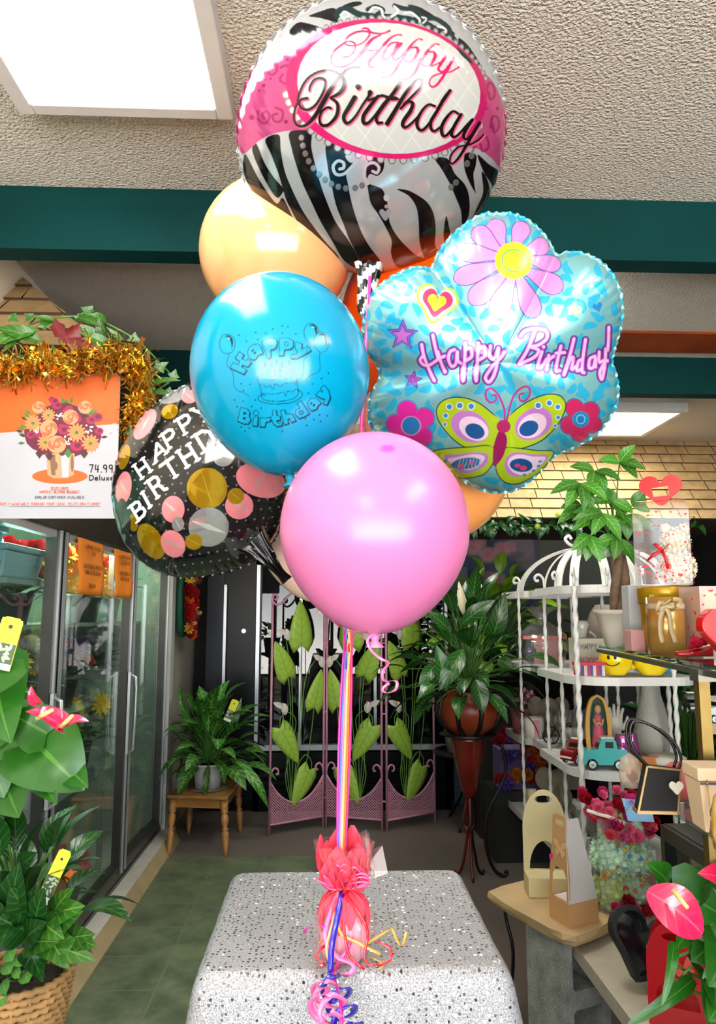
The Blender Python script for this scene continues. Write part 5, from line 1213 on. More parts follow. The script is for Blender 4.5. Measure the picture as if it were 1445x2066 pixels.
for y0, y1, hs in ((1.95, 3.13, 1), (3.13, 4.30, 1), (4.30, 5.24, 0)):
    b = MB(); z0, z1 = .13, 1.845
    for yy, ww in ((y0 + .045, .05), (y1 - .045, .05)): b.box((XG, yy, (z0 + z1) / 2), (.045, ww, z1 - z0), 0); b.box((XG + .026, yy + (.012 if yy > (y0 + y1) / 2 else -.012), (z0 + z1) / 2), (.01, .014, z1 - z0), 1)
    b.box((XG, (y0 + y1) / 2, z0 + .02), (.04, y1 - y0 - .12, .05), 0); b.box((XG, (y0 + y1) / 2, z1 - .015), (.04, y1 - y0 - .12, .03), 1)
    dr = b.build('door', [m_darkalu, m_alu], ck, world=True)
    b = MB(); b.box((XG - .004, (y0 + y1) / 2, (z0 + z1) / 2), (.006, y1 - y0 - .13, z1 - z0 - .07)); b.build('glass_pane', m_pane, dr, world=True)
    if hs:
        b = MB(); yy = y1 - .05; b.tube([(XG + .03, yy, .75), (XG + .065, yy, .77), (XG + .07, yy, .95), (XG + .07, yy, 1.1), (XG + .065, yy, 1.16), (XG + .03, yy, 1.18)], .008, 8); b.box((XG + .034, yy, .97), (.014, .03, .44)); b.build('handle', m_alu, dr, world=True)
b = MB()
for z in (.62, 1.02, 1.45):
    b.box((-1.58, 3.19, z), (.6, 4.1, .018))
b.build('shelf', m_shelf, ck, world=True)
b = MB()
for y in (1.9, 2.75, 3.6, 4.45):
    b.box((-1.27, y, 1.0), (.03, .02, 1.85))
b.build('slotted_uprights', m_alu, ck, world=True)
m_tube = mat('cooler_lamp', (240, 250, 240), emit=(225, 255, 235), es=22.)
b = MB(); b.box((-1.30, 3.2, 1.93), (.05, 3.6, .03)); b.build('lamp_tube', m_tube, ck, world=True)
bk = mat('black_flower_bucket', (24, 26, 28), rough=.5); bw = mat('pale_flower_bucket', (190, 205, 200), rough=.4)
def bunch(loc, h, r, cols, label, n=12, seed=1, leaf=None, wide=1.6, bucket=bk):
    rnd = random.Random(seed); t = thing('flower_bucket', loc, label, 'flowers', 'flower buckets in the cooler')
    b = MB(); pot(b, r * .7, r, h * .42, 16); b.build('bucket', bucket, t)
    b = MB(); st = MB(); foliage(b, (0, 0, h * .4), 26, h * .42, h * .13, 'lance', .1, 1.4, (.02, h * .3), rnd, .2, st, .002); b.build('foliage', leaf or L_dark, t); st.build('stems', m_stem, t)
    for i in range(n):
        a = rnd.uniform(0, 6.283); q = rnd.uniform(0, r * wide); key, c, kind = cols[i % len(cols)]
        p = Vector(loc) + Vector((q * math.cos(a), q * math.sin(a), h * rnd.uniform(.62, 1.))); blossom(t, key, c, kind, .034, p, (rnd.uniform(.2, 1), rnd.uniform(-1, .2), rnd.uniform(.2, 1)), s=rnd.uniform(1.1, 1.9))
YE, RE, WH_, PK_, OR, PU_ = ('yellow', (238, 200, 10), 'daisy'), ('red', (190, 20, 30), 'rose'), ('white', (226, 228, 220), 'puff'), ('pink', (226, 90, 120), 'rose'), ('orange', (235, 120, 40), 'daisy'), ('purple', (90, 50, 130), 'puff')
for i, (y, z, h, cols, lab) in enumerate([
    (3.0, 1.45, .32, [PU_, WH_], 'purple and white bunch on the top shelf beside the blue trays'), (3.35, 1.45, .34, [YE, RE], 'yellow and red bunch on the top shelf behind the first glass door'),
    (3.15, 1.02, .38, [WH_, YE, PK_], 'white, yellow and pink bunch on the middle shelf of the first door'), (3.5, 1.02, .36, [YE, WH_], 'pale yellow bunch on the middle shelf next to the first upright'),
    (4.0, 1.45, .38, [RE, RE, YE], 'red bunch on the top shelf left of the orange notes'), (4.35, 1.45, .36, [YE, YE, RE], 'yellow daisies on the top shelf between the two orange notes'),
    (4.75, 1.45, .38, [RE, OR, YE], 'red and orange bunch on the top shelf right of the orange notes'), (4.0, 1.02, .34, [PU_, RE], 'dark purple and red bunch on the middle shelf behind the centre door'),
    (4.6, 1.02, .40, [WH_], 'white lilac bunch on the middle shelf below the orange notes'), (4.3, .63, .42, [WH_, YE], 'baby breath with one yellow daisy low behind the centre door'),
    (3.4, .1, .28, [OR, ('amber', (220, 130, 40), 'rose')], 'orange bunch on the cooler floor'), (3.75, .1, .28, [PK_, ('magenta', (200, 20, 90), 'rose')], 'magenta bunch on the cooler floor near the centre door'),
    (3.2, .63, .4, [PK_, RE], 'pink and red bunch low behind the first door')]):
    bunch((-1.38 if z > .2 else -1.24, y, z), h, .085, cols, lab, n=20, seed=i + 3, bucket=bk if i % 2 else bw)
m_tray = mat('pale_blue_plastic', (150, 205, 214), rough=.35)
for (x, y, z, w, lab) in ((-1.36, 2.62, 1.70, .30, 'pale blue plastic tray on top, cut by the picture edge'), (-1.34, 2.95, 1.64, .34, 'pale blue plastic tray with a thick rim under the poster')):
    b = MB(); b.box((0, 0, .05), (.3, w, .1), taper=1.12); b.box((0, 0, .112), (.36, w + .06, .024)); o = b.build('plastic_tray', m_tray, origin=(0, 0, 0), bevel=.008); o.location = (x, y, z); tag(o, lab, 'tray')
    b = MB(); b.box((x, y, z - .012), (.34, w, .02)); o = b.build('tray_shelf', m_shelf); tag(o, 'pale cooler shelf directly under the blue tray, ' + ('upper one' if z > 1.68 else 'lower one'), 'shelf')

m_note = mat('orange_paper', (248, 140, 30), rough=.8, var=.05); m_ink = mat('dark_print', (60, 30, 20), rough=.8)
m_darktext = mat('black_print', (26, 22, 22), rough=.8)
def note(px0, px1, py0, py1, lines, lab, skew=0.):
    X = XG + .035; a = onx(px0, (py0 + py1) / 2, X); c = onx(px1, (py0 + py1) / 2, X); z1 = onx((px0 + px1) / 2, py0, X).z; z0 = onx((px0 + px1) / 2, py1, X).z
    w, h = c.y - a.y, z1 - z0; t = thing('paper_note', (X, (a.y + c.y) / 2, z0), lab, 'note')
    M = frame_at((X, a.y, z0), (0, 1, 0), (0, 0, 1)); b = MB(); N = 8
    P = [[b.V(M @ Vector((w * i / N, h * j / N, .012 * math.sin(3 * j / N + .5) * (1 if j < 4 else .4) + .004 * math.sin(i)))) for i in range(N + 1)] for j in range(N + 1)]
    for j in range(N):
        for i in range(N): b.F((P[j][i], P[j][i + 1], P[j + 1][i + 1], P[j + 1][i]))
    b.build('sheet', m_note, t, world=True, solid=.0006)
    b = MB(); yy = h * .88
    for s in lines:
        if s:
            st, wd = text_strokes(s, .3); k = min(h * .055, w * .86 / wd); o = w / 2 - wd * k / 2; ink(b, M, [[(o + x * k, yy - h * .05 + y * k * 1.15) for x, y in q] for q in st], k * .2, 0, lift=.016)
        yy -= h * .115
    b.build('writing', m_ink, t, world=True)
note(155, 205, 1090, 1201, ['ARRANGE DE BUDGIA', 'SALE', '', 'LES PEQUENAS MUNECAS', 'SOBRE LISTAS DE MAS', '', 'REGULAR'], 'left orange paper note taped to the cooler glass')
note(229, 263, 1111, 1207, ['ARRANGE ON SALE', 'LES BUDGE SALE', '', 'FRESH GARDEN MIX', 'WATER ON PLATE'], 'right narrower orange paper note taped to the cooler glass')

YP = 2.2
m_paper = mat('poster_card', (168, 168, 176), rough=.55, var=.02); m_or = mat('poster_orange', (206, 86, 8), rough=.55); m_txt = mat('poster_orange_type', (226, 110, 84), rough=.6); m_gry = mat('poster_grey_type', (96, 96, 104), rough=.6)
pt = thing('poster', at(100, 1045, YP), 'hanging florist poster with a bouquet on orange and white, marked 74.99 Deluxe', 'poster')
def PX(x, y, d=0.): p = at(x, y, YP); p.y -= d; return p
b = MB(); q = [(-60, 760), (243, 752), (234, 1046), (-60, 1046)]
f = [PX(*p) for p in q]; b.F([b.V(p) for p in f], 0, False); b.F([b.V(p + Vector((0, .004, 0))) for p in f[::-1]], 0, False)
bb = [PX(-60, 700), PX(244.5, 752), PX(239, 853), PX(-60, 877)]
b.F([b.V(p - Vector((0, .0006, 0))) for p in [PX(-60, 760), PX(243, 752), PX(240, 855), PX(-60, 878)]], 1, False)
b.F([b.V(PX(x, y, .001)) for x, y in circ(121, 961, 56, 36, 15)], 1, False)
b.build('card', [m_paper, m_or], pt, world=True)
class PXM:   # matrix stand-in: local coordinates are poster pixels with y up
    pass
def pxink(bm, strokes, w, m, d=.0015):
    for st in strokes:
        for i in range(len(st) - 1):
            a, c = Vector(st[i]), Vector(st[i + 1]); v = c - a
            if v.length < 1e-4: continue
            v.normalize(); s = Vector((-v.y, v.x)) * w / 2; a = a - v * w * .35; c = c + v * w * .35
            bm.F([bm.V(PX(p.x, p.y, d)) for p in (a - s, c - s, c + s, a + s)], m, False)
def pxtext(bm, s, x, y, h, w, m, xr=None, slant=0., rise=0.):
    st, wd = text_strokes(s, .3); k = h if xr is None else (xr - x) / wd
    pxink(bm, [[(x + a * k + c * h * slant, y - c * h + rise * a * k) for a, c in q] for q in st], w, m)
b = MB()
pxtext(b, "TELEFLORA'S", 102, 988, 5, 1.1, 0, 138, .15); pxtext(b, 'HARVEST BLOOMS BOUQUET', 80, 995, 5, 1.1, 0, 160, .15)
pxtext(b, 'SIVELY AVAILABLE THROUGH YOUR LOCAL TELEFLORA FLORIST.', -1, 1019.5, 5, 1.0, 0, 203, .2); b.build('orange_type', m_txt, pt, world=True)
b = MB(); pxtext(b, 'SIMILAR CONTAINER AVAILABLE', 71, 1006, 5, 1., 0, 170)
b.F([b.V(PX(x, y, .001)) for x, y in ((18, 1021.5), (203, 1021.5), (203, 1022.3), (18, 1022.3))], 0, False); b.build('grey_type', m_gry, pt, world=True)
b = MB(); pxtext(b, '74.99', 181, 953, 15, 2.1, 0, 228); pxtext(b, 'Deluxe', 181, 969, 10, 2.0, 0, 229); b.build('handwriting', m_darktext, pt, world=True)
cols = {'co': (232, 92, 62), 'co2': (244, 138, 96), 'ma': (150, 20, 72), 'da': (92, 16, 46), 'or': (232, 124, 70), 'gr': (58, 110, 44), 'wh': (190, 200, 180), 'br': (70, 26, 26), 'cu': (176, 140, 104), 'cu2': (226, 214, 190), 'cu3': (120, 84, 62)}
MM = {k: mat('print_' + k, v, rough=.6) for k, v in cols.items()}; keys = list(MM); b = MB(); dd = [.001]
def disc(x, y, rx, ry, k, rot=0.): dd[0] += .000004; b.F([b.V(PX(p, q, dd[0])) for p, q in circ(x, y, rx, 14, ry, rot=rot)], keys.index(k), False)
def pol(pts, k): dd[0] += .000004; b.F([b.V(PX(p, q, dd[0])) for p, q in pts], keys.index(k), False)
rnd = random.Random(8)
for i in range(60):
    a = rnd.uniform(math.pi * .93, 2 * math.pi * 1.035); r = rnd.uniform(.7, 1.); x, y = 126 + 80 * r * math.cos(a), 880 + 70 * r * math.sin(a); an = math.atan2(y - 890, x - 126)
    pol([(x, y), (x + 9 * math.cos(an + .35), y + 9 * math.sin(an + .35)), (x + 16 * math.cos(an), y + 16 * math.sin(an)), (x + 9 * math.cos(an - .35), y + 9 * math.sin(an - .35))], rnd.choice(('gr', 'gr', 'br')))
for x, y, r in ((126, 880, 62), (95, 880, 45), (160, 880, 45), (126, 850, 50)): disc(x, y, r, r * .75, 'da')
pol([(94, 915), (151, 915), (149, 958), (136, 965), (108, 965), (96, 958)], 'cu'); pol([(100, 918), (112, 918), (112, 960), (104, 958)], 'cu3'); pol([(124, 917), (140, 917), (138, 962), (126, 963)], 'cu2'); disc(110, 940, 7, 10, 'cu3'); disc(146, 935, 3, 18, 'cu3')
def rose(x, y, r):
    disc(x, y, r, r * .95, 'co2')
    for k in range(5): a = k * 1.257 + x; disc(x + r * .35 * math.cos(a), y + r * .35 * math.sin(a), r * .62, r * .55, 'co' if k % 2 else 'co2', a)
    disc(x, y, r * .42, r * .4, 'co'); disc(x, y - 1, r * .2, r * .2, 'co2')
def dsy(x, y, r, k='or'):
    for i in range(13): a = i / 13 * 6.283; disc(x + r * .55 * math.cos(a), y + r * .55 * math.sin(a), r * .5, r * .16, k, a)
    disc(x, y, r * .22, r * .2, 'gr')
for i in range(36): a = rnd.uniform(0, 6.283); q = rnd.uniform(.2, 1); disc(126 + 72 * q * math.cos(a), 872 + 48 * q * math.sin(a), rnd.uniform(4, 9), rnd.uniform(4, 8), rnd.choice(('ma', 'ma', 'da', 'wh', 'br')))
for x, y, r in ((115, 818, 10), (105, 806, 7), (196, 842, 12), (184, 848, 10), (128, 868, 11), (62, 878, 9), (155, 900, 13), (200, 870, 9), (110, 810, 9)): disc(x, y, r, r * .8, 'ma'); disc(x + 2, y - 1, r * .5, r * .4, 'da')
for x, y in ((122, 842), (72, 868), (181, 866), (137, 888)):
    for k in range(12): disc(x + rnd.uniform(-8, 8), y + rnd.uniform(-8, 8), 2, 2, 'wh')
for x, y, r in ((67, 854, 17), (98, 838, 14), (92, 893, 16), (155, 873, 19), (183, 895, 18)): dsy(x, y, r)
for x, y, r in ((78, 822, 13), (172, 822, 14), (143, 842, 16), (99, 865, 18), (115, 897, 19)): rose(x, y, r)
for x, y in ((138, 915), (80, 915), (170, 915), (100, 920)): pol([(x - 8, y), (x, y - 10), (x + 8, y), (x, y + 10)], 'br' if x != 138 else 'gr')
b.build('printed_bouquet', list(MM.values()), pt, world=True)
b = MB(); b.tube([PX(200, 754), Vector((PX(200, 754).x, 2.27, 2.34))], .0015, 5); b.tube([PX(-40, 760), Vector((PX(-40, 754).x, 2.27, 2.34))], .0015, 5); b.build('hanging_cord', m_black, pt, world=True)

m_gold = mat('gold_tinsel', (255, 222, 130), rough=.22, metal=1., var=.3, vscale=40)
m_gold2 = mat('copper_tinsel', (236, 170, 70), rough=.25, metal=1., var=.3, vscale=40)
b = MB(); rnd = random.Random(21)
path = spline([(-30, 735, 2.18), (30, 745, 2.17), (70, 728, 2.16), (130, 735, 2.15), (190, 722, 2.15), (250, 715, 2.16), (285, 745, 2.18), (285, 800, 2.2), (272, 845, 2.22), (262, 880, 2.26)], 8)
for i in range(2200):
    t = rnd.random() * (len(path) - 1); k = int(t); p = path[k]; p = at(*p); d = Vector((rnd.gauss(0, 1), rnd.gauss(0, .8), rnd.gauss(0, 1))).normalized()
    l = rnd.uniform(.012, .05); w = rnd.uniform(.002, .006) if i % 6 else rnd.uniform(.008, .014); s = d.orthogonal().normalized()
    p0 = p + d * .004 + Vector((rnd.uniform(-.03, .03), rnd.uniform(-.025, .02), rnd.gauss(0, .02))); mid = p0 + d * l * .5 + Vector((0, 0, rnd.uniform(-.008, .008))); p1 = p0 + d * l
    b.F([b.V(p0 - s * w / 2), b.V(p0 + s * w / 2), b.V(mid + s * w / 2), b.V(mid - s * w / 2)], 0 if i % 3 else 1, False); b.F([b.V(mid - s * w / 2), b.V(mid + s * w / 2), b.V(p1 + s * w / 2), b.V(p1 - s * w / 2)], 0 if i % 4 else 1, False)
o = b.build('tinsel_garland', [m_gold, m_gold2]); tag(o, 'glittering gold tinsel garland draped over the top of the poster', 'garland')
ivy = thing('ivy_garland', at(150, 700, 2.24), 'artificial ivy and leaf garland along the awning edge behind the tinsel', 'garland')
b = MB(); st = MB()
def ivyleaf(b, c, r, face, rot, mi=0):
    """five-pointed ivy leaf"""
    f = Vector(face).normalized(); s = f.orthogonal().normalized(); u = f.cross(s); out = []
    for i, (a, q) in enumerate(((-90, .35), (-58, .75), (-38, .55), (0, .95), (38, .62), (90, 1.25), (142, .62), (180, .95), (218, .55), (238, .75))):
        a = R(a + rot); out.append(b.V(Vector(c) + (s * math.cos(a) + u * math.sin(a)) * r * q + f * r * .12 * math.sin(i * 2), (.9, q, .5, 1)))
    ce = b.V(Vector(c) - f * r * .1, (.0, .3, rnd.random(), 1.))
    for i in range(10): b.F((ce, out[i], out[(i + 1) % 10]), mi)
vine = [at(*p) for p in ((0, 690, 2.24), (60, 655, 2.24), (120, 640, 2.22), (180, 640, 2.24), (230, 660, 2.2), (280, 690, 2.22), (320, 730, 2.26), (345, 765, 2.3), (300, 800, 2.3), (260, 850, 2.34), (245, 950, 2.4))]
st.tube(spline([tuple(p) for p in vine], 5), .003, 6)
for x, y, r, rot in ((160, 640, .022, 10), (88, 652, .026, 60), (180, 628, .024, 200), (268, 684, .026, 30), (322, 740, .026, 80), (350, 758, .020, 120), (300, 778, .022, 10), (215, 705, .02, 0), (262, 870, .022, 40), (275, 900, .022, 100), (255, 930, .02, 200), (25, 640, .02, 10), (60, 640, .018, 190), (340, 790, .018, 30), (110, 660, .02, 150)):
    ivyleaf(b, at(x, y, 2.19), r, (.1, -1, .1), rot)
for (x0, y0, x1, y1, w) in ((85, 690, -10, 662, .05), (80, 665, -20, 700, .055), (60, 672, 5, 712, .03), (200, 690, 160, 655, .04), (215, 650, 180, 635, .035), (208, 690, 200, 640, .03), (235, 705, 160, 672, .035), (300, 775, 365, 768, .022), (305, 790, 350, 800, .022), (255, 700, 215, 660, .02), (150, 640, 205, 660, .03), (120, 650, 60, 640, .02), (30, 720, 60, 740, .03)):
    b.leafm(at(x0, y0, 2.2), at(x1, y1, 2.17), (0, -1, .3), w, 'lance', bend=.1, rows=7)
foliage(b, at(270, 900, 2.3), 26, .09, .04, 'lance', -.9, .9, (.0, .1), rnd, .3, sc=(.6, .6, 1.4))
b.build('leaves', L_ivy, ivy, world=True); st.build('vine', m_stem, ivy, world=True)
def maple(b, c, r, face, rot):
    out = [(0, -.18), (.22, -.25), (.62, -.38), (.5, -.15), (.95, .02), (.8, .12), (1.05, .42), (.72, .38), (.62, .52), (.38, .36), (.42, .75), (.26, .72), (0, 1.15)]
    pts = out + [(-x, y) for x, y in out[::-1][1:-1]]; f = Vector(face).normalized(); s = Vector((0, 0, 1)).cross(f).normalized(); u = f.cross(s); a = R(rot)
    ce = b.V(Vector(c) + f * .004, (0, .2, .4, 1.)); v = []
    for x, y in pts:
        X, Y = x * math.cos(a) - y * math.sin(a), x * math.sin(a) + y * math.cos(a); v.append(b.V(Vector(c) + (s * X + u * Y) * r + f * r * .16 * math.sin(5 * math.atan2(y, x)), (.7, abs(y), rnd.random() * .6 + .1, 1.)))
    for i in range(len(v)): b.F((ce, v[i], v[(i + 1) % len(v)]))
b = MB(); c = at(133, 683, 2.16); maple(b, c, .072, (.1, -1, .35), -38); b.tube([c, c + Vector((.02, .02, -.04))], .0015, 5)
o = b.build('maple_leaf', L_maple); tag(o, 'large dark red artificial maple leaf above the gold tinsel', 'leaf')
b = MB(); maple(b, at(186, 700, 2.15), .042, (-.1, -1, .2), 150); o = b.build('maple_leaf', L_maple); tag(o, 'smaller red maple leaf pointing down into the tinsel', 'leaf')

wr = thing('flower_wreath', (-1.1, 5.62, 1.50), 'small wreath of red, yellow and peach flowers hanging on the wall pier', 'wreath')
b = MB(); cc = Vector((-1.07, 5.62, 1.62)); b.tube([cc + Vector((.0, .13 * math.cos(a), .26 * math.sin(a))) for a in [i / 30 * 6.283 for i in range(30)]], .025, 8, closed=True); b.build('ring', mat('teal_backing', (20, 96, 74), rough=.6), wr, world=True)
rnd = random.Random(4); sc_ = [('red', (190, 20, 30), 'rose'), ('red', (190, 20, 30), 'rose'), ('wpeach', (236, 150, 100), 'puff'), ('yellow', (238, 200, 10), 'daisy'), ('deep_red', (150, 14, 20), 'rose'), ('wo', (240, 110, 20), 'rose')]
for i in range(22):
    a = i / 22 * 6.283; k, c, kd = sc_[i % 6]; p = cc + Vector((.05, .13 * math.cos(a) + rnd.uniform(-.03, .03), .26 * math.sin(a) + rnd.uniform(-.03, .03))); blossom(wr, k, c, kd, .034, p, (1, -.8, .2), s=rnd.uniform(1.3, 1.9))

m_pine = mat('honey_pine', (176, 122, 62), rough=.4, var=.25, vscale=9, coat=.2)
F1, F2, B2 = onz(340, 1730, 0), onz(456, 1727, 0), onz(485, 1680, 0); B1 = F1 + (B2 - F2); HS = at(400, 1612, 4.95).z
stl = thing('wooden_stool', ((F1.x + B2.x) / 2, (F1.y + B2.y) / 2, 0), 'honey pine stool with turned legs against the wall pier', 'stool')
TL, TR, TB, TBL = [at(p[0], p[1], 1) for p in ((337, 1605), (458, 1608), (490, 1566), (385, 1565))]
top = [onz(337, 1604, HS), onz(459, 1608, HS), onz(491, 1570, HS), None]; top[3] = top[0] + (top[2] - top[1])
b = MB(); v = [b.V(p) for p in top] + [b.V(p - Vector((0, 0, .022))) for p in top]
for q in ((0, 1, 2, 3), (7, 6, 5, 4), (0, 4, 5, 1), (1, 5, 6, 2), (2, 6, 7, 3), (3, 7, 4, 0)): b.F([v[i] for i in q], 0, False)
b.build('seat', m_pine, stl, world=True, bevel=.006)
ctr = sum(top, Vector()) / 4; ins = [ctr + (p - ctr) * .84 - Vector((0, 0, .022)) for p in top]
b = MB()
for i in range(4): b.bar(ins[i] - Vector((0, 0, .03)), ins[(i + 1) % 4] - Vector((0, 0, .03)), .018, .06)
b.build('apron', m_pine, stl, world=True)
for foot, tp in zip((F1, F2, B2, B1), ins):
    foot = ctr + (foot - ctr); foot.z = 0; d = (tp - foot); b = MB(); n = 26; pr = [(.0, .010), (.08, .013), (.2, .019), (.34, .024), (.40, .023), (.43, .013), (.46, .026), (.49, .012), (.53, .018), (.62, .025), (.70, .022), (.73, .014), (.76, .028), (.79, .02), (.81, .026), (1., .026)]
    b.tube([foot + d * t for t, _ in pr], [r for _, r in pr], 12); b.build('leg', m_pine, stl, world=True)
pc = onz(419, 1590, HS); ag = thing('potted_aglaonema', pc, 'aglaonema with mottled green leaves in a white ribbed pot on the pine stool', 'plant')
mw = mat('white_plastic_pot', (222, 226, 230), rough=.35)
b = MB(); pot(b, .082, .102, .165, 36, rmod=lambda a, r, z: r * (1 + .02 * math.cos(a * 12))); b.build('pot', mw, ag)
b = MB(); b.lathe([(.0001, .15), (.093, .15)], 20, cap=False); b.build('soil', m_soil, ag)
b = MB(); st = MB(); rnd = random.Random(12)
foliage(b, (0, 0, .16), 70, .27, .11, 'lance', -.15, 1.35, (.06, .26), rnd, .38, st, .004, hgt=.13, sc=(1.15, .9, 1.), rows=7)
b.leafm((-.12, -.02, .45), (-.27, 0, .72), (-.3, -1, .2), .07, 'lance', rows=7); b.leafm((.12, -.05, .35), (.22, -.04, .6), (.3, -1, .2), .06, 'lance'); b.leafm((.2, -.12, .2), (.42, -.14, -.1), (.2, -1, .6), .07, 'lance')
b.leafm((.02, -.1, .18), (.01, -.14, -.06), (0, -1, .1), .05, 'lance'); b.leafm((-.1, -.08, .14), (-.17, -.12, -.02), (0, -1, .2), .06, 'lance')
for q in (b, st): q.v = [((x if x > -.16 else -.16 + (x + .16) * .45), y, z) for x, y, z in q.v]
b.build('leaves', L_agl, ag); st.build('stems', m_stem, ag)
def care_tag(p0, p1, w, lab, parent=None):
    """plastic care tag: yellow top, leafy picture, white foot"""
    p0, p1 = Vector(p0), Vector(p1); u = (p1 - p0); h = u.length; M = frame_at(p0, Vector((1, 0, 0)) - u.normalized() * u.normalized().x, u)
    b = MB(); b.prism([(-w / 2, 0), (w / 2, 0), (w / 2, h * .93), (w * .3, h), (-w * .3, h), (-w / 2, h * .93)], M, .001, 2)
    for y0, y1, mi in ((.0, .12, 1), (.12, .5, 0), (.5, .97, 2)): inkpoly(b, M, [(-w * .48, h * y0), (w * .48, h * y0), (w * .48, h * y1), (-w * .48, h * y1)], mi, .0014)
    inkpoly(b, M, circ(0, h * .82, w * .1, 12), 3, .0018)
    for i in range(14):
        x, y = rnd.uniform(-.35, .35) * w, rnd.uniform(.18, .46) * h; inkpoly(b, M, circ(x, y, w * .16, 8, w * .07, rot=rnd.uniform(0, 3)), 4, .0016 + i * .00002)
    o = b.build('care_tag', [mat('tag_photo_green', (60, 84, 60)), mat('tag_white', (230, 232, 230)), mat('tag_yellow', (226, 220, 40)), m_black, mat('tag_leaf_light', (170, 190, 150))], parent, world=parent is not None)
    if parent is None: tag(o, lab, 'plant tag')
    return o
o = care_tag(at(458, 1455, pc.y - .14), at(476, 1412, pc.y - .14), .05, '', ag)
b = MB(); b.lathe([(.0001, 0), (.13, 0), (.14, .012), (.135, .012), (.0001, .004)], 28); o = b.build('saucer', mat('smoky_saucer', (150, 130, 100), rough=.2), ag); 

m_pink = mat('dusty_pink_metal', (214, 150, 176), rough=.45, var=.06)
m_calla = mat('white_calla', (226, 218, 208), rough=.5); m_spx = mat('calla_spadix', (214, 176, 80), rough=.6)
SP = [onz(543, 1688, 0), onz(652, 1669, 0), onz(658, 1668, 0), onz(771, 1677, 0), onz(781, 1678, 0), onz(878, 1660, 0)]
scr = thing('folding_screen', (SP[2].x, SP[2].y, 0), 'three panel dusty pink metal folding screen with green leaves and callas', 'screen')
P0 = SP[0]; dpan = (SP[1] - SP[0]); dpan.z = 0; dpan.normalize(); npan = Vector((dpan.y, -dpan.x, 0))
def plocal(x, y):          # crop coordinates of the first panel -> its own plane
    px, py = 300 + x / 2.408, 1000 + y / 2.408; d = ray(px, py); t = (P0 - CAM).dot(npan) / d.dot(npan); q = CAM + d * t - P0; return q.dot(dpan), q.z
Wp = (SP[1] - SP[0]).length
LV = [((742, 728), (736, 506), 98), ((678, 878), (612, 706), 82), ((803, 1028), (838, 842), 78), ((640, 1132), (727, 1300), 82), ((780, 1332), (696, 1512), 80)]
CA = [((668, 668), (615, 655), (690, 790)), ((835, 800), (795, 775), (750, 980)), ((655, 1030), (600, 1005), (690, 1150))]
ST = [[(695, 1500), (715, 1300), (738, 1000), (742, 728)], [(693, 1500), (672, 1300), (690, 1050), (678, 878)], [(700, 1500), (755, 1350), (790, 1150), (803, 1028)], [(690, 1490), (665, 1360), (700, 1200), (715, 1090), (675, 1052), (640, 1085), (640, 1135)], [(697, 1505), (720, 1330), (760, 1260), (790, 1290), (790, 1340)],
      [(692, 1500), (700, 1250), (695, 900), (668, 700)], [(700, 1500), (735, 1200), (760, 900), (815, 790)], [(694, 1500), (680, 1250), (650, 1050)]]
HT = plocal(610, 500)[1] - .02
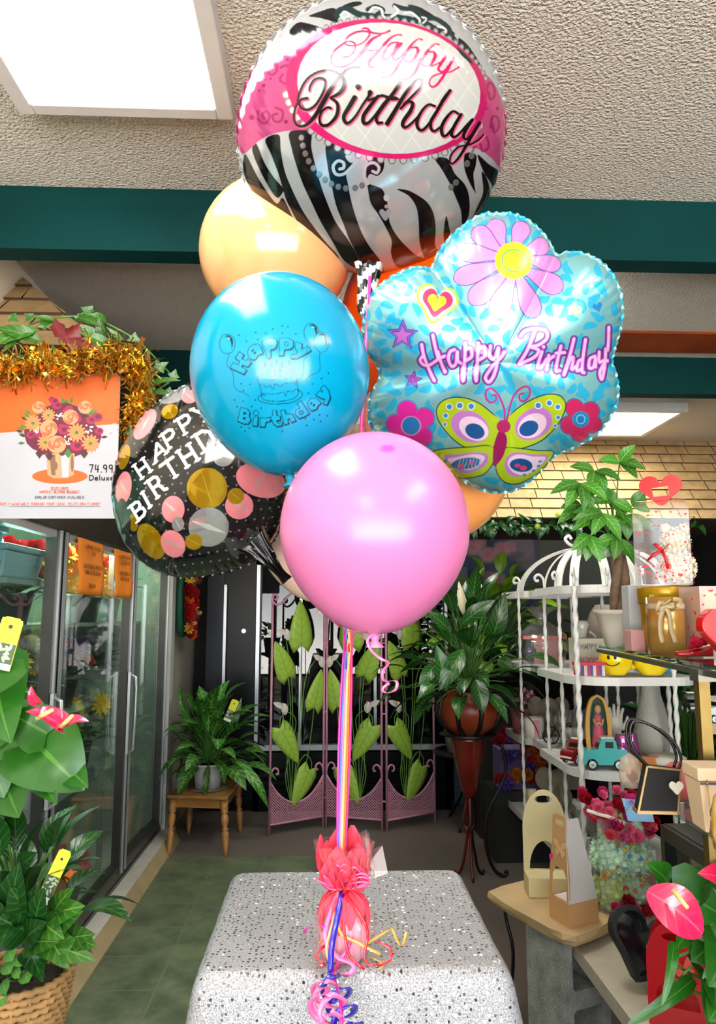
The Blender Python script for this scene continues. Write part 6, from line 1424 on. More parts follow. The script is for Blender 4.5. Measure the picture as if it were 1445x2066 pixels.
for k, (A_, B_, mir) in enumerate(((SP[0], SP[1], 0), (SP[2], SP[3], 1), (SP[4], SP[5], 0))):
    d = (B_ - A_); d.z = 0; w = d.length; d.normalize(); nn = Vector((d.y, -d.x, 0))
    def G(x, z, o=0.): 
        x = x / Wp * w; x = w - x if mir else x; return A_ + d * x + nn * o + Vector((0, 0, z))
    for xx in (0, Wp):
        b = MB(); b.tube([G(xx, 0), G(xx, HT)], .0085, 8); b.build('post', m_pink, scr, world=True)
    b = MB(); fz = .075
    curve = lambda x: fz + .125 + .16 * (abs(2 * x / Wp - 1) ** 2.2)
    N = 24
    b.tube([G(0, fz), G(Wp, fz)], .008, 6); b.tube([G(Wp * i / N, curve(Wp * i / N)) for i in range(N + 1)], .008, 6)
    sp = .019
    for s_ in (-1, 1):
        i = -40
        while i < 60:
            c0 = i * sp; i += 1; pts = []
            for j in range(70):
                z = fz + .005 * j; x = c0 + s_ * (z - fz)
                if 0 <= x <= Wp and z <= curve(x): pts.append(G(x, z, .001 * s_))
                elif pts: break
            if len(pts) > 1: b.tube([pts[0], pts[-1]], .0032, 4, caps=False)
    b.build('lattice_basket', m_pink, scr, world=True)
    for xx, sg in ((0, 1), (Wp, -1)):
        b = MB(); z0 = curve(0); b.tube(spline([tuple(G(xx, z0 - .02)), tuple(G(xx + sg * .006, z0 + .05)), tuple(G(xx + sg * .03, z0 + .085)), tuple(G(xx + sg * .06, z0 + .075)), tuple(G(xx + sg * .062, z0 + .045)), tuple(G(xx + sg * .045, z0 + .045))], 4), .007, 7); b.build('scroll', m_pink, scr, world=True)
    b = MB(); x1, zz = .075, HT
    b.tube(spline([tuple(G(*q)) for q in ((0, HT - .02), (.0, HT + .03), (.02, HT + .05), (.038, HT + .03), (.028, HT + .012), (.016, HT + .02))], 5), .0085, 8)
    b.tube(spline([tuple(G(*q)) for q in ((.006, HT - .005), (.035, HT - .025), (.08, HT - .005), (.13, HT + .045), (Wp / 2, HT + .09), (Wp - .13, HT + .045), (Wp - .08, HT - .005), (Wp - .035, HT - .025), (Wp - .006, HT - .005))], 5), .0085, 8)
    b.tube(spline([tuple(G(*q)) for q in ((Wp, HT - .02), (Wp, HT + .03), (Wp - .02, HT + .05), (Wp - .038, HT + .03), (Wp - .028, HT + .012))], 5), .0085, 8)
    b.build('top_scroll', m_pink, scr, world=True)
    b = MB()
    for s in ST: b.tube(spline([tuple(G(*plocal(*q), -.0)) for q in s], 5), .0035, 6)
    b.build('stems', mat('painted_green_stem', (104, 150, 62), rough=.4), scr, world=True)
    for la, lt_, lw in LV:
        b = MB(); a, t_ = plocal(*la), plocal(*lt_); b.leafm(G(*a, .004), G(*t_, .004), -nn * -1, lw * .0020, 'heart', bend=.04, fold=-.18, rows=12, rnd=.55); b.build('leaf', L_screen, scr, world=True, solid=.0015)
    for ca, cb, cc_ in CA:
        b = MB(); a, c = G(*plocal(*ca), .01), G(*plocal(*cb), .02); b.leafm(G(*plocal(ca[0] + 8, ca[1] + 35), .01), a + Vector((0, 0, .03)), nn, .055, 'oval', bend=.15, fold=-.5, rows=7); b.leafm(a + Vector((0, 0, .0)), c, nn, .04, 'oval', bend=.1, rows=6)
        b.tube([a, a + Vector((-.012, 0, .035))], .004, 6, m=1); b.build('calla_bloom', [m_calla, m_spx], scr, world=True)
for z in (.2, .8, 1.3):
    b = MB(); b.tube([SP[1] + Vector((0, 0, z)), SP[2] + Vector((0, 0, z))], .006, 6); b.tube([SP[3] + Vector((0, 0, z)), SP[4] + Vector((0, 0, z))], .006, 6); b.build('hinge', m_pink, scr, world=True)

YC = 6.02
m_gloss = mat('black_gloss_panel', (6, 8, 14), rough=.3, spec=.25); m_navy = mat('dark_navy_panel', (14, 22, 36), rough=.35, spec=.3)
m_dkglass = glassy('dark_display_glass', (20, 26, 30), opacity=.2, refl=1.1, rough=.0, tint=.35)
x0, x1, x2, x3 = at(412, 1300, YC).x, at(517, 1300, YC).x, at(607, 1300, YC).x, at(905, 1300, YC).x
zt_, zr = 2.1, at(700, 1507, YC).z
fr = thing('tall_fridge', ((x0 + x1) / 2, YC + .2, 0), 'tall black fridge with a ribbed silver door handle left of the display case', 'fridge')
b = MB(); b.box(((x0 + x1) / 2, YC + .22, zt_ / 2), (x1 - x0 - .02, .38, zt_)); b.build('body', m_gloss, fr, world=True)
xs = at(455, 1250, YC).x
b = MB(); b.box(((x0 + xs) / 2, YC + .015, 1.1), (xs - x0 - .03, .03, 1.7)); b.build('door', m_navy, fr, world=True)
b = MB(); b.box(((xs + x1) / 2 + .01, YC + .015, 1.1), (x1 - xs - .04, .03, 1.7)); b.build('door', m_gloss, fr, world=True)
b = MB(); za, zb_ = at(460, 1180, YC).z, at(455, 1440, YC).z; b.box((xs, YC - .02, (za + zb_) / 2), (.022, .03, za - zb_)); 
for i in range(46): b.box((xs, YC - .037, zb_ + (za - zb_) * (i + .5) / 46), (.022, .006, .008))
b.build('handle', m_alu, fr, world=True)
b = MB(); lp = at(492, 1273, YC); b.tube([lp + Vector((0, -.01, 0)), lp + Vector((0, .01, 0))], .018, 14); b.build('lock', m_alu, fr, world=True)
ds = thing('display_case', ((x1 + x3) / 2, YC + .2, 0), 'dark glass fronted display case with bright chrome edges behind the pink screen', 'display case')
b = MB(); b.box(((x1 + x3) / 2, YC + .38, zt_ / 2), (x3 - x1, .04, zt_)); b.box(((x1 + x3) / 2, YC + .2, zt_ - .1), (x3 - x1, .4, .2)); b.box(((x1 + x3) / 2, YC + .2, zr / 2 - .02), (x3 - x1, .4, zr - .04)); b.box((x3 - .02, YC + .2, zt_ / 2), (.04, .4, zt_)); b.box((x1 + .02, YC + .2, zt_ / 2), (.04, .4, zt_))
b.build('cabinet', m_gloss, ds, world=True)
for xx in (x1 + .012, x2, (x2 + x3) / 2, x3 - .02):
    b = MB(); b.box((xx, YC - .008, (zr + zt_ - .2) / 2), (.028 if xx < x2 - .01 else .022, .03, zt_ - .2 - zr)); b.build('chrome_edge', m_alu, ds, world=True)
b = MB(); b.box(((x1 + x3) / 2, YC - .01, zr), (x3 - x1, .035, .04)); b.build('chrome_rail', m_alu, ds, world=True)
b = MB(); b.box(((x1 + x3) / 2, YC + .008, (zr + zt_ - .2) / 2), (x3 - x1 - .04, .006, zt_ - .22 - zr)); b.build('glass_front', m_dkglass, ds, world=True)
for z in (.75, 1.1, 1.45):
    b = MB(); b.box(((x1 + x3) / 2, YC + .2, z), (x3 - x1 - .1, .3, .012)); b.build('shelf', mat('dim_shelf', (50, 54, 58), rough=.4), ds, world=True)
b = MB()
for i in range(5): b.box(((x1 + x3) / 2, YC - .004, .06 + i * .06), (x3 - x1 - .1, .012, .03), M=Euler((R(25), 0, 0)).to_matrix())
b.build('louvred_kickplate', mat('dark_louvre', (46, 50, 54), rough=.4, metal=.5), ds, world=True)

def rose_art(X, Y):
    A = Art(X, Y, (74, 84, 120)); A.aa = 14.; rnd = random.Random(2)
    for i in range(60): A.ell(rnd.uniform(930, 1110), rnd.uniform(1050, 1270), rnd.uniform(6, 26), rnd.uniform(5, 18), rnd.choice(((96, 104, 140), (52, 58, 92), (120, 120, 140), (60, 74, 84))), 0, rnd.uniform(0, 90), .5)
    A.ell(1050, 1100, 30, 30, (150, 134, 140), op=.7); A.ell(1070, 1130, 26, 26, (140, 124, 130), op=.6)
    for x, y, r in ((955, 1105, 16), (985, 1120, 17), (1013, 1108, 15), (1030, 1104, 10), (970, 1095, 10), (990, 1165, 12), (1005, 1170, 13), (978, 1060, 8)):
        A.ell(x, y, r, r * .9, (206, 160, 164), op=.9); A.ell(x, y - 2, r * .6, r * .5, (196, 100, 120), op=.8)
    for x, y in ((975, 1140), (1000, 1140), (1045, 1120), (960, 1130)): A.ell(x, y, 12, 6, (70, 90, 76), op=.6)
    return A.C
YT = 6.36; b = MB(); N, Mm = 110, 120; a, c = at(930, 1268, YT), at(1082, 1056, YT); idx = [[b.V((a.x + (c.x - a.x) * i / N, YT, a.z + (c.z - a.z) * j / Mm)) for i in range(N + 1)] for j in range(Mm + 1)]
for j in range(Mm):
    for i in range(N): b.F((idx[j][i], idx[j][i + 1], idx[j + 1][i + 1], idx[j + 1][i]))
X, Y = project(np.array(b.v)); art = rose_art(X, Y)
pic = thing('painting', ((a.x + c.x) / 2, YT, a.z), 'dim blue painting of pink roses on the back wall under the tan awning', 'painting')
b.build('canvas', painted('rose_canvas', rough=.8), pic, world=True, art=art)
b = MB()
for p, q in (((a.x, a.z), (c.x, a.z)), ((c.x, a.z), (c.x, c.z)), ((c.x, c.z), (a.x, c.z)), ((a.x, c.z), (a.x, a.z))): b.bar((p[0], YT + .01, p[1]), (q[0], YT + .01, q[1]), .04, .03, up=(0, 1, 0))
b.build('picture_frame', mat('grey_violet_frame', (70, 62, 80), rough=.5), pic, world=True)
a, c = at(1088, 1300, 6.4), at(1290, 1052, 6.4)
b = MB(); b.box(((a.x + c.x) / 2, 6.42, (a.z + c.z) / 2), (c.x - a.x, .04, c.z - a.z)); o = b.build('panel_board', mat('grey_green_panel', (96, 98, 92), rough=.7), origin=((a.x + c.x) / 2, 6.42, a.z)); tag(o, 'grey green wall board behind the white shelf arches', 'board')
a = at(912, 1300, 6.2); c = at(944, 1180, 6.2)
b = MB(); b.box(((a.x + c.x) / 2, 6.3, .95), (c.x - a.x, .2, 1.9)); o = b.build('blue_grey_cabinet', mat('blue_grey_paint', (84, 104, 120), rough=.5)); tag(o, 'narrow blue grey cabinet side beside the dark display case', 'cabinet')
b = MB(); rnd = random.Random(31); st = MB(); vt = thing('ivy_vine', at(1050, 1060, 5.0), 'dark trailing vine with round buds hanging under the back awning', 'vine')
vp = [at(x, y, 4.98) for x, y in ((930, 1062), (980, 1055), (1040, 1060), (1090, 1058), (1140, 1062), (1200, 1060), (1280, 1066), (1420, 1060))]; st.tube(spline([tuple(p) for p in vp], 4), .004, 5); st.build('vine_stem', m_stem, vt, world=True)
for i in range(70):
    t = rnd.random() * 7; k = int(min(6, t)); p = vp[k].lerp(vp[k + 1], t - k); d = Vector((rnd.uniform(-.6, .6), rnd.uniform(-.5, .2), rnd.uniform(-1, .3))).normalized(); b.leafm(p, p + d * rnd.uniform(.07, .13), (0, -1, .5), .045, 'lance', rnd=rnd.random() * .7)
b.build('leaves', L_dark, vt, world=True)
for x, y in ((1085, 1062), (1058, 1068), (1128, 1038)):
    b = MB(); b.ball(at(x, y, 4.95), .022, 12); b.build('bud', mat('lime_bud', (150, 180, 60), rough=.5), vt, world=True)
m_iron = mat('white_wrought_iron', (226, 226, 222), rough=.4, var=.05)
def rope(b, p0, p1, r, tw=42., n=10, step=.011):
    """twisted square-rope rod"""
    p0, p1 = Vector(p0), Vector(p1); L = (p1 - p0).length; N = max(4, int(L / step)); prev = None
    for i in range(N + 1):
        t = i / N; c = p0.lerp(p1, t); ring = []
        for k in range(n):
            a = 6.2832 * k / n; q = r * (1 + .24 * math.cos(2 * a - t * L * tw * 2)); ring.append(b.V((c.x + q * math.cos(a), c.y + q * math.sin(a), c.z)))
        if prev:
            for k in range(n): b.F((prev[k], prev[(k + 1) % n], ring[(k + 1) % n], ring[k]))
        prev = ring
    return b
Z1, Z2, Z3, Z4 = 1.635, 1.21, .79, .36
rk = thing('shelf_stand', (1.4, 3.95, 0), 'white wrought iron shelf stand with twisted rods and scrolled arches', 'shelf stand')
def band_shelf(pts, z, zo=0.):
    b = MB(); M = Matrix.Translation((0, 0, z - .012)); b.prism(pts, M, .01); pp = [(x, y, z - .012) for x, y in pts]; N = len(pp)
    for i in range(N): b.bar(pp[i], pp[(i + 1) % N], .006, .038)
    return b.build('shelf', m_iron, rk, world=True)
def rounded(x0, x1, y0, y1, r):
    P = [(x1, y1), (x0, y1)] + [(x0 + r - r * math.cos(a), y0 + r - r * math.sin(a)) for a in [i / 8 * math.pi / 2 for i in range(9)]] + [(x1 - r * .5 + r * .5 * math.sin(a), y0 + r * .5 - r * .5 * math.cos(a)) for a in [i / 6 * math.pi / 2 for i in range(7)]]
    return P
SEC = [(1.13, 1.56, 4.35, 4.78, .12), (1.19, 1.58, 3.98, 4.40, .14), (1.14, 1.72, 3.42, 4.05, .2)]
for x0, x1, y0, y1, r in SEC:
    for z in (Z1, Z2, Z3, Z4): band_shelf(rounded(x0, x1, y0, y1, r), z)
for x, y, top, rr in ((1.13, 4.37, Z1 + .06, .008), (1.185, 4.04, Z1 + .0, .0085), (1.19, 3.80, Z1, .009), (1.16, 3.46, Z1, .012), (1.60, 3.43, Z1, .0105), (1.57, 4.76, Z1, .007), (1.52, 4.08, Z1, .009), (1.585, 4.08, Z1, .009), (1.69, 4.06, Z1, .0095), (1.715, 3.75, Z1, .0105)):
    b = MB(); rope(b, (x, y, 0), (x, y, top), rr); b.build('twisted_rod', m_iron, rk, world=True)
apex = Vector((1.42, 4.0, 1.87))
for x, y in ((1.14, 4.35), (1.19, 4.04), (1.19, 3.80), (1.16, 3.46), (1.30, 3.42), (1.45, 3.42), (1.60, 3.43), (1.715, 3.75), (1.69, 4.06)):
    b = MB(); s = Vector((x, y, Z1)); out = []
    for i in range(15):
        t = i / 14 * math.pi / 2; out.append(Vector((apex.x + (s.x - apex.x) * math.cos(t), apex.y + (s.y - apex.y) * math.cos(t), Z1 + (apex.z - Z1) * math.sin(t))))
    sd = Vector((-(s.y - apex.y), s.x - apex.x, 0)).normalized()
    for p, q in zip(out[:-1], out[1:]): b.bar(p, q, .042, .007, up=(s - apex).cross(Vector((0, 0, 1))).cross(q - p).normalized() if (q - p).length else (0, 0, 1))
    # curled foot scroll
    o = (s - apex); o.z = 0; o.normalize()
    b.tube(spline([tuple(s + Vector((0, 0, .0))), tuple(s + o * .006 + Vector((0, 0, .06))), tuple(s + o * .03 + Vector((0, 0, .085))), tuple(s + o * .052 + Vector((0, 0, .07))), tuple(s + o * .045 + Vector((0, 0, .05))), tuple(s + o * .03 + Vector((0, 0, .055)))], 4), .007, 6)
    b.build('arch', m_iron, rk, world=True)
for sx_ in (-1, 1):
    b = MB(); b.tube(spline([tuple(apex + Vector(q)) for q in ((0, 0, 0), (sx_ * .05, 0, .0), (sx_ * .10, -.02, .01), (sx_ * .125, -.02, .04), (sx_ * .105, -.02, .058), (sx_ * .09, -.02, .04))], 5), .009, 8); b.build('crown_scroll', m_iron, rk, world=True)
b = MB(); b.lathe([(.022, -.015), (.022, .03), (.0001, .032)], 14, c=tuple(apex)); b.build('crown_knob', m_iron, rk, world=True)

def simple(name, b, m, label, cat, group=None, **k):
    o = b.build(name, m, **k); return tag(o, label, cat, group)
c = Vector((1.30, 4.52, Z2)); g = thing('gift_basket', c, 'pink gift set in crinkled clear film on the second shelf of the white stand', 'gift')
m_pinkbox = mat('dusty_pink_box', (222, 150, 150), rough=.6); m_film = glassy('clear_film', (245, 245, 245), opacity=.12, refl=2.2, rough=.05)
b = MB(); b.box((.02, 0, .075), (.17, .14, .15)); b.build('box', m_pinkbox, g, bevel=.006)
b = MB(); b.box((.0, 0, .158), (.26, .16, .02)); b.build('ribbon_band', mat('coral_band', (236, 130, 120)), g)
b = MB(); b.ball((-.08, -.02, .075), .06, 14); b.build('ornament', mat('iridescent_glass', (110, 100, 130), rough=.1, metal=.6), g)
b = MB(); rnd = random.Random(5); b.lathe([(.12, 0), (.15, .08), (.14, .17), (.07, .24), (.02, .26), (.05, .30), (.1, .34)], 40, rmod=lambda a, r, z: r * (1 + .07 * math.sin(a * 9 + z * 60)), cap=False); b.build('film_wrap', m_film, g)
b = MB(); b.lathe([(.04, 0), (.05, .03), (.045, .12), (.025, .17), (.03, .2), (.045, .24), (.03, .26)], 20, c=(0, 0, 0)); b.tube(spline([(.045, 0, .2), (.08, 0, .16), (.05, 0, .08)], 5), .008, 6)
simple('white_pitcher', b, mat('white_porcelain', (230, 226, 216), rough=.2, coat=.4), 'slim white porcelain pitcher beside the film wrapped gift', 'pitcher', origin=(0, 0, 0)).location = (1.44, 4.2, Z2)
c = at(1197, 1345, 3.95); hb = thing('keepsake_box', Vector((c.x, 3.95, Z2)), 'cream box printed Happy Birthday behind the yellow smiling mugs', 'box')
b = MB(); b.box((0, 0, .085), (.21, .14, .17)); b.build('box', mat('cream_card', (212, 206, 186), rough=.7), hb, bevel=.003)
M = frame_at(Vector(hb.location) + Vector((-.105, -.0705, 0)), (1, 0, 0), (0, 0, 1)); b = MB()
st_, wd = text_strokes('HAPPY'); ink(b, M, [[(.02 + x * .019, .115 + y * .026) for x, y in q] for q in st_], .0035, 0)
st_, wd = text_strokes('BIRTHDAY'); ink(b, M, [[(.012 + x * .013 + y * .004, .045 + y * .026) for x, y in q] for q in st_], .003, 0)
b.build('printed_words', mat('slate_print', (96, 112, 128), rough=.7), hb, world=True)
b = MB(); b.box((.06, 0, .05), (.10, .10, .1)); o = simple('white_box', b, m_white, 'plain white box right of the cream printed box', 'box', origin=(0, 0, 0), bevel=.003); o.location = (1.63, 3.95, Z2)
c = Vector((1.235, 3.52, Z2 + .010)); g = thing('gift_box', c, 'little striped gift box with a red bow left of the yellow mugs', 'gift')
b = MB(); cols_ = [(200, 30, 70), (60, 80, 150), (220, 200, 190)]; 
for i in range(9): b.box((-.056 + i * .014, 0, .024), (.0138, .07, .048), i % 3)
b.build('box', [mat('stripe_%d' % i, c_) for i, c_ in enumerate(cols_)], g)
b = MB(); b.box((0, 0, .054), (.135, .078, .014)); b.build('lid', mat('crimson_lid', (206, 20, 60), rough=.4), g)
b = MB()
for s in (-1, 1): b.ribbon(spline([(0, 0, .06), (s * .02, -.01, .085), (s * .045, 0, .08), (s * .03, .01, .064), (0, 0, .06)], 5), .012, side=(0, 1, 0))
b.build('bow', mat('crimson_bow', (214, 24, 70), rough=.3), g, solid=.0006)
m_yel = mat('glossy_yellow', (246, 220, 8), rough=.12, coat=.6)
def mug(px, py, Y, w, lab, face, sx=1):
    c = at(px, py, Y); c.z = Z2 + .008; g = thing('smiley_mug', c, lab, 'mug', 'yellow smiling mugs'); r = w
    b = MB(); b.lathe([(r * .55, 0), (r * .6, .006), (r * .92, r * .45), (r, r * .95), (r * .93, r * 1.42), (r * .86, r * 1.6), (r * .8, r * 1.58), (r * .86, r * 1.3), (r * .5, r * .2)], 32); b.build('cup', m_yel, g)
    b = MB(); b.tube(spline([(sx * r * .9, 0, r * 1.2), (sx * r * 1.35, 0, r * 1.15), (sx * r * 1.45, 0, r * .75), (sx * r * 1.0, 0, r * .4)], 6), r * .12, 8); b.build('handle', m_yel, g)
    if face:
        b = MB(); 
        for a in (-2.35, -1.95): b.ball((r * .99 * math.cos(a), r * .99 * math.sin(a), r * 1.1), r * .09, 8, sz=1.5)
        b.tube([(r * 1.0 * math.cos(a), r * 1.0 * math.sin(a), r * (.62 - .22 * math.cos((a + 2.15) * 3.2) + .2)) for a in [-2.6 + i * .09 for i in range(11)]], r * .035, 6)
        b.build('face', m_black, g)
mug(1243, 1352, 3.56, .078, 'yellow smiling mug on the left with its face turned left', True)
mug(1315, 1352, 3.55, .086, 'second yellow smiling mug on the right with its handle to the left', False, -1)
b = MB(); b.lathe([(.03, 0), (.05, .08), (.052, .085)], 24, rmod=lambda a, r, z: r * (1 + .1 * math.cos(a * 12))); simple('pleated_cup', b, mat('sky_blue_paper', (90, 180, 214), rough=.6), 'sky blue pleated cup right of the yellow mugs', 'cup', origin=(0, 0, 0)).location = (1.645, 3.62, Z2 + .01)
b = MB(); b.lathe([(.08, 0), (.13, .12), (.14, .24), (.1, .36), (.06, .42)], 28); simple('stone_urn', b, mat('taupe_urn', (120, 108, 96), rough=.7), 'large taupe urn standing behind the white shelf stand', 'urn', origin=(0, 0, 0)).location = (1.86, 4.95, 1.15)
b = MB(); b.box((1.95, 5.0, .575), (.5, .5, 1.15)); simple('dark_plinth', b, mat('dark_plinth_wood', (30, 24, 20), rough=.6), 'dark plinth behind the white shelf stand carrying the taupe urn', 'plinth')

def plush(name, c, s, m, lab, turn=0.):
    g = thing(name, c, lab, 'plush toy', 'plush elephants on the white stand', rz=turn)
    b = MB(); b.ball((0, 0, s * .55), s * .5, 18, sz=1.05, sy=.9); b.ball((0, -s * .12, s * 1.2), s * .45, 18); b.build('body', m, g)
    for q in (-1, 1): b = MB(); b.ball((q * s * .55, 0, s * 1.25), s * .38, 14, sx=.95, sy=.28, sz=1.15); b.build('ear', m, g)
    b = MB(); b.tube(spline([(0, -s * .5, s * 1.15), (0, -s * .8, s * .95), (0, -s * .85, s * .6), (0, -s * .95, s * .5)], 6), [s * .14] * 18 + [s * .1], 10); b.build('trunk', m, g)
    for q in (-1, 1): b = MB(); b.ball((q * s * .32, -s * .4, s * .2), s * .22, 12); b.build('foot', m, g)
m_plush = mat('taupe_plush', (150, 136, 116), rough=1., bump=.6, bscale=200, sheen=.4); m_plush2 = mat('grey_plush', (136, 136, 134), rough=1., bump=.6, bscale=200)
plush('plush_elephant', Vector((1.33, 4.52, Z3)), .135, m_plush, 'taupe plush elephant on the middle level of the white stand', -.2)
plush('plush_elephant', Vector((1.45, 4.2, Z3)), .12, m_plush2, 'grey plush elephant behind the clear glass vases', .3)
plush('plush_elephant', Vector((1.37, 4.5, Z4)), .15, m_plush, 'large taupe plush elephant on the lowest visible level of the stand', -.1)
c = Vector((1.20, 4.62, Z3)); g = thing('rose_pot', c, 'pink felt pot with pink fabric roses at the left end of the stand', 'flower pot'); b = MB(); pot(b, .06, .075, .15); b.build('pot', mat('dusty_rose_pot', (176, 100, 104), rough=.7), g)
for dx, dy, dz in ((-.03, 0, .19), (.03, -.02, .2), (0, .03, .21), (.0, -.04, .18)): blossom(g, 'pale_pink', (238, 170, 190), 'puff', .03, c + Vector((dx, dy, dz)), (0, -1, 1), s=1.3)
b = MB(); b.lathe([(.058, 0), (.06, .005), (.06, .115), (.055, .115), (.052, .01)], 30); b.box((.0, -.0605, .06), (.03, .003, .1), 1); o = simple('ceramic_mug', b, [mat('cream_glaze', (226, 218, 206), rough=.2, coat=.4), mat('pink_glaze', (232, 160, 176), rough=.2)], 'white ceramic mug with a pink stripe in front of the pink pot', 'mug', origin=(0, 0, 0)); o.location = (1.21, 4.42, Z3 + .005)
m_clear = glassy('clear_glass_ware', (240, 245, 245), opacity=.06, refl=3.0, rough=.0)
for (x, y, k, lab) in ((1.28, 4.06, 1., 'clear glass candlestick with a wide foot on the middle section'), (1.36, 4.08, 1.1, 'cut clear glass vase beside the glass candlestick'), (1.31, 4.25, .8, 'small clear glass jar behind the glass candlestick')):
    b = MB(); b.lathe([(.05 * k, 0), (.052 * k, .01), (.015, .02), (.012, .1 * k), (.035 * k, .13 * k), (.04 * k, .2 * k), (.036 * k, .2 * k), (.03 * k, .14 * k)] if k != 1.1 else [(.03, 0), (.034, .01), (.038, .18), (.034, .18), (.028, .02)], 20, rmod=(lambda a, r, z: r * (1 + .05 * math.cos(a * 8)))); o = simple('glass_vase', b, m_clear, lab, 'glass vase', 'clear glassware on the white stand', origin=(0, 0, 0)); o.location = (x, y, Z3 + .003)
b = MB(); b.tube([(.045 * math.cos(a), 0, .05 + .045 * math.sin(a)) for a in [i / 20 * 6.283 for i in range(20)]], .004, 6, closed=True)
for i in range(6): b.tube([(0, 0, .05), (.045 * math.cos(i), 0, .05 + .045 * math.sin(i))], .0015, 4)
simple('wheel_ornament', b, m_black, 'small spoked wheel ornament between mug and glassware', 'ornament', origin=(0, 0, 0)).location = (1.245, 4.2, Z3)
c = at(1208, 1488, 3.6); c.z = Z3 + .02; mf = thing('madonna_figurine', c, 'standing robed madonna figurine in a golden pointed halo frame', 'figurine', rz=-.2)
b = MB(); P = spline([(.0, .315), (-.035, .29), (-.055, .22), (-.06, .12), (-.05, .03), (-.03, .0)], 5); out = P + [(-x, y) for x, y in P[::-1]][:-1]; inn = [(x * .68, .02 + y * .9) for x, y in out]
b.plate(out, frame_at((0, .02, 0), (1, 0, 0), (0, 0, 1)), .035, 0, [inn]); b.plate(inn, frame_at((0, .01, 0), (1, 0, 0), (0, 0, 1)), .006, 1); b.build('halo_frame', [mat('ochre_gold', (206, 150, 60), rough=.5, bump=.3, bscale=90), mat('dark_green_cloak', (20, 60, 46), rough=.6)], mf)
b = MB(); b.lathe([(.032, .03), (.03, .05), (.034, .09), (.026, .15), (.022, .19), (.019, .215), (.008, .225)], 20, rmod=lambda a, r, z: r * (1 + .06 * math.cos(a * 5)), sy=.7); b.build('robe', mat('rose_robe', (200, 76, 98), rough=.5), mf)
b = MB(); b.ball((0, -.005, .245), .017, 14, sz=1.25); b.tube(spline([(-.022, -.012, .2), (-.012, -.028, .175), (.0, -.032, .19)], 4), .006, 7); b.tube(spline([(.022, -.012, .2), (.012, -.028, .175), (.0, -.032, .19)], 4), .006, 7); b.build('head_and_hands', mat('painted_skin', (206, 150, 110), rough=.5), mf)
b = MB(); b.lathe([(.03, .03), (.036, .1), (.034, .18), (.025, .24), (.019, .268), (.0001, .275)], 20, c=(0, .008, 0), sy=.6); b.build('veil', mat('green_veil', (30, 92, 74), rough=.5), mf)
b = MB(); b.ball((0, 0, .012), .05, 18, sz=.5); b.ball((-.06, -.01, .03), .022, 8, 1); b.build('base', [mat('pearly_base', (214, 190, 180), rough=.2, coat=.5), mat('yellow_flower', (226, 208, 40))], mf)
c = at(1245, 1500, 3.85); c.z = Z3; g = thing('hand_ornament', c, 'upright white ceramic hand ornament behind the pink glass cups', 'ornament'); m_por = mat('matte_white_ceramic', (220, 214, 200), rough=.5)
b = MB(); b.lathe([(.035, 0), (.03, .03), (.022, .08), (.028, .13), (.036, .16), (.034, .19), (.018, .205)], 18, sy=.55)
for x, h, t in ((-.026, .065, -.10), (-.009, .08, -.03), (.009, .075, .04), (.025, .06, .12)): b.tube(spline([(x, 0, .18), (x + t * .03, -.004, .18 + h * .5), (x + t * .1, -.012, .18 + h)], 3), [.010, .010, .0095, .009, .0085, .008, .006], 8)
b.tube(spline([(.03, 0, .13), (.052, -.006, .17), (.056, -.014, .2)], 3), [.011, .011, .01, .01, .009, .008, .006], 8); b.build('hand', m_por, g)
m_pg = mat('metallic_pink_glass', (206, 110, 176), rough=.08, metal=.55, coat=.6)
for px, lab in ((1256, 'metallic pink glass cup, the left of two upside down behind the toy truck'), (1280, 'metallic pink glass cup, the right of two upside down behind the toy truck')):
    c = at(px, 1500, 3.62); b = MB(); b.lathe([(.048, 0), (.03, .11), (.028, .115), (.0001, .115)], 26); o = simple('pink_glass_cup', b, m_pg, lab, 'cup', 'pink glass cups', origin=(0, 0, 0)); o.location = (c.x, 3.62 + (.04 if px > 1270 else 0), Z3 + .03)
c = at(1315, 1500, 3.95); b = MB(); b.lathe([(.075, 0), (.10, .03), (.098, .09), (.075, .2), (.05, .3), (.046, .36), (.055, .39), (.048, .39)], 72, rmod=lambda a, r, z: r * (1 + .012 * math.cos(a * 26 + z * 130) * math.cos(a * 26 - z * 130)))
simple('textured_vase', b, mat('off_white_bisque', (206, 204, 192), rough=.7, bump=.5, bscale=120), 'tall off-white textured vase on the stand behind the black handbag handle', 'vase', origin=(0, 0, 0)).location = (c.x, 3.93, Z3)
b = MB(); b.box((0, 0, .03), (.26, .02, .06)); o = simple('wood_sign', b, mat('pale_wood_sign', (196, 120, 60), rough=.6, var=.2), 'small wooden plaque lying on the stand behind the toy truck', 'plaque', origin=(0, 0, 0)); o.location = (1.50, 3.52, Z3)
b = MB(); b.lathe([(.05, 0), (.085, .02), (.09, .05), (.07, .06), (.0001, .062)], 26); o = simple('white_dish', b, m_por, 'white ceramic dish at the right end of the stand', 'dish', origin=(0, 0, 0)); o.location = (1.60, 3.56, Z3)
m_tq = mat('turquoise_glaze', (84, 190, 190), rough=.15, coat=.6); m_dk = mat('black_glaze', (16, 16, 18), rough=.2)
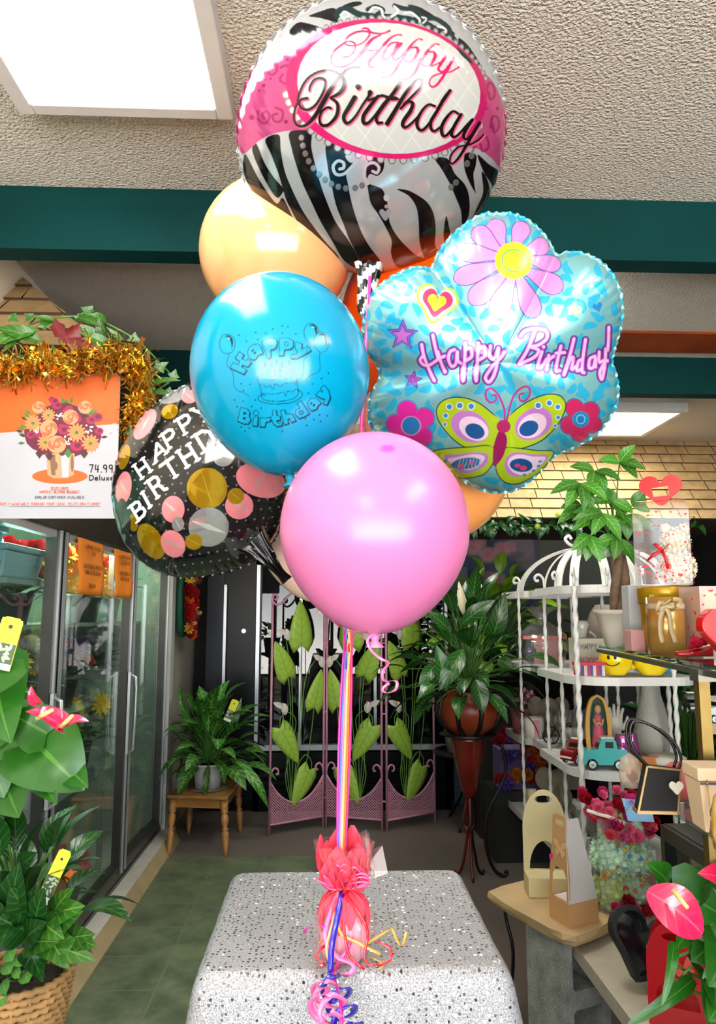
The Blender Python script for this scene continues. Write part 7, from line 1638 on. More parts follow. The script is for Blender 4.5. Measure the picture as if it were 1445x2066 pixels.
def truck(c, L, rz, lab, m, name='toy_pickup_truck'):
    g = thing(name, c, lab, 'toy car', rz=rz); k = L
    prof = [(-.5, .13), (-.5, .30), (-.47, .36), (-.40, .40), (-.16, .42), (-.13, .43), (-.07, .62), (.0, .66), (.20, .66), (.26, .60), (.28, .44), (.47, .43), (.5, .40), (.5, .13), (.42, .10), (-.1, .10)]
    wa = [(-.13 - .0, .10)] + [(-.27 + .13 * math.cos(a), .10 + .13 * math.sin(a)) for a in [i / 8 * math.pi for i in range(9)]] + [(-.42, .1)]
    poly = [(x * k, z * k) for x, z in prof[:-1]] + [(x * k, z * k) for x, z in wa]
    b = MB(); M = frame_at((0, -.2 * k, 0), (1, 0, 0), (0, 0, 1)); M = M @ Matrix.Translation((0, 0, -.4 * k)); b.plate(poly, M, .4 * k); b.build('body', m, g, bevel=.012 * k / .15 * .15)
    b = MB(); b.box((.09 * k, 0, .665 * k), (.30 * k, .36 * k, .05 * k), taper=.85); b.build('roof', mat('cream_roof', (224, 218, 200), rough=.2, coat=.4), g, bevel=.004)
    b = MB(); b.box((.11 * k, -.201 * k, .53 * k), (.17 * k, .006, .13 * k)); b.box((.11 * k, .201 * k, .53 * k), (.17 * k, .006, .13 * k)); b.bar((-.13 * k, 0, .44 * k), (-.065 * k, 0, .6 * k), .34 * k, .012 * k, up=(1, 0, -.4)); b.build('window', m_dk, g)
    for wx in (-.27, .30):
        for wy in (-1, 1):
            b = MB(Matrix.Translation((wx * k, wy * .2 * k, .105 * k)) @ Matrix.Rotation(R(90), 4, 'X')); b.lathe([(.105 * k, -.03 * k), (.11 * k, 0), (.105 * k, .03 * k)], 24); b.lathe([(.08 * k, -.034 * k), (.08 * k, .034 * k)], 20, 1); b.lathe([(.03 * k, -.038 * k), (.03 * k, .038 * k)], 14, 2); b.build('wheel', [m_dk, mat('whitewall', (220, 228, 226), rough=.3), m_tq], g)
    b = MB(); b.box((-.515 * k, 0, .2 * k), (.03 * k, .38 * k, .06 * k)); b.build('bumper', mat('cream_roof', (224, 218, 200)), g, bevel=.003)
c = at(1238, 1545, 3.42); truck(Vector((c.x, 3.55, Z3 + .004)), .21, R(-8), 'turquoise ceramic pickup truck with a cream roof on the white stand', m_tq)
truck(Vector((1.215, 3.68, Z3 + .004)), .17, R(35), 'dark red toy car behind the turquoise pickup truck', mat('dark_red_glaze', (130, 20, 28), rough=.12, coat=.6), 'toy_car')
b = MB(); b.lathe([(.03, 0), (.03, .14), (.0001, .142)], 18); simple('pillar_candle', b, mat('cream_wax', (206, 192, 160), rough=.5, sss=.2), 'cream pillar candle at the lower left of the white stand', 'candle', origin=(0, 0, 0)).location = (1.19, 4.45, Z4)
b = MB(); b.lathe([(.05, 0), (.055, .1), (.052, .1), (.048, .01)], 20); simple('glass_candle_jar', b, m_clear, 'clear glass candle jar on the lower shelf above the floral bag', 'jar', origin=(0, 0, 0)).location = (1.36, 4.08, Z4)
g = thing('flower_box', (1.24, 4.9, .42), 'dim box of purple and orange flowers behind the left rods of the stand', 'flowers'); b = MB(); b.box((0, 0, .12), (.3, .2, .24)); b.build('box', mat('lavender_box', (100, 84, 130), rough=.8), g); b = MB(); b.box((0, 0, -.21), (.4, .3, .42)); b.build('crate', m_darkwall, g)
rnd = random.Random(77)
for i in range(34):
    k, cc, kd = rnd.choice((('violet', (96, 70, 170), 'puff'), ('violet', (96, 70, 170), 'puff'), ('amber', (220, 130, 40), 'rose'), ('crimson', (190, 30, 60), 'rose')))
    blossom(g, k, cc, kd, .034, Vector((1.24 + rnd.uniform(-.16, .16), 4.78 + rnd.uniform(-.03, .02), .50 + rnd.uniform(-.05, .30))), (rnd.uniform(-.4, .4), -1, rnd.uniform(0, .6)), s=rnd.uniform(1., 1.5))

m_brass = mat('aged_brass', (132, 110, 62), rough=.4, metal=.8, var=.25, vscale=10); m_steel = mat('dull_steel_edge', (120, 116, 108), rough=.35, metal=.8, var=.2)
m_shelfglass = glassy('green_edge_glass', (120, 190, 175), opacity=.12, refl=1.6, rough=.0, tint=.25)
gs = thing('glass_display_shelf', (1.05, 1.8, 0), 'brass framed display stand with clear glass shelves', 'display stand')
ZG, ZL = 1.41, 1.13
A0, A1 = at(1208, 1301, 2.27), at(1424, 1341, 1.40)
GT = [(A0.x, 2.27), (.705, 1.40), (.69, 1.2), (1.35, 1.2), (1.45, 2.27)]
b = MB(); b.prism(GT, Matrix.Translation((0, 0, ZG - .008)), .008); b.build('upper_glass', m_shelfglass, gs, world=True)
b = MB(); P3 = [(x, y, ZG - .016) for x, y in GT]
for i in range(len(P3)): b.bar(P3[i], P3[(i + 1) % len(P3)], .014, .011)
b.build('steel_rim', m_steel, gs, world=True)
GL_ = [(.655, 1.0), (.665, 1.58), (.76, 1.70), (1.3, 1.70), (1.3, 1.0)]
b = MB(); b.prism(GL_, Matrix.Translation((0, 0, ZL - .008)), .008); b.build('lower_glass', m_shelfglass, gs, world=True)
b = MB(); b.prism([(.86, 1.6), (1.3, 1.55), (1.3, 1.9), (.92, 1.95)], Matrix.Translation((0, 0, 1.262)), .007); b.build('middle_glass', mat('turquoise_glass_edge', (20, 120, 112), rough=.1, coat=.5, alpha=.55), gs, world=True)
for x, y in ((.712, 1.415), (.70, 1.21), (1.335, 1.215), (1.448, 2.24)):
    b = MB(); b.box((x, y, (ZG - .024) / 2), (.021, .021, ZG - .024)); b.build('post', m_brass, gs, world=True)
b = MB(); b.box((.71, 1.405, ZG - .022), (.034, .034, .022)); b.build('corner_joint', m_steel, gs, world=True)

c = at(1252, 1306, 2.1); c.z = ZG; mt = thing('money_tree', c, 'money tree with a braided trunk in a fluted white pot on the glass shelf', 'plant')
b = MB(); pot(b, .038, .062, .105, 48, rmod=lambda a, r, z: r * (1 + .045 * abs(math.cos(a * 3.5)))); b.build('pot', mat('ivory_fluted_pot', (214, 208, 194), rough=.4), mt)
b = MB()
for k in range(3): b.tube([(.018 * math.cos(k * 2.1 + t * 3) * (1 - .4 * t) + .008, .018 * math.sin(k * 2.1 + t * 3) * (1 - .4 * t), .09 + .20 * t) for t in [i / 16 for i in range(17)]], [.016 - .006 * i / 16 for i in range(17)], 10)
b.build('braided_trunk', mat('grey_brown_bark', (120, 98, 78), rough=.85, var=.3, vscale=30, bump=.5, bscale=80), mt)
lb, sb = MB(), MB(); rnd = random.Random(9); tp = c + Vector((.0, 0, .28))
def palm(px, py, Y, L, angs, w=.034):
    q = at(px, py, Y); sb.tube(spline([tuple(tp), tuple(tp.lerp(q, .5) + Vector((0, 0, .03))), tuple(q)], 5), .0022, 6)
    for a in angs:
        d = Vector((math.cos(R(a)), rnd.uniform(-.5, .15), math.sin(R(a)))).normalized(); lb.leafm(q, q + d * L * rnd.uniform(.85, 1.1), (rnd.uniform(-.3, .3), -1, .5), w * 1.1, 'lance', bend=.12, fold=.2, rnd=rnd.random() * .8 + .1, rows=8)
palm(1172, 975, 2.0, .098, (235, 262, 200, 285, 320)); palm(1175, 1020, 2.05, .09, (215, 190, 250, 285)); palm(1200, 950, 2.1, .085, (170, 330, 290, 250)); palm(1250, 932, 2.1, .075, (50, 310, 180, 335))
palm(1215, 1035, 2.0, .095, (195, 210, 235, 180, 300)); palm(1190, 1080, 1.98, .085, (235, 255, 280, 215)); palm(1235, 1010, 2.1, .08, (150, 190, 300, 330)); palm(1262, 1040, 2.12, .085, (215, 300, 330, 270)); palm(1245, 1085, 2.0, .085, (200, 230, 300, 250))
palm(1248, 1100, 2.1, .05, (250, 300)); palm(1228, 985, 2.15, .07, (240, 200, 280)); palm(1275, 1020, 2.14, .06, (20, 50, 340))
b = lb; b.build('leaves', L_money, mt, world=True); sb.build('branches', m_stem, mt, world=True)
b = MB(); c = at(1292, 1300, 2.0); b.box((c.x, 2.0, ZG + .085), (.07, .05, .17)); simple('white_carton', b, mat('matte_white_card', (200, 204, 208), rough=.6), 'tall white carton behind the pink box and gold gift boxes', 'box', bevel=.002)
b = MB(); c = at(1288, 1306, 1.9); b.box((c.x, 1.9, ZG + .026), (.052, .045, .052)); simple('pink_box', b, mat('blush_card', (214, 160, 156), rough=.6), 'small blush pink box between the white pot and gold tube', 'box', bevel=.001)
m_gl = mat('gold_foil_card', (196, 150, 20), rough=.3, metal=.35, var=.05); m_gl2 = mat('satin_gold_card', (190, 140, 66), rough=.25, metal=.4, coat=.3)
c = at(1354, 1306, 1.86); g = thing('round_gold_box', Vector((c.x, 1.88, ZG)), 'wide round mustard gold hat box with a lid on the glass shelf', 'gift box'); b = MB(); b.lathe([(.058, 0), (.061, .12), (.061, .125)], 40); b.build('box', m_gl, g); b = MB(); b.lathe([(.0655, .118), (.0655, .158), (.064, .161), (.0001, .161)], 40); b.build('lid', m_gl, g)
b = MB(); b.box((-.052, -.042, .135), (.012, .003, .012), M=Matrix.Rotation(R(-50), 3, 'Z')); b.build('price_sticker', mat('lime_sticker', (190, 196, 90)), g)
c = at(1347, 1316, 1.74); g = thing('gold_gift_tube', Vector((c.x, 1.74, ZG)), 'shiny gold gift tube with a champagne ribbon bow', 'gift box'); b = MB(); b.lathe([(.043, 0), (.043, .132), (.0001, .132)], 40); b.build('tube', m_gl2, g)
m_rb = mat('champagne_ribbon', (176, 156, 116), rough=.4); b = MB(); b.lathe([(.0437, .105), (.0437, .117)], 40, cap=False); b.build('ribbon_band', mat('silvery_band', (196, 170, 150), rough=.3), g)
b = MB(); o_ = Vector((-.022, -.045, .112))
for P in (((0, 0, 0), (.018, -.008, .014), (.038, -.002, .008), (.02, -.004, -.002), (0, 0, 0)), ((0, 0, 0), (-.012, -.008, .008), (-.018, -.004, -.012), (-.004, -.002, -.004), (0, 0, 0)), ((0, 0, 0), (-.012, -.006, -.025), (-.014, -.004, -.06), (-.010, -.004, -.085)), ((0, 0, 0), (.008, -.006, -.02), (.012, -.004, -.055), (.02, -.004, -.085))): b.ribbon(spline([tuple(o_ + Vector(q)) for q in P], 5), .011, side=(1, 0, .3))
b.build('bow', m_rb, g, solid=.0005)
m_hp = mat('red_heart_print', (214, 30, 48), rough=.5)
def heart_pts(r, cx=0., cy=0., rot=0.):
    P = spline([(0, -.95), (-.55, -.4), (-1, .1), (-.98, .6), (-.6, .92), (-.2, .8), (0, .45), (.2, .8), (.6, .92), (.98, .6), (1, .1), (.55, -.4)], 3, closed=True)
    c_, s_ = math.cos(rot), math.sin(rot); return [(cx + r * (x * c_ - y * s_), cy + r * (x * s_ + y * c_)) for x, y in P]
m_bag = glassy('clear_bag_film', (240, 232, 230), opacity=.10, refl=1.2, rough=.04)
bc = at(1338, 1176, 1.80); g = thing('clear_gift_bag', Vector((bc.x + .035, 1.86, ZG + .162)), 'clear gift bag printed with red hearts and a red heart handle, cream rose bear inside', 'gift bag', rz=R(-28))
Wb, Hb, Db = .13, .185, .16
b = MB()
def sheet(b, P, m=0): b.F([b.V(p) for p in P], m, False)
xs_ = (-Wb / 2, Wb / 2); ys_ = (-Db / 2, Db / 2)
sheet(b, [(xs_[0], ys_[0], 0), (xs_[1], ys_[0], 0), (xs_[1], ys_[0], Hb), (xs_[0], ys_[0], Hb)]); sheet(b, [(xs_[0], ys_[1], 0), (xs_[1], ys_[1], 0), (xs_[1], ys_[1], Hb), (xs_[0], ys_[1], Hb)])
for x in xs_: sheet(b, [(x, ys_[0], 0), (x, ys_[1], 0), (x, ys_[1], Hb), (x, ys_[0], Hb)])
prev = None
for i in range(13):
    a = math.pi * i / 12; y = -math.cos(a) * Db / 2; z = Hb + .035 * math.sin(a); row = (b.V((xs_[0] + .01 * math.sin(a), y, z)), b.V((xs_[1] - .01 * math.sin(a), y, z)))
    if prev: b.F((prev[0], prev[1], row[1], row[0]))
    prev = row
sheet(b, [(xs_[0], ys_[0], .001), (xs_[1], ys_[0], .001), (xs_[1], ys_[1], .001), (xs_[0], ys_[1], .001)])
b.build('clear_film', m_bag, g)
b = MB(); rnd = random.Random(14); M = frame_at((-Wb / 2, -Db / 2 - .0006, 0), (1, 0, 0), (0, 0, 1)); MS = frame_at((-Wb / 2 - .0006, Db / 2, 0), (0, -1, 0), (0, 0, 1)); MR = frame_at((Wb / 2 + .0006, -Db / 2, 0), (0, 1, 0), (0, 0, 1))
for Mx, ww, n in ((M, Wb, 70), (MS, Db, 20), (MR, Db, 20)):
    for i in range(n):
        x, y = rnd.uniform(.006, ww - .006), (rnd.uniform(.006, .05) if i % 2 else rnd.uniform(.006, Hb)); b.prism(heart_pts(rnd.uniform(.0015, .0032), x, y), Mx, -.0004)
b.plate(heart_pts(.012, .072, .042), M, -.0004, 0, [heart_pts(.0095, .072, .042)]); b.plate(heart_pts(.007, .072, .042), M, -.0004, 0, [heart_pts(.005, .072, .042)])
b.build('heart_print', m_hp, g)
b = MB(); P = [(x, y * .85) for x, y in heart_pts(.05)]; b.plate(P, frame_at((-.0, .004, Hb + .062), (1, 0, 0), (0, 0, 1)), .006, 0, [[(-.022, .008), (.018, .012), (.02, -.014), (-.018, -.016)]]); b.build('heart_handle', mat('bright_red_plastic', (226, 16, 22), rough=.3, coat=.3), g)
b = MB(); m_rr = mat('sheer_red_ribbon', (190, 24, 30), rough=.4); o_ = Vector((-.0, -Db / 2 - .004, .085))
for P in (((0, 0, 0), (-.016, -.003, .018)), ((0, 0, 0), (.018, -.003, .016)), ((0, 0, 0), (-.02, -.002, -.01), (-.036, -.001, -.025)), ((0, 0, 0), (.008, -.002, -.02), (.012, -.001, -.045))): b.ribbon([tuple(o_ + Vector(q)) for q in P], .008, side=(.5, 0, .5))
b.build('ribbon_bow', m_rr, g, solid=.0005)
c = Vector(g.location); rb_ = thing('rose_bear', c + Vector((.03, 0, .003)), 'cream bear made of foam roses inside the clear heart bag', 'figurine')
def rosy(c_, r, n, m, seed):
    b = MB(); rr_ = random.Random(seed)
    b.ball(c_, r * .93, 14)
    for i in range(n):
        z = 1 - 2 * (i + .5) / n; q = math.sqrt(1 - z * z); a = i * 2.39996; d = Vector((q * math.cos(a), q * math.sin(a), z)); p = Vector(c_) + d * r
        for k in range(4): t = d.orthogonal().normalized(); t.rotate(Matrix.Rotation(k * 1.57 + i, 3, d)); b.leafm(p - d * r * .1, p + t * r * .17 + d * r * .10, d, r * .22, 'round', bend=-.2, rows=3)
    return b
m_cream = mat('cream_foam_roses', (214, 202, 176), rough=.8, var=.12, vscale=80)
rosy((0, 0, .045), .045, 90, m_cream, 1).build('body', m_cream, rb_); rosy((0, 0, .112), .036, 80, m_cream, 2).build('head', m_cream, rb_)
for q in (-1, 1): rosy((q * .024, 0, .145), .014, 24, m_cream, 3).build('ear', m_cream, rb_)
c = at(1440, 1300, 1.66); g = thing('frosted_gift_bag', Vector((c.x + .04, 1.72, ZG)), 'short frosted gift bag with small red hearts at the right edge', 'gift bag')
b = MB(); b.box((0, 0, .078), (.12, .10, .156)); b.build('frosted_film', mat('frosted_pink_film', (236, 206, 200), rough=.3, alpha=.55, coat=.5), g); b = MB(); b.box((0, 0, .08), (.085, .07, .13)); b.build('yellow_filling', mat('warm_filling', (246, 206, 130), rough=.7), g)
b = MB(); M = frame_at((-.06, -.0508, 0), (1, 0, 0), (0, 0, 1)); MS = frame_at((-.0608, .05, 0), (0, -1, 0), (0, 0, 1))
for i in range(34): b.prism(heart_pts(rnd.uniform(.002, .004), rnd.uniform(.006, .11), rnd.uniform(.01, .15)), M, -.0004)
for i in range(14): b.prism(heart_pts(rnd.uniform(.002, .004), rnd.uniform(.006, .09), rnd.uniform(.01, .15)), MS, -.0004)
b.build('heart_print', m_hp, g)
c = at(1462, 1318, 1.5); b = MB(); b.prism(heart_pts(.055), frame_at((c.x, 1.5, ZG + .052), (1, 0, 0), (0, 0, 1)), .03); simple('red_heart_box', b, mat('bright_red_satin', (214, 8, 18), rough=.3), 'bright red heart shaped box cut off by the right edge', 'box', bevel=.003)
c = at(1412, 1322, 1.56); sl = thing('red_slipper', Vector((c.x, 1.58, ZG)), 'glossy red slipper ornament with roses on its vamp', 'ornament', rz=.1); m_rg = mat('red_glaze', (176, 8, 22), rough=.1, coat=.8)
b = MB(); N = 18; prev = None
for i in range(N + 1):
    t = i / N; x = -.042 + .085 * t; w = .016 * math.sin(math.pi * min(1, t * .92 + .08)) ** .6; h = .012 + .014 * t ** 1.2 if t < .6 else .02 + .012 * (t - .6); ring = [b.V((x, w * math.cos(a), h * .5 + .002 + h * .5 * math.sin(a))) for a in [k / 14 * 6.283 for k in range(14)]]
    if prev:
        for k in range(14): b.F((prev[k], prev[(k + 1) % 14], ring[(k + 1) % 14], ring[k]))
    else: b.F(ring[::-1])
    prev = ring
b.F(prev); b.build('shoe', m_rg, sl)
for x, y, z, s_ in ((-.002, -.01, .026, .5), (.014, -.008, .03, .42), (.006, .006, .03, .45), (-.014, -.012, .02, .25)): blossom(sl, 'slipper_rose', (206, 30, 66), 'rose', .03, Vector(sl.location) + Vector((x, y, z)), (-.2, -1, 1), s=s_)

c = at(1328, 1600, 1.46); hb_ = thing('black_mini_handbag', Vector((c.x, 1.46, ZL)), 'small black tapered handbag box with gold edges and long black handles', 'handbag', rz=-.12)
b = MB(); poly = [(-.043, 0), (.030, 0), (.040, .078), (-.022, .084)]; b.prism(poly, frame_at((0, -.014, 0), (1, 0, 0), (0, 0, 1)), -.028); b.build('body', mat('black_chalk_card', (8, 8, 10), rough=.7), hb_)
b = MB(); E = [(x, y) for x, y in poly]
for i in range(4):
    p, q = E[i], E[(i + 1) % 4]; b.bar((p[0], -.015, p[1]), (q[0], -.015, q[1]), .0035, .0035, up=(0, 1, 0))
b.box((-.005, 0, -.0), (.08, .032, .006)); b.build('gold_edge', mat('antique_gold_edge', (170, 140, 96), rough=.35, metal=.5), hb_)
for y in (-.013, .013):
    b = MB(); b.tube(spline([(-.018, y, .082), (-.045, y, .115), (-.05, y, .15), (-.038, y, .168), (.0, y, .155), (.03, y, .13), (.042, y, .10), (.036, y, .078)], 6), .0028, 7); b.build('handle', m_black, hb_)
hs_ = at(1361, 1588, 1.42); b = MB(); b.prism(heart_pts(.0125), frame_at((hs_.x, 1.415, hs_.z), (1, 0, 0), (0, 0, 1)), .006); o = b.build('heart_charm', m_por, hb_, world=True, bevel=.002)
c = at(1420, 1655, 1.30); bx = thing('beige_flower_box', Vector((c.x + .05, 1.34, ZL)), 'tapered beige flower box with a lid, interlocked emblem and gold chain', 'gift box', rz=-.1); m_bg = mat('beige_linen_card', (214, 186, 152), rough=.7)
w0, w1, h_ = .075, .092, .105
b = MB(); b.box((0, 0, h_ / 2 - .01), (w0, .06, h_ - .02), taper=w1 / w0 * .99); b.build('box', m_bg, bx, bevel=.002); b = MB(); b.box((0, 0, h_ - .008), (w1 + .004, .074, .022)); b.build('lid', m_bg, bx, bevel=.002); b = MB(); b.box((0, -.002, .0955 - .013), (w1 * .97, .073, .0035)); b.build('band', m_black, bx)
b = MB(); M = frame_at((-.014, -.0345, .055), (1, 0, 0), (0, 0, 1)); r_ = .0062
for sg in (-1, 1): ink(b, M, [[(sg * .0032 + sg * -r_ * math.cos(a) * -1, r_ * math.sin(a)) for a in [math.pi + R(-130 + i * 13) for i in range(21)]]], .0019, 0)
b.build('emblem', m_black, bx); blossom(bx, 'orange_bud', (236, 90, 20), 'rose', .03, Vector(bx.location) + Vector((-.012, -.042, .09)), (0, -1, .2), s=.32)
b = MB(); ch = spline([(-.034, -.04, .088), (-.033, -.044, .03), (-.03, -.052, -.03), (-.018, -.055, -.062), (-.008, -.055, -.068), (.002, -.055, -.058), (.010, -.05, -.02), (.012, -.044, .04), (.013, -.04, .082)], 14)
for i, p in enumerate(ch[::1]): b.ball(p, .0017, 6)
b.build('gold_chain', mat('gold_chain_metal', (206, 160, 80), rough=.25, metal=.9), bx)
b = MB(); c = at(1432, 1600, 1.2); b.lathe([(.0001, 0), (.02, .004), (.026, .03), (.024, .06), (.018, .085), (.008, .098), (.0001, .1)], 24, rmod=lambda a, r, z: r * (1 + .08 * math.cos(a * 7 + z * 50))); simple('amber_glass_ornament', b, mat('amber_ribbed_glass', (214, 170, 90), rough=.06, coat=1., metal=.3), 'ribbed amber glass ornament at the right edge beside the beige box', 'ornament', origin=(0, 0, 0)).location = (c.x + .026, 1.2, ZL)
g = thing('rose_snow_globe', Vector((at(1288, 1590, 1.62).x, 1.66, ZL)), 'clear little dome with a red rose left of the black handbag', 'ornament'); b = MB(); b.lathe([(.02, 0), (.024, .03), (.02, .06), (.0001, .072)], 22); b.build('dome', mat('cloudy_cream_glass', (220, 200, 180), rough=.15, alpha=.45, coat=.5), g); blossom(g, 'red', (190, 20, 30), 'rose', .034, Vector(g.location) + Vector((0, -.004, .022)), (0, -1, .3), s=.4)
b = MB(); c = at(1378, 1600, 1.5); b.ball((c.x, 1.52, ZL + .04), .04, 18, sy=.5); simple('coral_heart_cushion', b, mat('coral_satin', (206, 90, 90), rough=.5), 'coral red cushion squeezed between black handbag and beige box', 'cushion')
truck(Vector((at(1395, 1400, 1.8).x, 1.8, 1.269)), .07, R(80), 'tiny dark toy car on the turquoise glass behind the brass post', m_dk, 'toy_car')
truck(Vector((at(1450, 1405, 1.62).x, 1.64, 1.269)), .08, R(20), 'tiny white toy car right of the brass post', mat('pale_car_paint', (206, 212, 212), rough=.2, coat=.5), 'toy_car')
b = MB(); c = at(1436, 1455, 1.7); b.box((c.x + .08, 1.85, 1.235), (.05, .004, .05)); simple('price_card', b, mat('tan_card', (206, 180, 150)), 'small tan card below the turquoise glass at the right edge', 'card')

m_block = mat('grey_concrete_block', (168, 168, 160), rough=.95, var=.25, vscale=20, bump=.8, bscale=120)
ZS = .415; bl = thing('concrete_block', (.86, 2.80, 0), 'hollow grey concrete block standing on end under the stone slab', 'concrete block', rz=R(24))
b = MB(); outl = [(-.1, 0), (.1, 0), (.1, ZS), (-.1, ZS)]; hole = lambda z0, z1: [(x * .065, (z0 + z1) / 2 + y * (z1 - z0) / 2) for x, y in ((-1, -.85), (-.85, -1), (.85, -1), (1, -.85), (1, .85), (.85, 1), (-.85, 1), (-1, .85))]
b.plate(outl, frame_at((0, -.1, 0), (1, 0, 0), (0, 0, 1)), -.2, 0, [hole(.035, .175), hole(.235, .38)]); b.build('block', m_block, bl)
b = MB(); b.box((1.14, 2.06, .365), (.58, 1.62, .05)); sh_ = simple('low_display_board', b, mat('cream_laminate', (206, 196, 176), rough=.4, var=.08), 'low cream laminate display board along the right side', 'shelf', bevel=.003)
b = MB(); b.box((1.2, 1.35, .17), (.36, .2, .34)); simple('board_support', b, m_white, 'white support box under the near end of the low board', 'support')
b = MB(); b.box((1.25, 2.75, .17), (.25, .15, .34)); simple('board_support', b, m_white, 'white support box under the far end of the low board', 'support')
sl_px = [(75, 890), (160, 855), (300, 820), (380, 828), (440, 842), (560, 880), (700, 960), (815, 1030), (830, 1050), (760, 1100), (690, 1128), (600, 1160), (520, 1140), (440, 1108), (350, 1058), (260, 1010), (180, 965)]
pts = [onz(960 + x / 2.98, 1500 + y / 2.98, ZS + .035) for x, y in sl_px]
b = MB(); top_ = [b.V(p) for p in pts]; rnd = random.Random(3); mid_ = [b.V(p + Vector((rnd.uniform(-.008, .008), rnd.uniform(-.006, .004), -.018))) for p in pts]; bot_ = [b.V(p + Vector((rnd.uniform(-.004, .012), .008, -.035))) for p in pts]
b.F(top_[::-1], 0, False); b.F(bot_, 0, False); N = len(pts)
for a_, c_ in ((top_, mid_), (mid_, bot_)):
    for i in range(N): b.F((a_[i], c_[i], c_[(i + 1) % N], a_[(i + 1) % N]), 0, False)
simple('stone_slab', b, mat('tan_flagstone', (200, 170, 124), rough=.75, var=.14, vscale=7, bump=.4, bscale=25), 'irregular tan flagstone slab lying on the concrete block', 'stone slab')
ZT_ = ZS + .036
b = MB(); q = onz(1020, 1830, ZS - .02); f_ = onz(1012, 1880, 0.0) ; b.tube(spline([(q.x + .06, q.y - .05, ZS - .004), (q.x, q.y, ZS - .03), (q.x + .02, q.y - .02, .25), (q.x + .01, q.y, .1), (q.x - .05, q.y - .04, .006)], 6), .007, 7); b.tube([(q.x + .22, q.y - .25, ZS - .006), (q.x, q.y, ZS - .02)], .006, 6); simple('iron_leg', b, m_black, 'curved black iron leg under the far end of the slab', 'leg stand')
def P2(x, y, Y): return at(960 + x / 2.98, 1500 + y / 2.98, Y)
Yc = 3.02; m_cc = mat('cream_card_carrier', (222, 208, 160), rough=.6, var=.04)
cc0, cc1 = P2(292, 800, Yc), P2(552, 860, Yc); g = thing('cream_carrier', Vector(((cc0.x + cc1.x) / 2, Yc, ZT_)), 'cream card flower carrier with an arched back, butterfly and oval grip', 'carrier', rz=-.08)
W_ = cc1.x - cc0.x; Ht = P2(450, 275, Yc).z - ZT_
b = MB(); arch = [(-W_ / 2, 0), (W_ / 2, 0), (W_ / 2, Ht * .62)] + [(W_ / 2 * math.cos(a), Ht * .62 + Ht * .38 * math.sin(a)) for a in [i / 14 * math.pi for i in range(1, 14)]] + [(-W_ / 2, Ht * .62)]
b.plate(arch, frame_at((0, .0, 0), (1, 0, 0), (0, 0, 1)), .003, 0, [circ(.0, Ht * .9, .035, 14, .014), [(W_ * .36 * math.cos(a), Ht * .2 + Ht * .28 * math.sin(a)) for a in [i / 12 * math.pi for i in range(13)]]]); b.build('arched_back', m_cc, g)
b = MB(); b.box((0, -.05, Ht * .095), (W_, .10, Ht * .19)); b.build('tray', m_cc, g, bevel=.002)
def butterfly(b, M, s, m=0):
    for sg in (-1, 1):
        b.prism([(sg * x * s, y * s) for x, y in spline([(0, 0), (.5, .75), (1, .9), (1.05, .45), (.5, .05)], 3, closed=True)][::sg], M, .002, m); b.prism([(sg * x * s, y * s) for x, y in spline([(0, 0), (.55, -.05), (.8, -.4), (.5, -.75), (.15, -.45)], 3, closed=True)][::sg], M, .002, m)
b = MB(); butterfly(b, frame_at((.02, -.004, Ht * .72), (1, 0, .2), (-.2, 0, 1)), .035); b.build('butterfly', m_cc, g)
Yt_ = 2.72; t0, t1, t2 = P2(445, 1045, Yt_), P2(565, 1110, Yt_), P2(738, 1065, Yt_)
tq = onz(960 + 565 / 2.98, 1500 + 1110 / 2.98, ZT_); g = thing('tan_carrier', tq, 'tall tan card bouquet carrier with butterfly cut-outs and a pink sticker', 'carrier'); m_tc = mat('tan_card_carrier', (216, 166, 112), rough=.6, var=.05); m_in = mat('white_card_inside', (220, 214, 210), rough=.7)
pa = onz(960 + 445 / 2.98, 1500 + 1040 / 2.98, ZT_) - tq; pb = onz(960 + 738 / 2.98, 1500 + 1065 / 2.98, ZT_) - tq
ht = P2(530, 430, tq.y + .05).z - ZT_; hbx = P2(565, 970, tq.y).z - ZT_
b = MB()
def quad(b, P, m=0): b.F([b.V(p) for p in P], m, False)
Zv = Vector((0, 0, 1)); O = Vector((0, 0, 0)); pc_ = pa + pb
for p, q in ((O, pa), (pb, O), (pc_, pb), (pa, pc_)): quad(b, [p, q, q + Zv * hbx, p + Zv * hbx])
quad(b, [O, pb, pc_, pa]); b.build('box', m_tc, g, solid=.002); b = MB(); b.prism([(0, 0), (1, 0), (1, 1), (0, 1)], Matrix(((pa.x * .96, pb.x * .96, 0, 0), (pa.y * .96, pb.y * .96, 0, 0), (0, 0, 1, hbx - .006), (0, 0, 0, 1))), .003); b.build('inner_tray', m_in, g)
top_c = pa * .5 + pb * .25; da = pa.normalized(); wA = pa.length
b = MB(); Mf = Matrix(((da.x, 0, 0, 0), (da.y, 0, 0, 0), (0, 1, 0, 0), (0, 0, 0, 1)))
lean = (pb * .12 + Zv * (ht)).normalized(); nn_ = da.cross(lean).normalized(); Mf = Matrix((da, lean, nn_)).transposed().to_4x4()
outer = [(0, 0), (wA, 0), (wA, ht * .45), (wA * .86, ht * .75), (wA * .84, ht * .97), (wA * .7, ht), (wA * .3, ht), (wA * .16, ht * .97), (wA * .14, ht * .75), (0, ht * .45)]
b.plate(outer, Mf, .003, 0, [[(wA * .14, hbx * 1.05), (wA * .86, hbx * 1.05), (wA * .86, ht * .42), (wA * .7, ht * .5), (wA * .3, ht * .5), (wA * .14, ht * .42)], [(wA * .28, ht * .9), (wA * .72, ht * .9), (wA * .72, ht * .95), (wA * .28, ht * .95)]]); b.build('front_frame', m_tc, g)
b = MB(); ta = da * (wA * .2) + lean * ht * .97; quad(b, [O + Zv * hbx, pb + Zv * hbx, pb * .45 + ta, ta]); b.build('sloping_side', m_in, g, solid=.002)
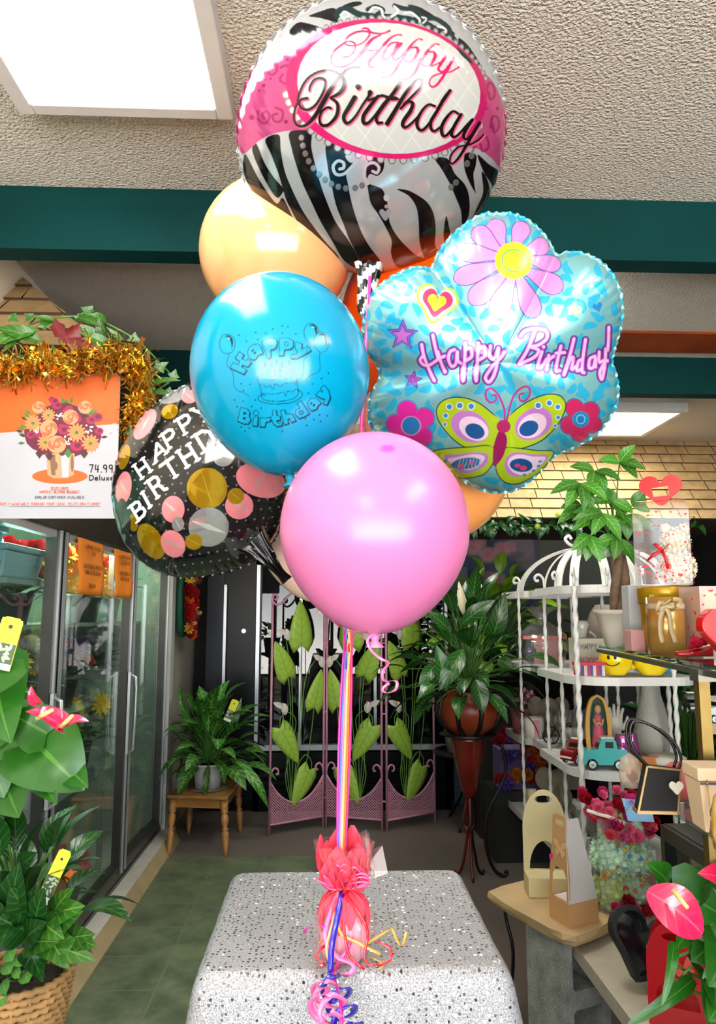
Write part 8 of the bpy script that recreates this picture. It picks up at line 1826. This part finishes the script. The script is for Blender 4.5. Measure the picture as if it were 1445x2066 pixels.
b = MB(); butterfly(b, Mf @ Matrix.Translation((wA * .42, ht * .68, -.006)), .03); b.build('butterfly', mat('pale_peach_card', (236, 196, 146)), g); b = MB(); b.box((0, 0, 0), (.016, .002, .016)); o = b.build('pink_sticker', mat('magenta_sticker', (206, 20, 110)), g); o.location = da * wA * .85 + lean * ht * .58 - nn_ * .004
Yf = 2.84; f0, f1 = P2(735, 960, Yf), P2(1030, 960, Yf); fz0 = ZT_; fc = Vector(((f0.x + f1.x) / 2, Yf, ZT_)); fh = P2(900, 420, Yf).z - ZT_
g = thing('floral_gift_bag', fc, 'clear gift bag printed with roses and butterflies around pale green rose bears', 'gift bag', rz=-.15)
wf, df = (f1.x - f0.x) * .98, .16
m_mint = mat('mint_foam_roses', (206, 236, 206), rough=.8, var=.1, vscale=60); m_lime = mat('lime_foam_roses', (206, 222, 150), rough=.8, var=.15, vscale=60)
for i, (x, y, z, r, mm_) in enumerate(((-.04, 0, .06, .075, m_lime), (.05, .0, .06, .07, m_mint), (-.035, .0, .18, .08, m_mint), (.05, 0, .17, .07, m_mint), (-.02, 0, .28, .065, m_lime), (.045, 0, .27, .06, m_mint))):
    rosy((x, y - .02, z), r * .92, 80, mm_, i).build('rose_ball', mm_, g)
b = MB(); fh2 = fh
for sgn in (-1, 1): sheet(b, [(-wf / 2, sgn * df / 2, 0), (wf / 2, sgn * df / 2, 0), (wf / 2 * 1.06, sgn * df / 2, fh2), (-wf / 2 * 1.06, sgn * df / 2, fh2)]); sheet(b, [(sgn * wf / 2, -df / 2, 0), (sgn * wf / 2, df / 2, 0), (sgn * wf / 2 * 1.06, df / 2, fh2), (sgn * wf / 2 * 1.06, -df / 2, fh2)])
b.build('clear_film', glassy('pale_bag_film', (225, 240, 235), opacity=.14, refl=1.6, rough=.05), g)
rc = [('bag_pink', (244, 110, 150), 'rose'), ('bag_rose', (236, 90, 110), 'rose'), ('bag_magenta', (220, 60, 140), 'rose'), ('bag_blush', (240, 130, 160), 'rose'), ('bag_red', (180, 14, 34), 'rose')]
rnd = random.Random(19); gl_ = Vector(g.location)
for i in range(62):
    k_, c_, kd = rc[i % 5]
    if i < 40: x, y, z = rnd.uniform(-.62, .62) * wf * 1.15, rnd.uniform(-1, 1) * df * .5, fh + rnd.uniform(-.01, .10) - abs(rnd.uniform(-1, 1)) * .03
    elif i < 52: x, y, z = rnd.uniform(-.5, .5) * wf, -df / 2 - .008, fh + rnd.uniform(-.07, -.01)
    else: x, y, z = rnd.uniform(-.5, .5) * wf, -df / 2 - .006, rnd.uniform(.01, .045)
    blossom(g, k_, c_, kd, .026, gl_ + Vector((x, y, z)), (rnd.uniform(-.5, .3), -1, rnd.uniform(.2, 1)), s=rnd.uniform(.75, 1.1))
b = MB(); cb = [(214, 120, 40), (70, 150, 190), (200, 60, 60), (170, 196, 60), (230, 190, 60)]
for i in range(26): butterfly(b, frame_at((rnd.uniform(-.45, .45) * wf, -df / 2 - .003, rnd.uniform(.04, fh - .06)), (math.cos(i), 0, math.sin(i)), (-math.sin(i), 0, math.cos(i))), .009, i % 5)
b.build('butterfly_print', [mat('bp_%d' % i, q) for i, q in enumerate(cb)], g)
b = MB(); b.prism([(0, 0), (.09, 0), (.08, .07), (-.015, .075)], frame_at((.01, -df / 2 - .02, fh + .0), (1, -.1, 0), (0, .35, 1)), .002); b.build('blue_label', mat('sky_blue_label', (140, 190, 236), rough=.3, coat=.4), g)
b = MB(); b.ribbon(spline([(-.13, -.09, fh + .03), (-.09, -.1, fh + .02), (-.05, -.1, fh + .01), (.0, -.1, fh - .01)], 5), .012, side=(0, 0, 1)); b.build('film_highlight', mat('white_highlight_ribbon', (244, 238, 230), rough=.2), g, solid=.0006)  # bright highlight on the film, modelled as a white ribbon
c = P2(1045, 730, 2.75); b = MB(); b.box((c.x, 2.80, ZT_ - .03 + .12), (.07, .05, .24)); b.box((c.x, 2.774, ZT_ + .12), (.06, .004, .07), 1); simple('pink_white_carton', b, [m_white, mat('rose_label', (206, 120, 130), rough=.6)], 'slim white carton with a rose label right of the floral bag', 'box')
ZB = .391; q = onz(960 + 985 / 2.98, 1500 + 1425 / 2.98, ZB) + Vector((.01, -.04, 0)); g = thing('black_heart_box', q, 'glossy black heart shaped box leaning open with a small gold motif', 'gift box', rz=-.05); m_bb = mat('black_velvet_card', (12, 13, 17), rough=.6); m_bgl = mat('black_gloss_window', (20, 24, 30), rough=.12, coat=.7)
b = MB(); HP_ = heart_pts(.105, 0, .105, rot=-.35); Mh = frame_at((0, 0, 0), (1, .0, 0), (0, .45, 1)); b.plate(HP_, Mh, .05, 0, [heart_pts(.09, 0, .105, rot=-.35)]); b.build('rim', m_bb, g); b = MB(); b.prism(heart_pts(.092, 0, .105, rot=-.35), Mh @ Matrix.Translation((0, 0, -.008)), .004); b.build('window', m_bgl, g)
b = MB(); 
for x, y, r in ((0, 0, .012),): b.prism(circ(x + .01, y + .10, r, 20), Mh @ Matrix.Translation((0, 0, .051 + r * .01)), .0015)
b.build('gold_motif', mat('flat_gold', (200, 164, 70), rough=.4, metal=.5), g); b = MB(); b.box((0, 0, 0), (.008, .002, .04)); o = b.build('yellow_tag', mat('pale_yellow_tag', (220, 220, 120)), g); o.location = (.04, -.01, .18)
q = onz(960 + 1130 / 2.98, 1500 + 1650 / 2.98, ZB) + Vector((.015, -.06, 0)); g = thing('red_carrier', q, 'glossy red card carrier with an arched opening and butterflies', 'carrier', rz=-.5); m_rc = mat('red_gloss_card', (186, 18, 28), rough=.25, coat=.4)
b = MB(); W3, H3 = .15, .27; arch = [(-W3 / 2, 0), (W3 / 2, 0), (W3 / 2, H3 * .62)] + [(W3 / 2 * math.cos(a), H3 * .62 + H3 * .38 * math.sin(a)) for a in [i / 14 * math.pi for i in range(1, 14)]] + [(-W3 / 2, H3 * .62)]
b.plate(arch, frame_at((0, 0, 0), (1, 0, 0), (0, 0, 1)), .003, 0, [circ(.0, H3 * .86, .032, 14, .012), [(W3 * .38 * math.cos(a), H3 * .2 + H3 * .28 * math.sin(a)) for a in [i / 12 * math.pi for i in range(13)]]]); b.build('front_panel', m_rc, g)
b = MB(); b.plate(arch, frame_at((0, .09, 0), (1, 0, 0), (0, 0, 1)), .003, 0, [circ(.0, H3 * .86, .032, 14, .012), circ(0, H3 * .45, .05, 20, .06)]); b.build('back_panel', m_rc, g)
b = MB(); b.box((0, .045, H3 * .09), (W3, .09, H3 * .17)); b.build('tray', m_rc, g); b = MB(); butterfly(b, frame_at((.02, -.005, H3 * .6), (1, 0, .3), (-.3, 0, 1)), .03); b.build('butterfly', mat('salmon_card', (230, 90, 80), rough=.3), g)
tk = thing('black_framed_tank', (1.26, 2.1, .39), 'dark glass tank with a heavy black frame on the low board', 'tank'); x0_, x1_, y0_, y1_, z0_, z1_ = 1.11, 1.42, 1.72, 2.5, .39, .82
b = MB()
for x in (x0_, x1_):
    for y in (y0_, y1_): b.box((x, y, (z0_ + z1_) / 2), (.028, .028, z1_ - z0_))
for z, h in ((z0_ + .015, .03), (z1_ - .02, .045)):
    for x in (x0_, x1_): b.box((x, (y0_ + y1_) / 2, z), (.03, y1_ - y0_, h))
    for y in (y0_, y1_): b.box(((x0_ + x1_) / 2, y, z), (x1_ - x0_, .03, h))
b.box(((x0_ + x1_) / 2, (y0_ + y1_) / 2, z1_), (x1_ - x0_, y1_ - y0_, .01)); b.build('frame', m_black, tk, world=True)
b = MB(); b.box(((x0_ + x1_) / 2, (y0_ + y1_) / 2, (z0_ + z1_) / 2), (x1_ - x0_ - .01, y1_ - y0_ - .01, z1_ - z0_ - .04)); b.build('glass', mat('murky_green_glass', (26, 44, 38), rough=.05, var=.5, vscale=8, coat=.6), tk, world=True)

pb_ = onz(950, 1772, 0); YL = pb_.y; zp = at(950, 1482, YL).z
g = thing('plant_pedestal', Vector((pb_.x, YL, 0)), 'slender dark red vase stand on thin curved legs under the peace lily', 'plant stand'); m_red = mat('oxblood_lacquer', (104, 24, 14), rough=.2, var=.4, vscale=5, coat=.6); m_wr = mat('wrought_black', (16, 12, 12), rough=.4)
s_ = YL / FPX
b = MB(); zb0 = at(955, 1615, YL).z; b.lathe([(.012, zb0), (.045 * 1.0, zb0 + .06), (.075, zb0 + .2), (.105, zp - .03), (.11, zp - .005), (.0001, zp - .003)], 28); b.build('cone', m_red, g)
b = MB(); b.lathe([(.15, zp - .004), (.17, zp + .004), (.0001, zp + .008)], 30); b.build('top_plate', m_wr, g)
for k in range(3):
    a = k * 2.094 + .5; b = MB(); d = Vector((math.cos(a), math.sin(a), 0)); b.tube(spline([tuple(d * .012 + Vector((0, 0, zb0 + .02))), tuple(d * .035 + Vector((0, 0, zb0 * .7))), tuple(d * .015 + Vector((0, 0, .25))), tuple(d * .05 + Vector((0, 0, .06))), tuple(d * .085 + Vector((0, 0, .012))), tuple(d * .10 + Vector((0, 0, .03)))], 6), .0085, 7); b.build('leg', m_red if k else m_wr, g)
b = MB(); pk = at(1010, 1770, YL + .05); b.tube(spline([tuple(Vector(q) - Vector((pb_.x, YL, 0))) for q in ((at(1012, 1500, YL).x, YL, at(1012, 1500, YL).z), tuple(at(1020, 1560, YL)), tuple(at(985, 1640, YL)), tuple(at(980, 1700, YL)), tuple(at(995, 1750, YL)), (at(1015, 1772, YL).x, YL, .012), (at(1024, 1765, YL).x, YL, .03), (at(1018, 1760, YL).x, YL, .035))], 6), .010, 8); b.tube([tuple(at(1012, 1500, YL) - Vector((pb_.x, YL, 0))), (.1, 0, zp - .01)], .006, 6); b.build('scroll_leg', m_wr, g)
lc = Vector((pb_.x + .01, YL, zp + .006)); g = thing('peace_lily', lc, 'big peace lily in a round terracotta pot with black straps on the pedestal', 'plant'); b = MB(); b.lathe([(.10, 0), (.17, .06), (.195, .13), (.18, .2), (.14, .24), (.15, .25), (.12, .25), (.1, .2)], 40); b.build('pot', mat('terracotta_glaze', (140, 56, 24), rough=.35, var=.25, vscale=6), g)
for k in range(9):
    a = k * .698; b = MB(); b.tube([(1.02 * r * math.cos(a), 1.02 * r * math.sin(a), z) for r, z in ((.10, 0), (.17, .06), (.197, .13), (.182, .2), (.145, .24))], .014, 6); b.build('strap', m_wr, g)
b, st = MB(), MB(); rnd = random.Random(41); foliage(b, (0, 0, .24), 92, .27, .085, 'lance', -.25, 1.4, (.08, .36), rnd, .35, st, .004, hgt=.2, sc=(1.15, .9, 1.05), rows=7)
for p, q, w in (((900, 1395), (880, 1300), .1), ((935, 1310), (885, 1395), .11), ((960, 1370), (975, 1440), .1), ((880, 1340), (845, 1385), .08), ((1005, 1330), (1035, 1350), .08), ((990, 1300), (1020, 1195), .1), ((905, 1270), (862, 1235), .08), ((930, 1260), (1000, 1210), .09)):
    a_, c_ = at(*p, YL - .25), at(*q, YL - .3); b.leafm(a_ - lc, c_ - lc, (0, -1, .4), w, 'lance', bend=.1, rows=8)
b.build('leaves', L_lily, g); st.build('stems', m_stem, g)
b = MB(); a_, c_ = at(946, 1258, YL - .1) - lc, at(926, 1172, YL - .1) - lc; b.leafm(a_ + Vector((.0, 0, .02)), c_, (-.4, -1, .1), .055, 'lance', bend=.2, fold=.5, rows=9); b.tube([a_ + Vector((0, 0, .03)), a_ + Vector((0, 0, -.12)), (0.0, 0, .3)], .004, 6); b.build('white_spathe', mat('ivory_spathe', (214, 204, 170), rough=.5), g)
c = Vector((1.25, 5.45, 1.0)); g = thing('pothos_plant', c, 'bright yellow green leafy plant behind the left end of the white stand', 'plant'); b = MB(); pot(b, .12, .16, .24); b.build('pot', mat('dark_pot', (40, 30, 26)), g); b, st = MB(), MB(); rnd = random.Random(8); foliage(b, (0, 0, .22), 80, .2, .11, 'oval', -.3, 1.3, (.1, .42), rnd, .4, st, .004, hgt=.22, sc=(1.3, .8, 1.)); b.build('leaves', L_bright, g); st.build('stems', m_stem, g)
b = MB(); b.box((1.25, 5.45, .5), (.4, .4, 1.)); simple('dark_plinth', b, mat('dark_plinth_wood', (30, 24, 20), rough=.6), 'dark plinth carrying the bright green plant behind the stand', 'plinth')
g = thing('plant_table', (1.05, 5.6, 0), 'small round iron table in the dim back corner', 'table'); b = MB(); b.lathe([(.26, .50), (.27, .51), (.26, .52), (.0001, .521)], 30); b.build('tabletop', m_darkalu, g)
for k in range(3): b = MB(); a = k * 2.094; b.tube(spline([(.2 * math.cos(a), .2 * math.sin(a), .5), (.08 * math.cos(a), .08 * math.sin(a), .25), (.24 * math.cos(a), .24 * math.sin(a), .0)], 6), .009, 7); b.build('leg', m_wr, g)
b = MB(); pot(b, .10, .13, .2); o = simple('pale_planter', b, mat('grey_zinc', (150, 150, 146), rough=.5), 'pale grey planter on the dim iron table', 'planter', origin=(0, 0, 0)); o.location = (.98, 5.55, .522)
g = thing('heart_pot_plant', (1.12, 5.42, .522), 'small leafy plant in a red heart pot on the dim iron table', 'plant'); b = MB(); pot(b, .07, .09, .13); b.build('pot', mat('red_white_pot', (190, 40, 50), rough=.4, var=.4, vscale=25), g); b = MB(); foliage(b, (0, 0, .12), 24, .14, .05, 'lance', .1, 1.3, (.02, .06), random.Random(2), .3); b.build('leaves', L_dark, g)
for i, (x, y, z, lab) in enumerate(((2.2, 4.6, .75, 'dark leafy plant behind the right rods of the white stand'), (2.25, 3.4, .55, 'dark leafy plant behind the brass post, right of the white stand'), (2.2, 2.6, .35, 'dark floor plant behind the low cream board'))):
    g = thing('dark_foliage_plant', (x, y, 0), lab, 'plant'); b = MB(); pot(b, .16, .2, z * .6); b.build('pot', mat('dark_pot', (40, 30, 26)), g); b, st = MB(), MB(); foliage(b, (0, 0, z * .6), 90, .3, .09, 'lance', -.1, 1.45, (.1, .5), random.Random(50 + i), .4, st, .005, hgt=.5); b.build('leaves', L_dark, g); st.build('stems', m_stem, g)
def anth_leaf(b, base, tip, w, Y0, Y1, up=(0, -1, .5), kind='heart', rows=14, bend=.1, fold=.18):
    b.leafm(at(*base, Y0), at(*tip, Y1), up, w, kind, bend=bend, fold=fold, rows=rows, rnd=rnd.random() * .5 + .2)
rnd = random.Random(60)
al = thing('potted_anthurium', (-.82, 1.28, 0.), 'large anthurium with pink blooms entering from the left edge', 'plant'); YA = 1.25
b = MB(); pc_ = Vector((-.78, 1.3, .98)); pot(b, .09, .12, .2)
for i in range(len(b.v)): b.v[i] = tuple(Vector(b.v[i]) + pc_)
b.build('pot', mat('brown_nursery_pot', (70, 46, 34), rough=.6), al, world=True); b = MB(); b.lathe([(.17, 0), (.15, .04), (.05, .06), (.04, .9), (.16, .95), (.17, .975), (.0001, .978)], 28, c=(-.78, 1.3, 0)); b.build('stand', m_wr, al, world=True)
b = MB()
for base, tip, w, kd in (((68, 1495), (170, 1595), .13, 'heart'), ((5, 1545), (38, 1650), .125, 'heart'), ((20, 1420), (-40, 1530), .14, 'heart'), ((-10, 1350), (22, 1500), .12, 'heart'), ((95, 1480), (20, 1440), .08, 'heart'), ((75, 1560), (115, 1622), .05, 'heart'), ((-30, 1460), (8, 1610), .13, 'heart'), ((10, 1500), (80, 1560), .09, 'heart'), ((0, 1330), (-60, 1420), .12, 'heart'), ((130, 1540), (178, 1590), .05, 'lance')):
    anth_leaf(b, base, tip, w, YA + rnd.uniform(-.04, .06), YA + rnd.uniform(-.08, 0), kind=kd)
foliage(b, pc_ + Vector((0, 0, .2)), 12, .14, .10, 'heart', -.2, 1.2, (.08, .2), rnd, .5, a0=2.2, a1=4.6, rows=10)
b.build('leaves', L_anth, al, world=True)
b = MB()
for p in (((68, 1495), (0, 1600)), ((5, 1545), (-60, 1700)), ((50, 1460), (20, 1560)), ((100, 1450), (10, 1580)), ((75, 1412), (45, 1465))): a_, c_ = at(*p[0], YA), at(*p[1], YA + .03); b.tube(spline([tuple(a_), tuple(a_.lerp(c_, .5) + Vector((.01, 0, .01))), tuple(c_), tuple(pc_ + Vector((0, 0, .17)))], 5), .0022, 7)
b.build('stems', m_stem, al, world=True)
for base, tip, w, up, sp0, sp1 in (((77, 1418), (63, 1383), .020, (-.3, -1, .3), None, None), ((126, 1470), (52, 1436), .042, (0, -.55, 1), (75, 1450), (106, 1432)), ((122, 1472), (180, 1456), .034, (.0, -.5, 1), (124, 1466), (146, 1444))):
    b = MB(); b.leafm(at(*base, YA - .06), at(*tip, YA - .07), up, w, 'heart', bend=.16, fold=.35, rows=12, rnd=.5)
    sp_ = b.build('bloom', L_spath, al, world=True)
    if sp0: b = MB(); b.tube([at(*sp0, YA - .075), at(*sp1, YA - .09)], [.004, .0028], 8); b.build('spadix', mat('cream_spadix', (206, 196, 120), rough=.6), sp_, world=True)
care_tag(at(-2, 1350, YA - .05), at(28, 1246, YA - .05), .034, '', al)
YB_ = 1.45; cb_ = at(28, 2070, YB_); bs = thing('planted_basket', Vector((cb_.x - .02, YB_ + .05, 0)), 'woven basket of mixed green plants in the lower left corner', 'plant basket')
zc = at(28, 1990, YB_).z; X0 = cb_.x - .02
m_bask = mat('woven_rattan', (176, 136, 84), rough=.7, var=.25, vscale=30); b = MB(); N = 60; rows_ = 11; H_ = .13
for j in range(rows_):
    z = zc - H_ + H_ * j / (rows_ - 1); r0 = .075 + .02 * j / (rows_ - 1); b.tube([(X0 + (r0 + .004 * (1 if (i + j) % 2 else -1)) * math.cos(6.2832 * i / N), YB_ + .05 + (r0 + .004 * (1 if (i + j) % 2 else -1)) * math.sin(6.2832 * i / N), z) for i in range(N)], .0065, 6, closed=True)
for i in range(20): a = 6.2832 * i / 20; b.tube([(X0 + .075 * math.cos(a), YB_ + .05 + .075 * math.sin(a), zc - H_), (X0 + .096 * math.cos(a), YB_ + .05 + .096 * math.sin(a), zc)], .003, 5)
b.build('basket', m_bask, bs, world=True); b = MB(); b.lathe([(.0001, zc - .02), (.088, zc - .02)], 24, c=(X0, YB_ + .05, 0), cap=False); b.build('soil', m_soil, bs, world=True)
b = MB(); b.lathe([(.12, 0), (.1, .03), (.03, .05), (.03, zc - H_ - .06), (.1, zc - H_ - .03), (.11, zc - H_ - .012), (.0001, zc - H_ - .01)], 24, c=(X0, YB_ + .05, 0)); b.build('stand', m_wr, bs, world=True)
lb, db, rb2, st = MB(), MB(), MB(), MB(); rnd = random.Random(71); C0 = Vector((X0, YB_ + .05, zc))
foliage(db, C0 + Vector((0, 0, .05)), 36, .13, .05, 'lance', .1, 1.4, (.05, .16), rnd, .25, st, .0025, hgt=.05)
for base, tip, w in (((60, 1880), (-5, 1850), .07), ((70, 1850), (20, 1790), .06), ((40, 1760), (75, 1720), .04), ((30, 1860), (40, 1740), .06), ((75, 1880), (90, 1790), .05), ((10, 1900), (-20, 1800), .07), ((50, 1900), (95, 1860), .05)): anth_leaf(db, base, tip, w, YB_ - .05, YB_ - .1, kind='lance')
for base, tip, w in (((105, 1845), (172, 1828), .05), ((112, 1870), (168, 1838), .05), ((95, 1900), (192, 1938), .05), ((135, 1895), (192, 1885), .045), ((150, 1890), (195, 1910), .04), ((100, 1890), (140, 1955), .045), ((85, 1860), (130, 1895), .045), ((60, 1900), (120, 1900), .05), ((110, 1840), (150, 1790), .04)): anth_leaf(lb, base, tip, w, YB_ - .06, YB_ - .1, kind='heart', bend=.08)
for px, py, r in ((55, 1968, .032), (18, 1950, .03), (42, 1935, .026), (10, 1990, .028), (70, 1945, .024), (22, 1925, .026), (90, 1930, .024), (5, 2015, .028), (35, 1960, .02)): a_ = at(px - 4, py - 10, YB_ - .03); c_ = at(px + 3, py + 14, YB_ - .06); rb2.leafm(a_, c_, (.1, -1, .4), r * .85, 'round', bend=.1, fold=.1, rows=7, rnd=rnd.random()); st.tube([a_, C0 + Vector((rnd.uniform(-.02, .04), -.03, 0))], .0015, 5)
db.build('dark_leaves', L_dark, bs, world=True); lb.build('ivy_leaves', L_ivy, bs, world=True); rb2.build('round_leaves', leafmat('peperomia_leaf', (84, 140, 60), (120, 170, 90), 4, veinw=.2, rough=.35), bs, world=True); st.build('stems', m_stem, bs, world=True)
care_tag(at(84, 1822, YB_ - .05), at(134, 1715, YB_ - .02), .024, '', bs)
YR = 1.32; ar = thing('potted_anthurium', (.98, 1.42, .0), 'anthurium with a big pink bloom reaching in at the lower right', 'plant'); rnd = random.Random(81)
b = MB(); pr = Vector((.98, 1.42, .58)); pot(b, .08, .11, .17)
for i in range(len(b.v)): b.v[i] = tuple(Vector(b.v[i]) + pr)
b.build('pot', mat('brown_nursery_pot', (70, 46, 34)), ar, world=True); b = MB(); b.lathe([(.12, .392), (.1, .42), (.04, .43), (.04, .55), (.1, .56), (.11, .575), (.0001, .578)], 24, c=(.98, 1.42, 0)); b.build('stand', m_wr, ar, world=True)
b = MB()
for base, tip, w, kd in (((1350, 1790), (1305, 1742), .05, 'lance'), ((1358, 1795), (1460, 1850), .10, 'heart'), ((1450, 1890), (1395, 1940), .08, 'heart'), ((1425, 1960), (1445, 2040), .09, 'heart'), ((1470, 1900), (1430, 1990), .10, 'heart'), ((1380, 1880), (1362, 1915), .03, 'lance'), ((1450, 1760), (1480, 1820), .1, 'heart'), ((1460, 2000), (1430, 2060), .08, 'heart'), ((1480, 1980), (1430, 2070), .1, 'heart'), ((1360, 1900), (1335, 2030), .022, 'blade'), ((1400, 1975), (1262, 2072), .03, 'blade'), ((1450, 1850), (1400, 1890), .09, 'heart'), ((1395, 1790), (1440, 1760), .07, 'heart')):
    anth_leaf(b, base, tip, w, YR + rnd.uniform(-.03, .05), YR + rnd.uniform(-.08, .0), kind=kd)
foliage(b, pr + Vector((.05, 0, .17)), 7, .14, .09, 'heart', -.1, 1.3, (.06, .18), rnd, .5, rows=10)
b.build('leaves', L_anth, ar, world=True)
b = MB()
for p in (((1385, 1870), (1385, 1960)), ((1360, 1790), (1400, 1900)), ((1440, 1890), (1445, 1960)), ((1380, 1880), (1400, 2000)), ((1450, 1770), (1440, 1900))): a_, c_ = at(*p[0], YR), at(*p[1], YR + .04); b.tube(spline([tuple(a_), tuple(a_.lerp(c_, .5) + Vector((.008, 0, 0))), tuple(c_), tuple(pr + Vector((0, 0, .15)))], 5), .0025, 7)
b.build('stems', m_stem, ar, world=True)
b = MB(); b.leafm(at(1306, 1798, YR - .1), at(1418, 1884, YR - .13), (.25, -1, .65), .078, 'oval', bend=.1, fold=.12, rows=14, rnd=.55); sp_ = b.build('bloom', L_spath, ar, world=True); b = MB(); b.tube([at(1358, 1796, YR - .125), at(1388, 1832, YR - .15)], [.004, .003], 8); b.build('spadix', mat('cream_spadix', (206, 196, 120)), sp_, world=True)
b = MB(); b.leafm(at(1450, 1772, YR - .06), at(1408, 1762, YR - .08), (0, -1, .6), .04, 'heart', bend=.15, fold=.3, rows=10, rnd=.4); b.build('bloom', L_spath, ar, world=True)
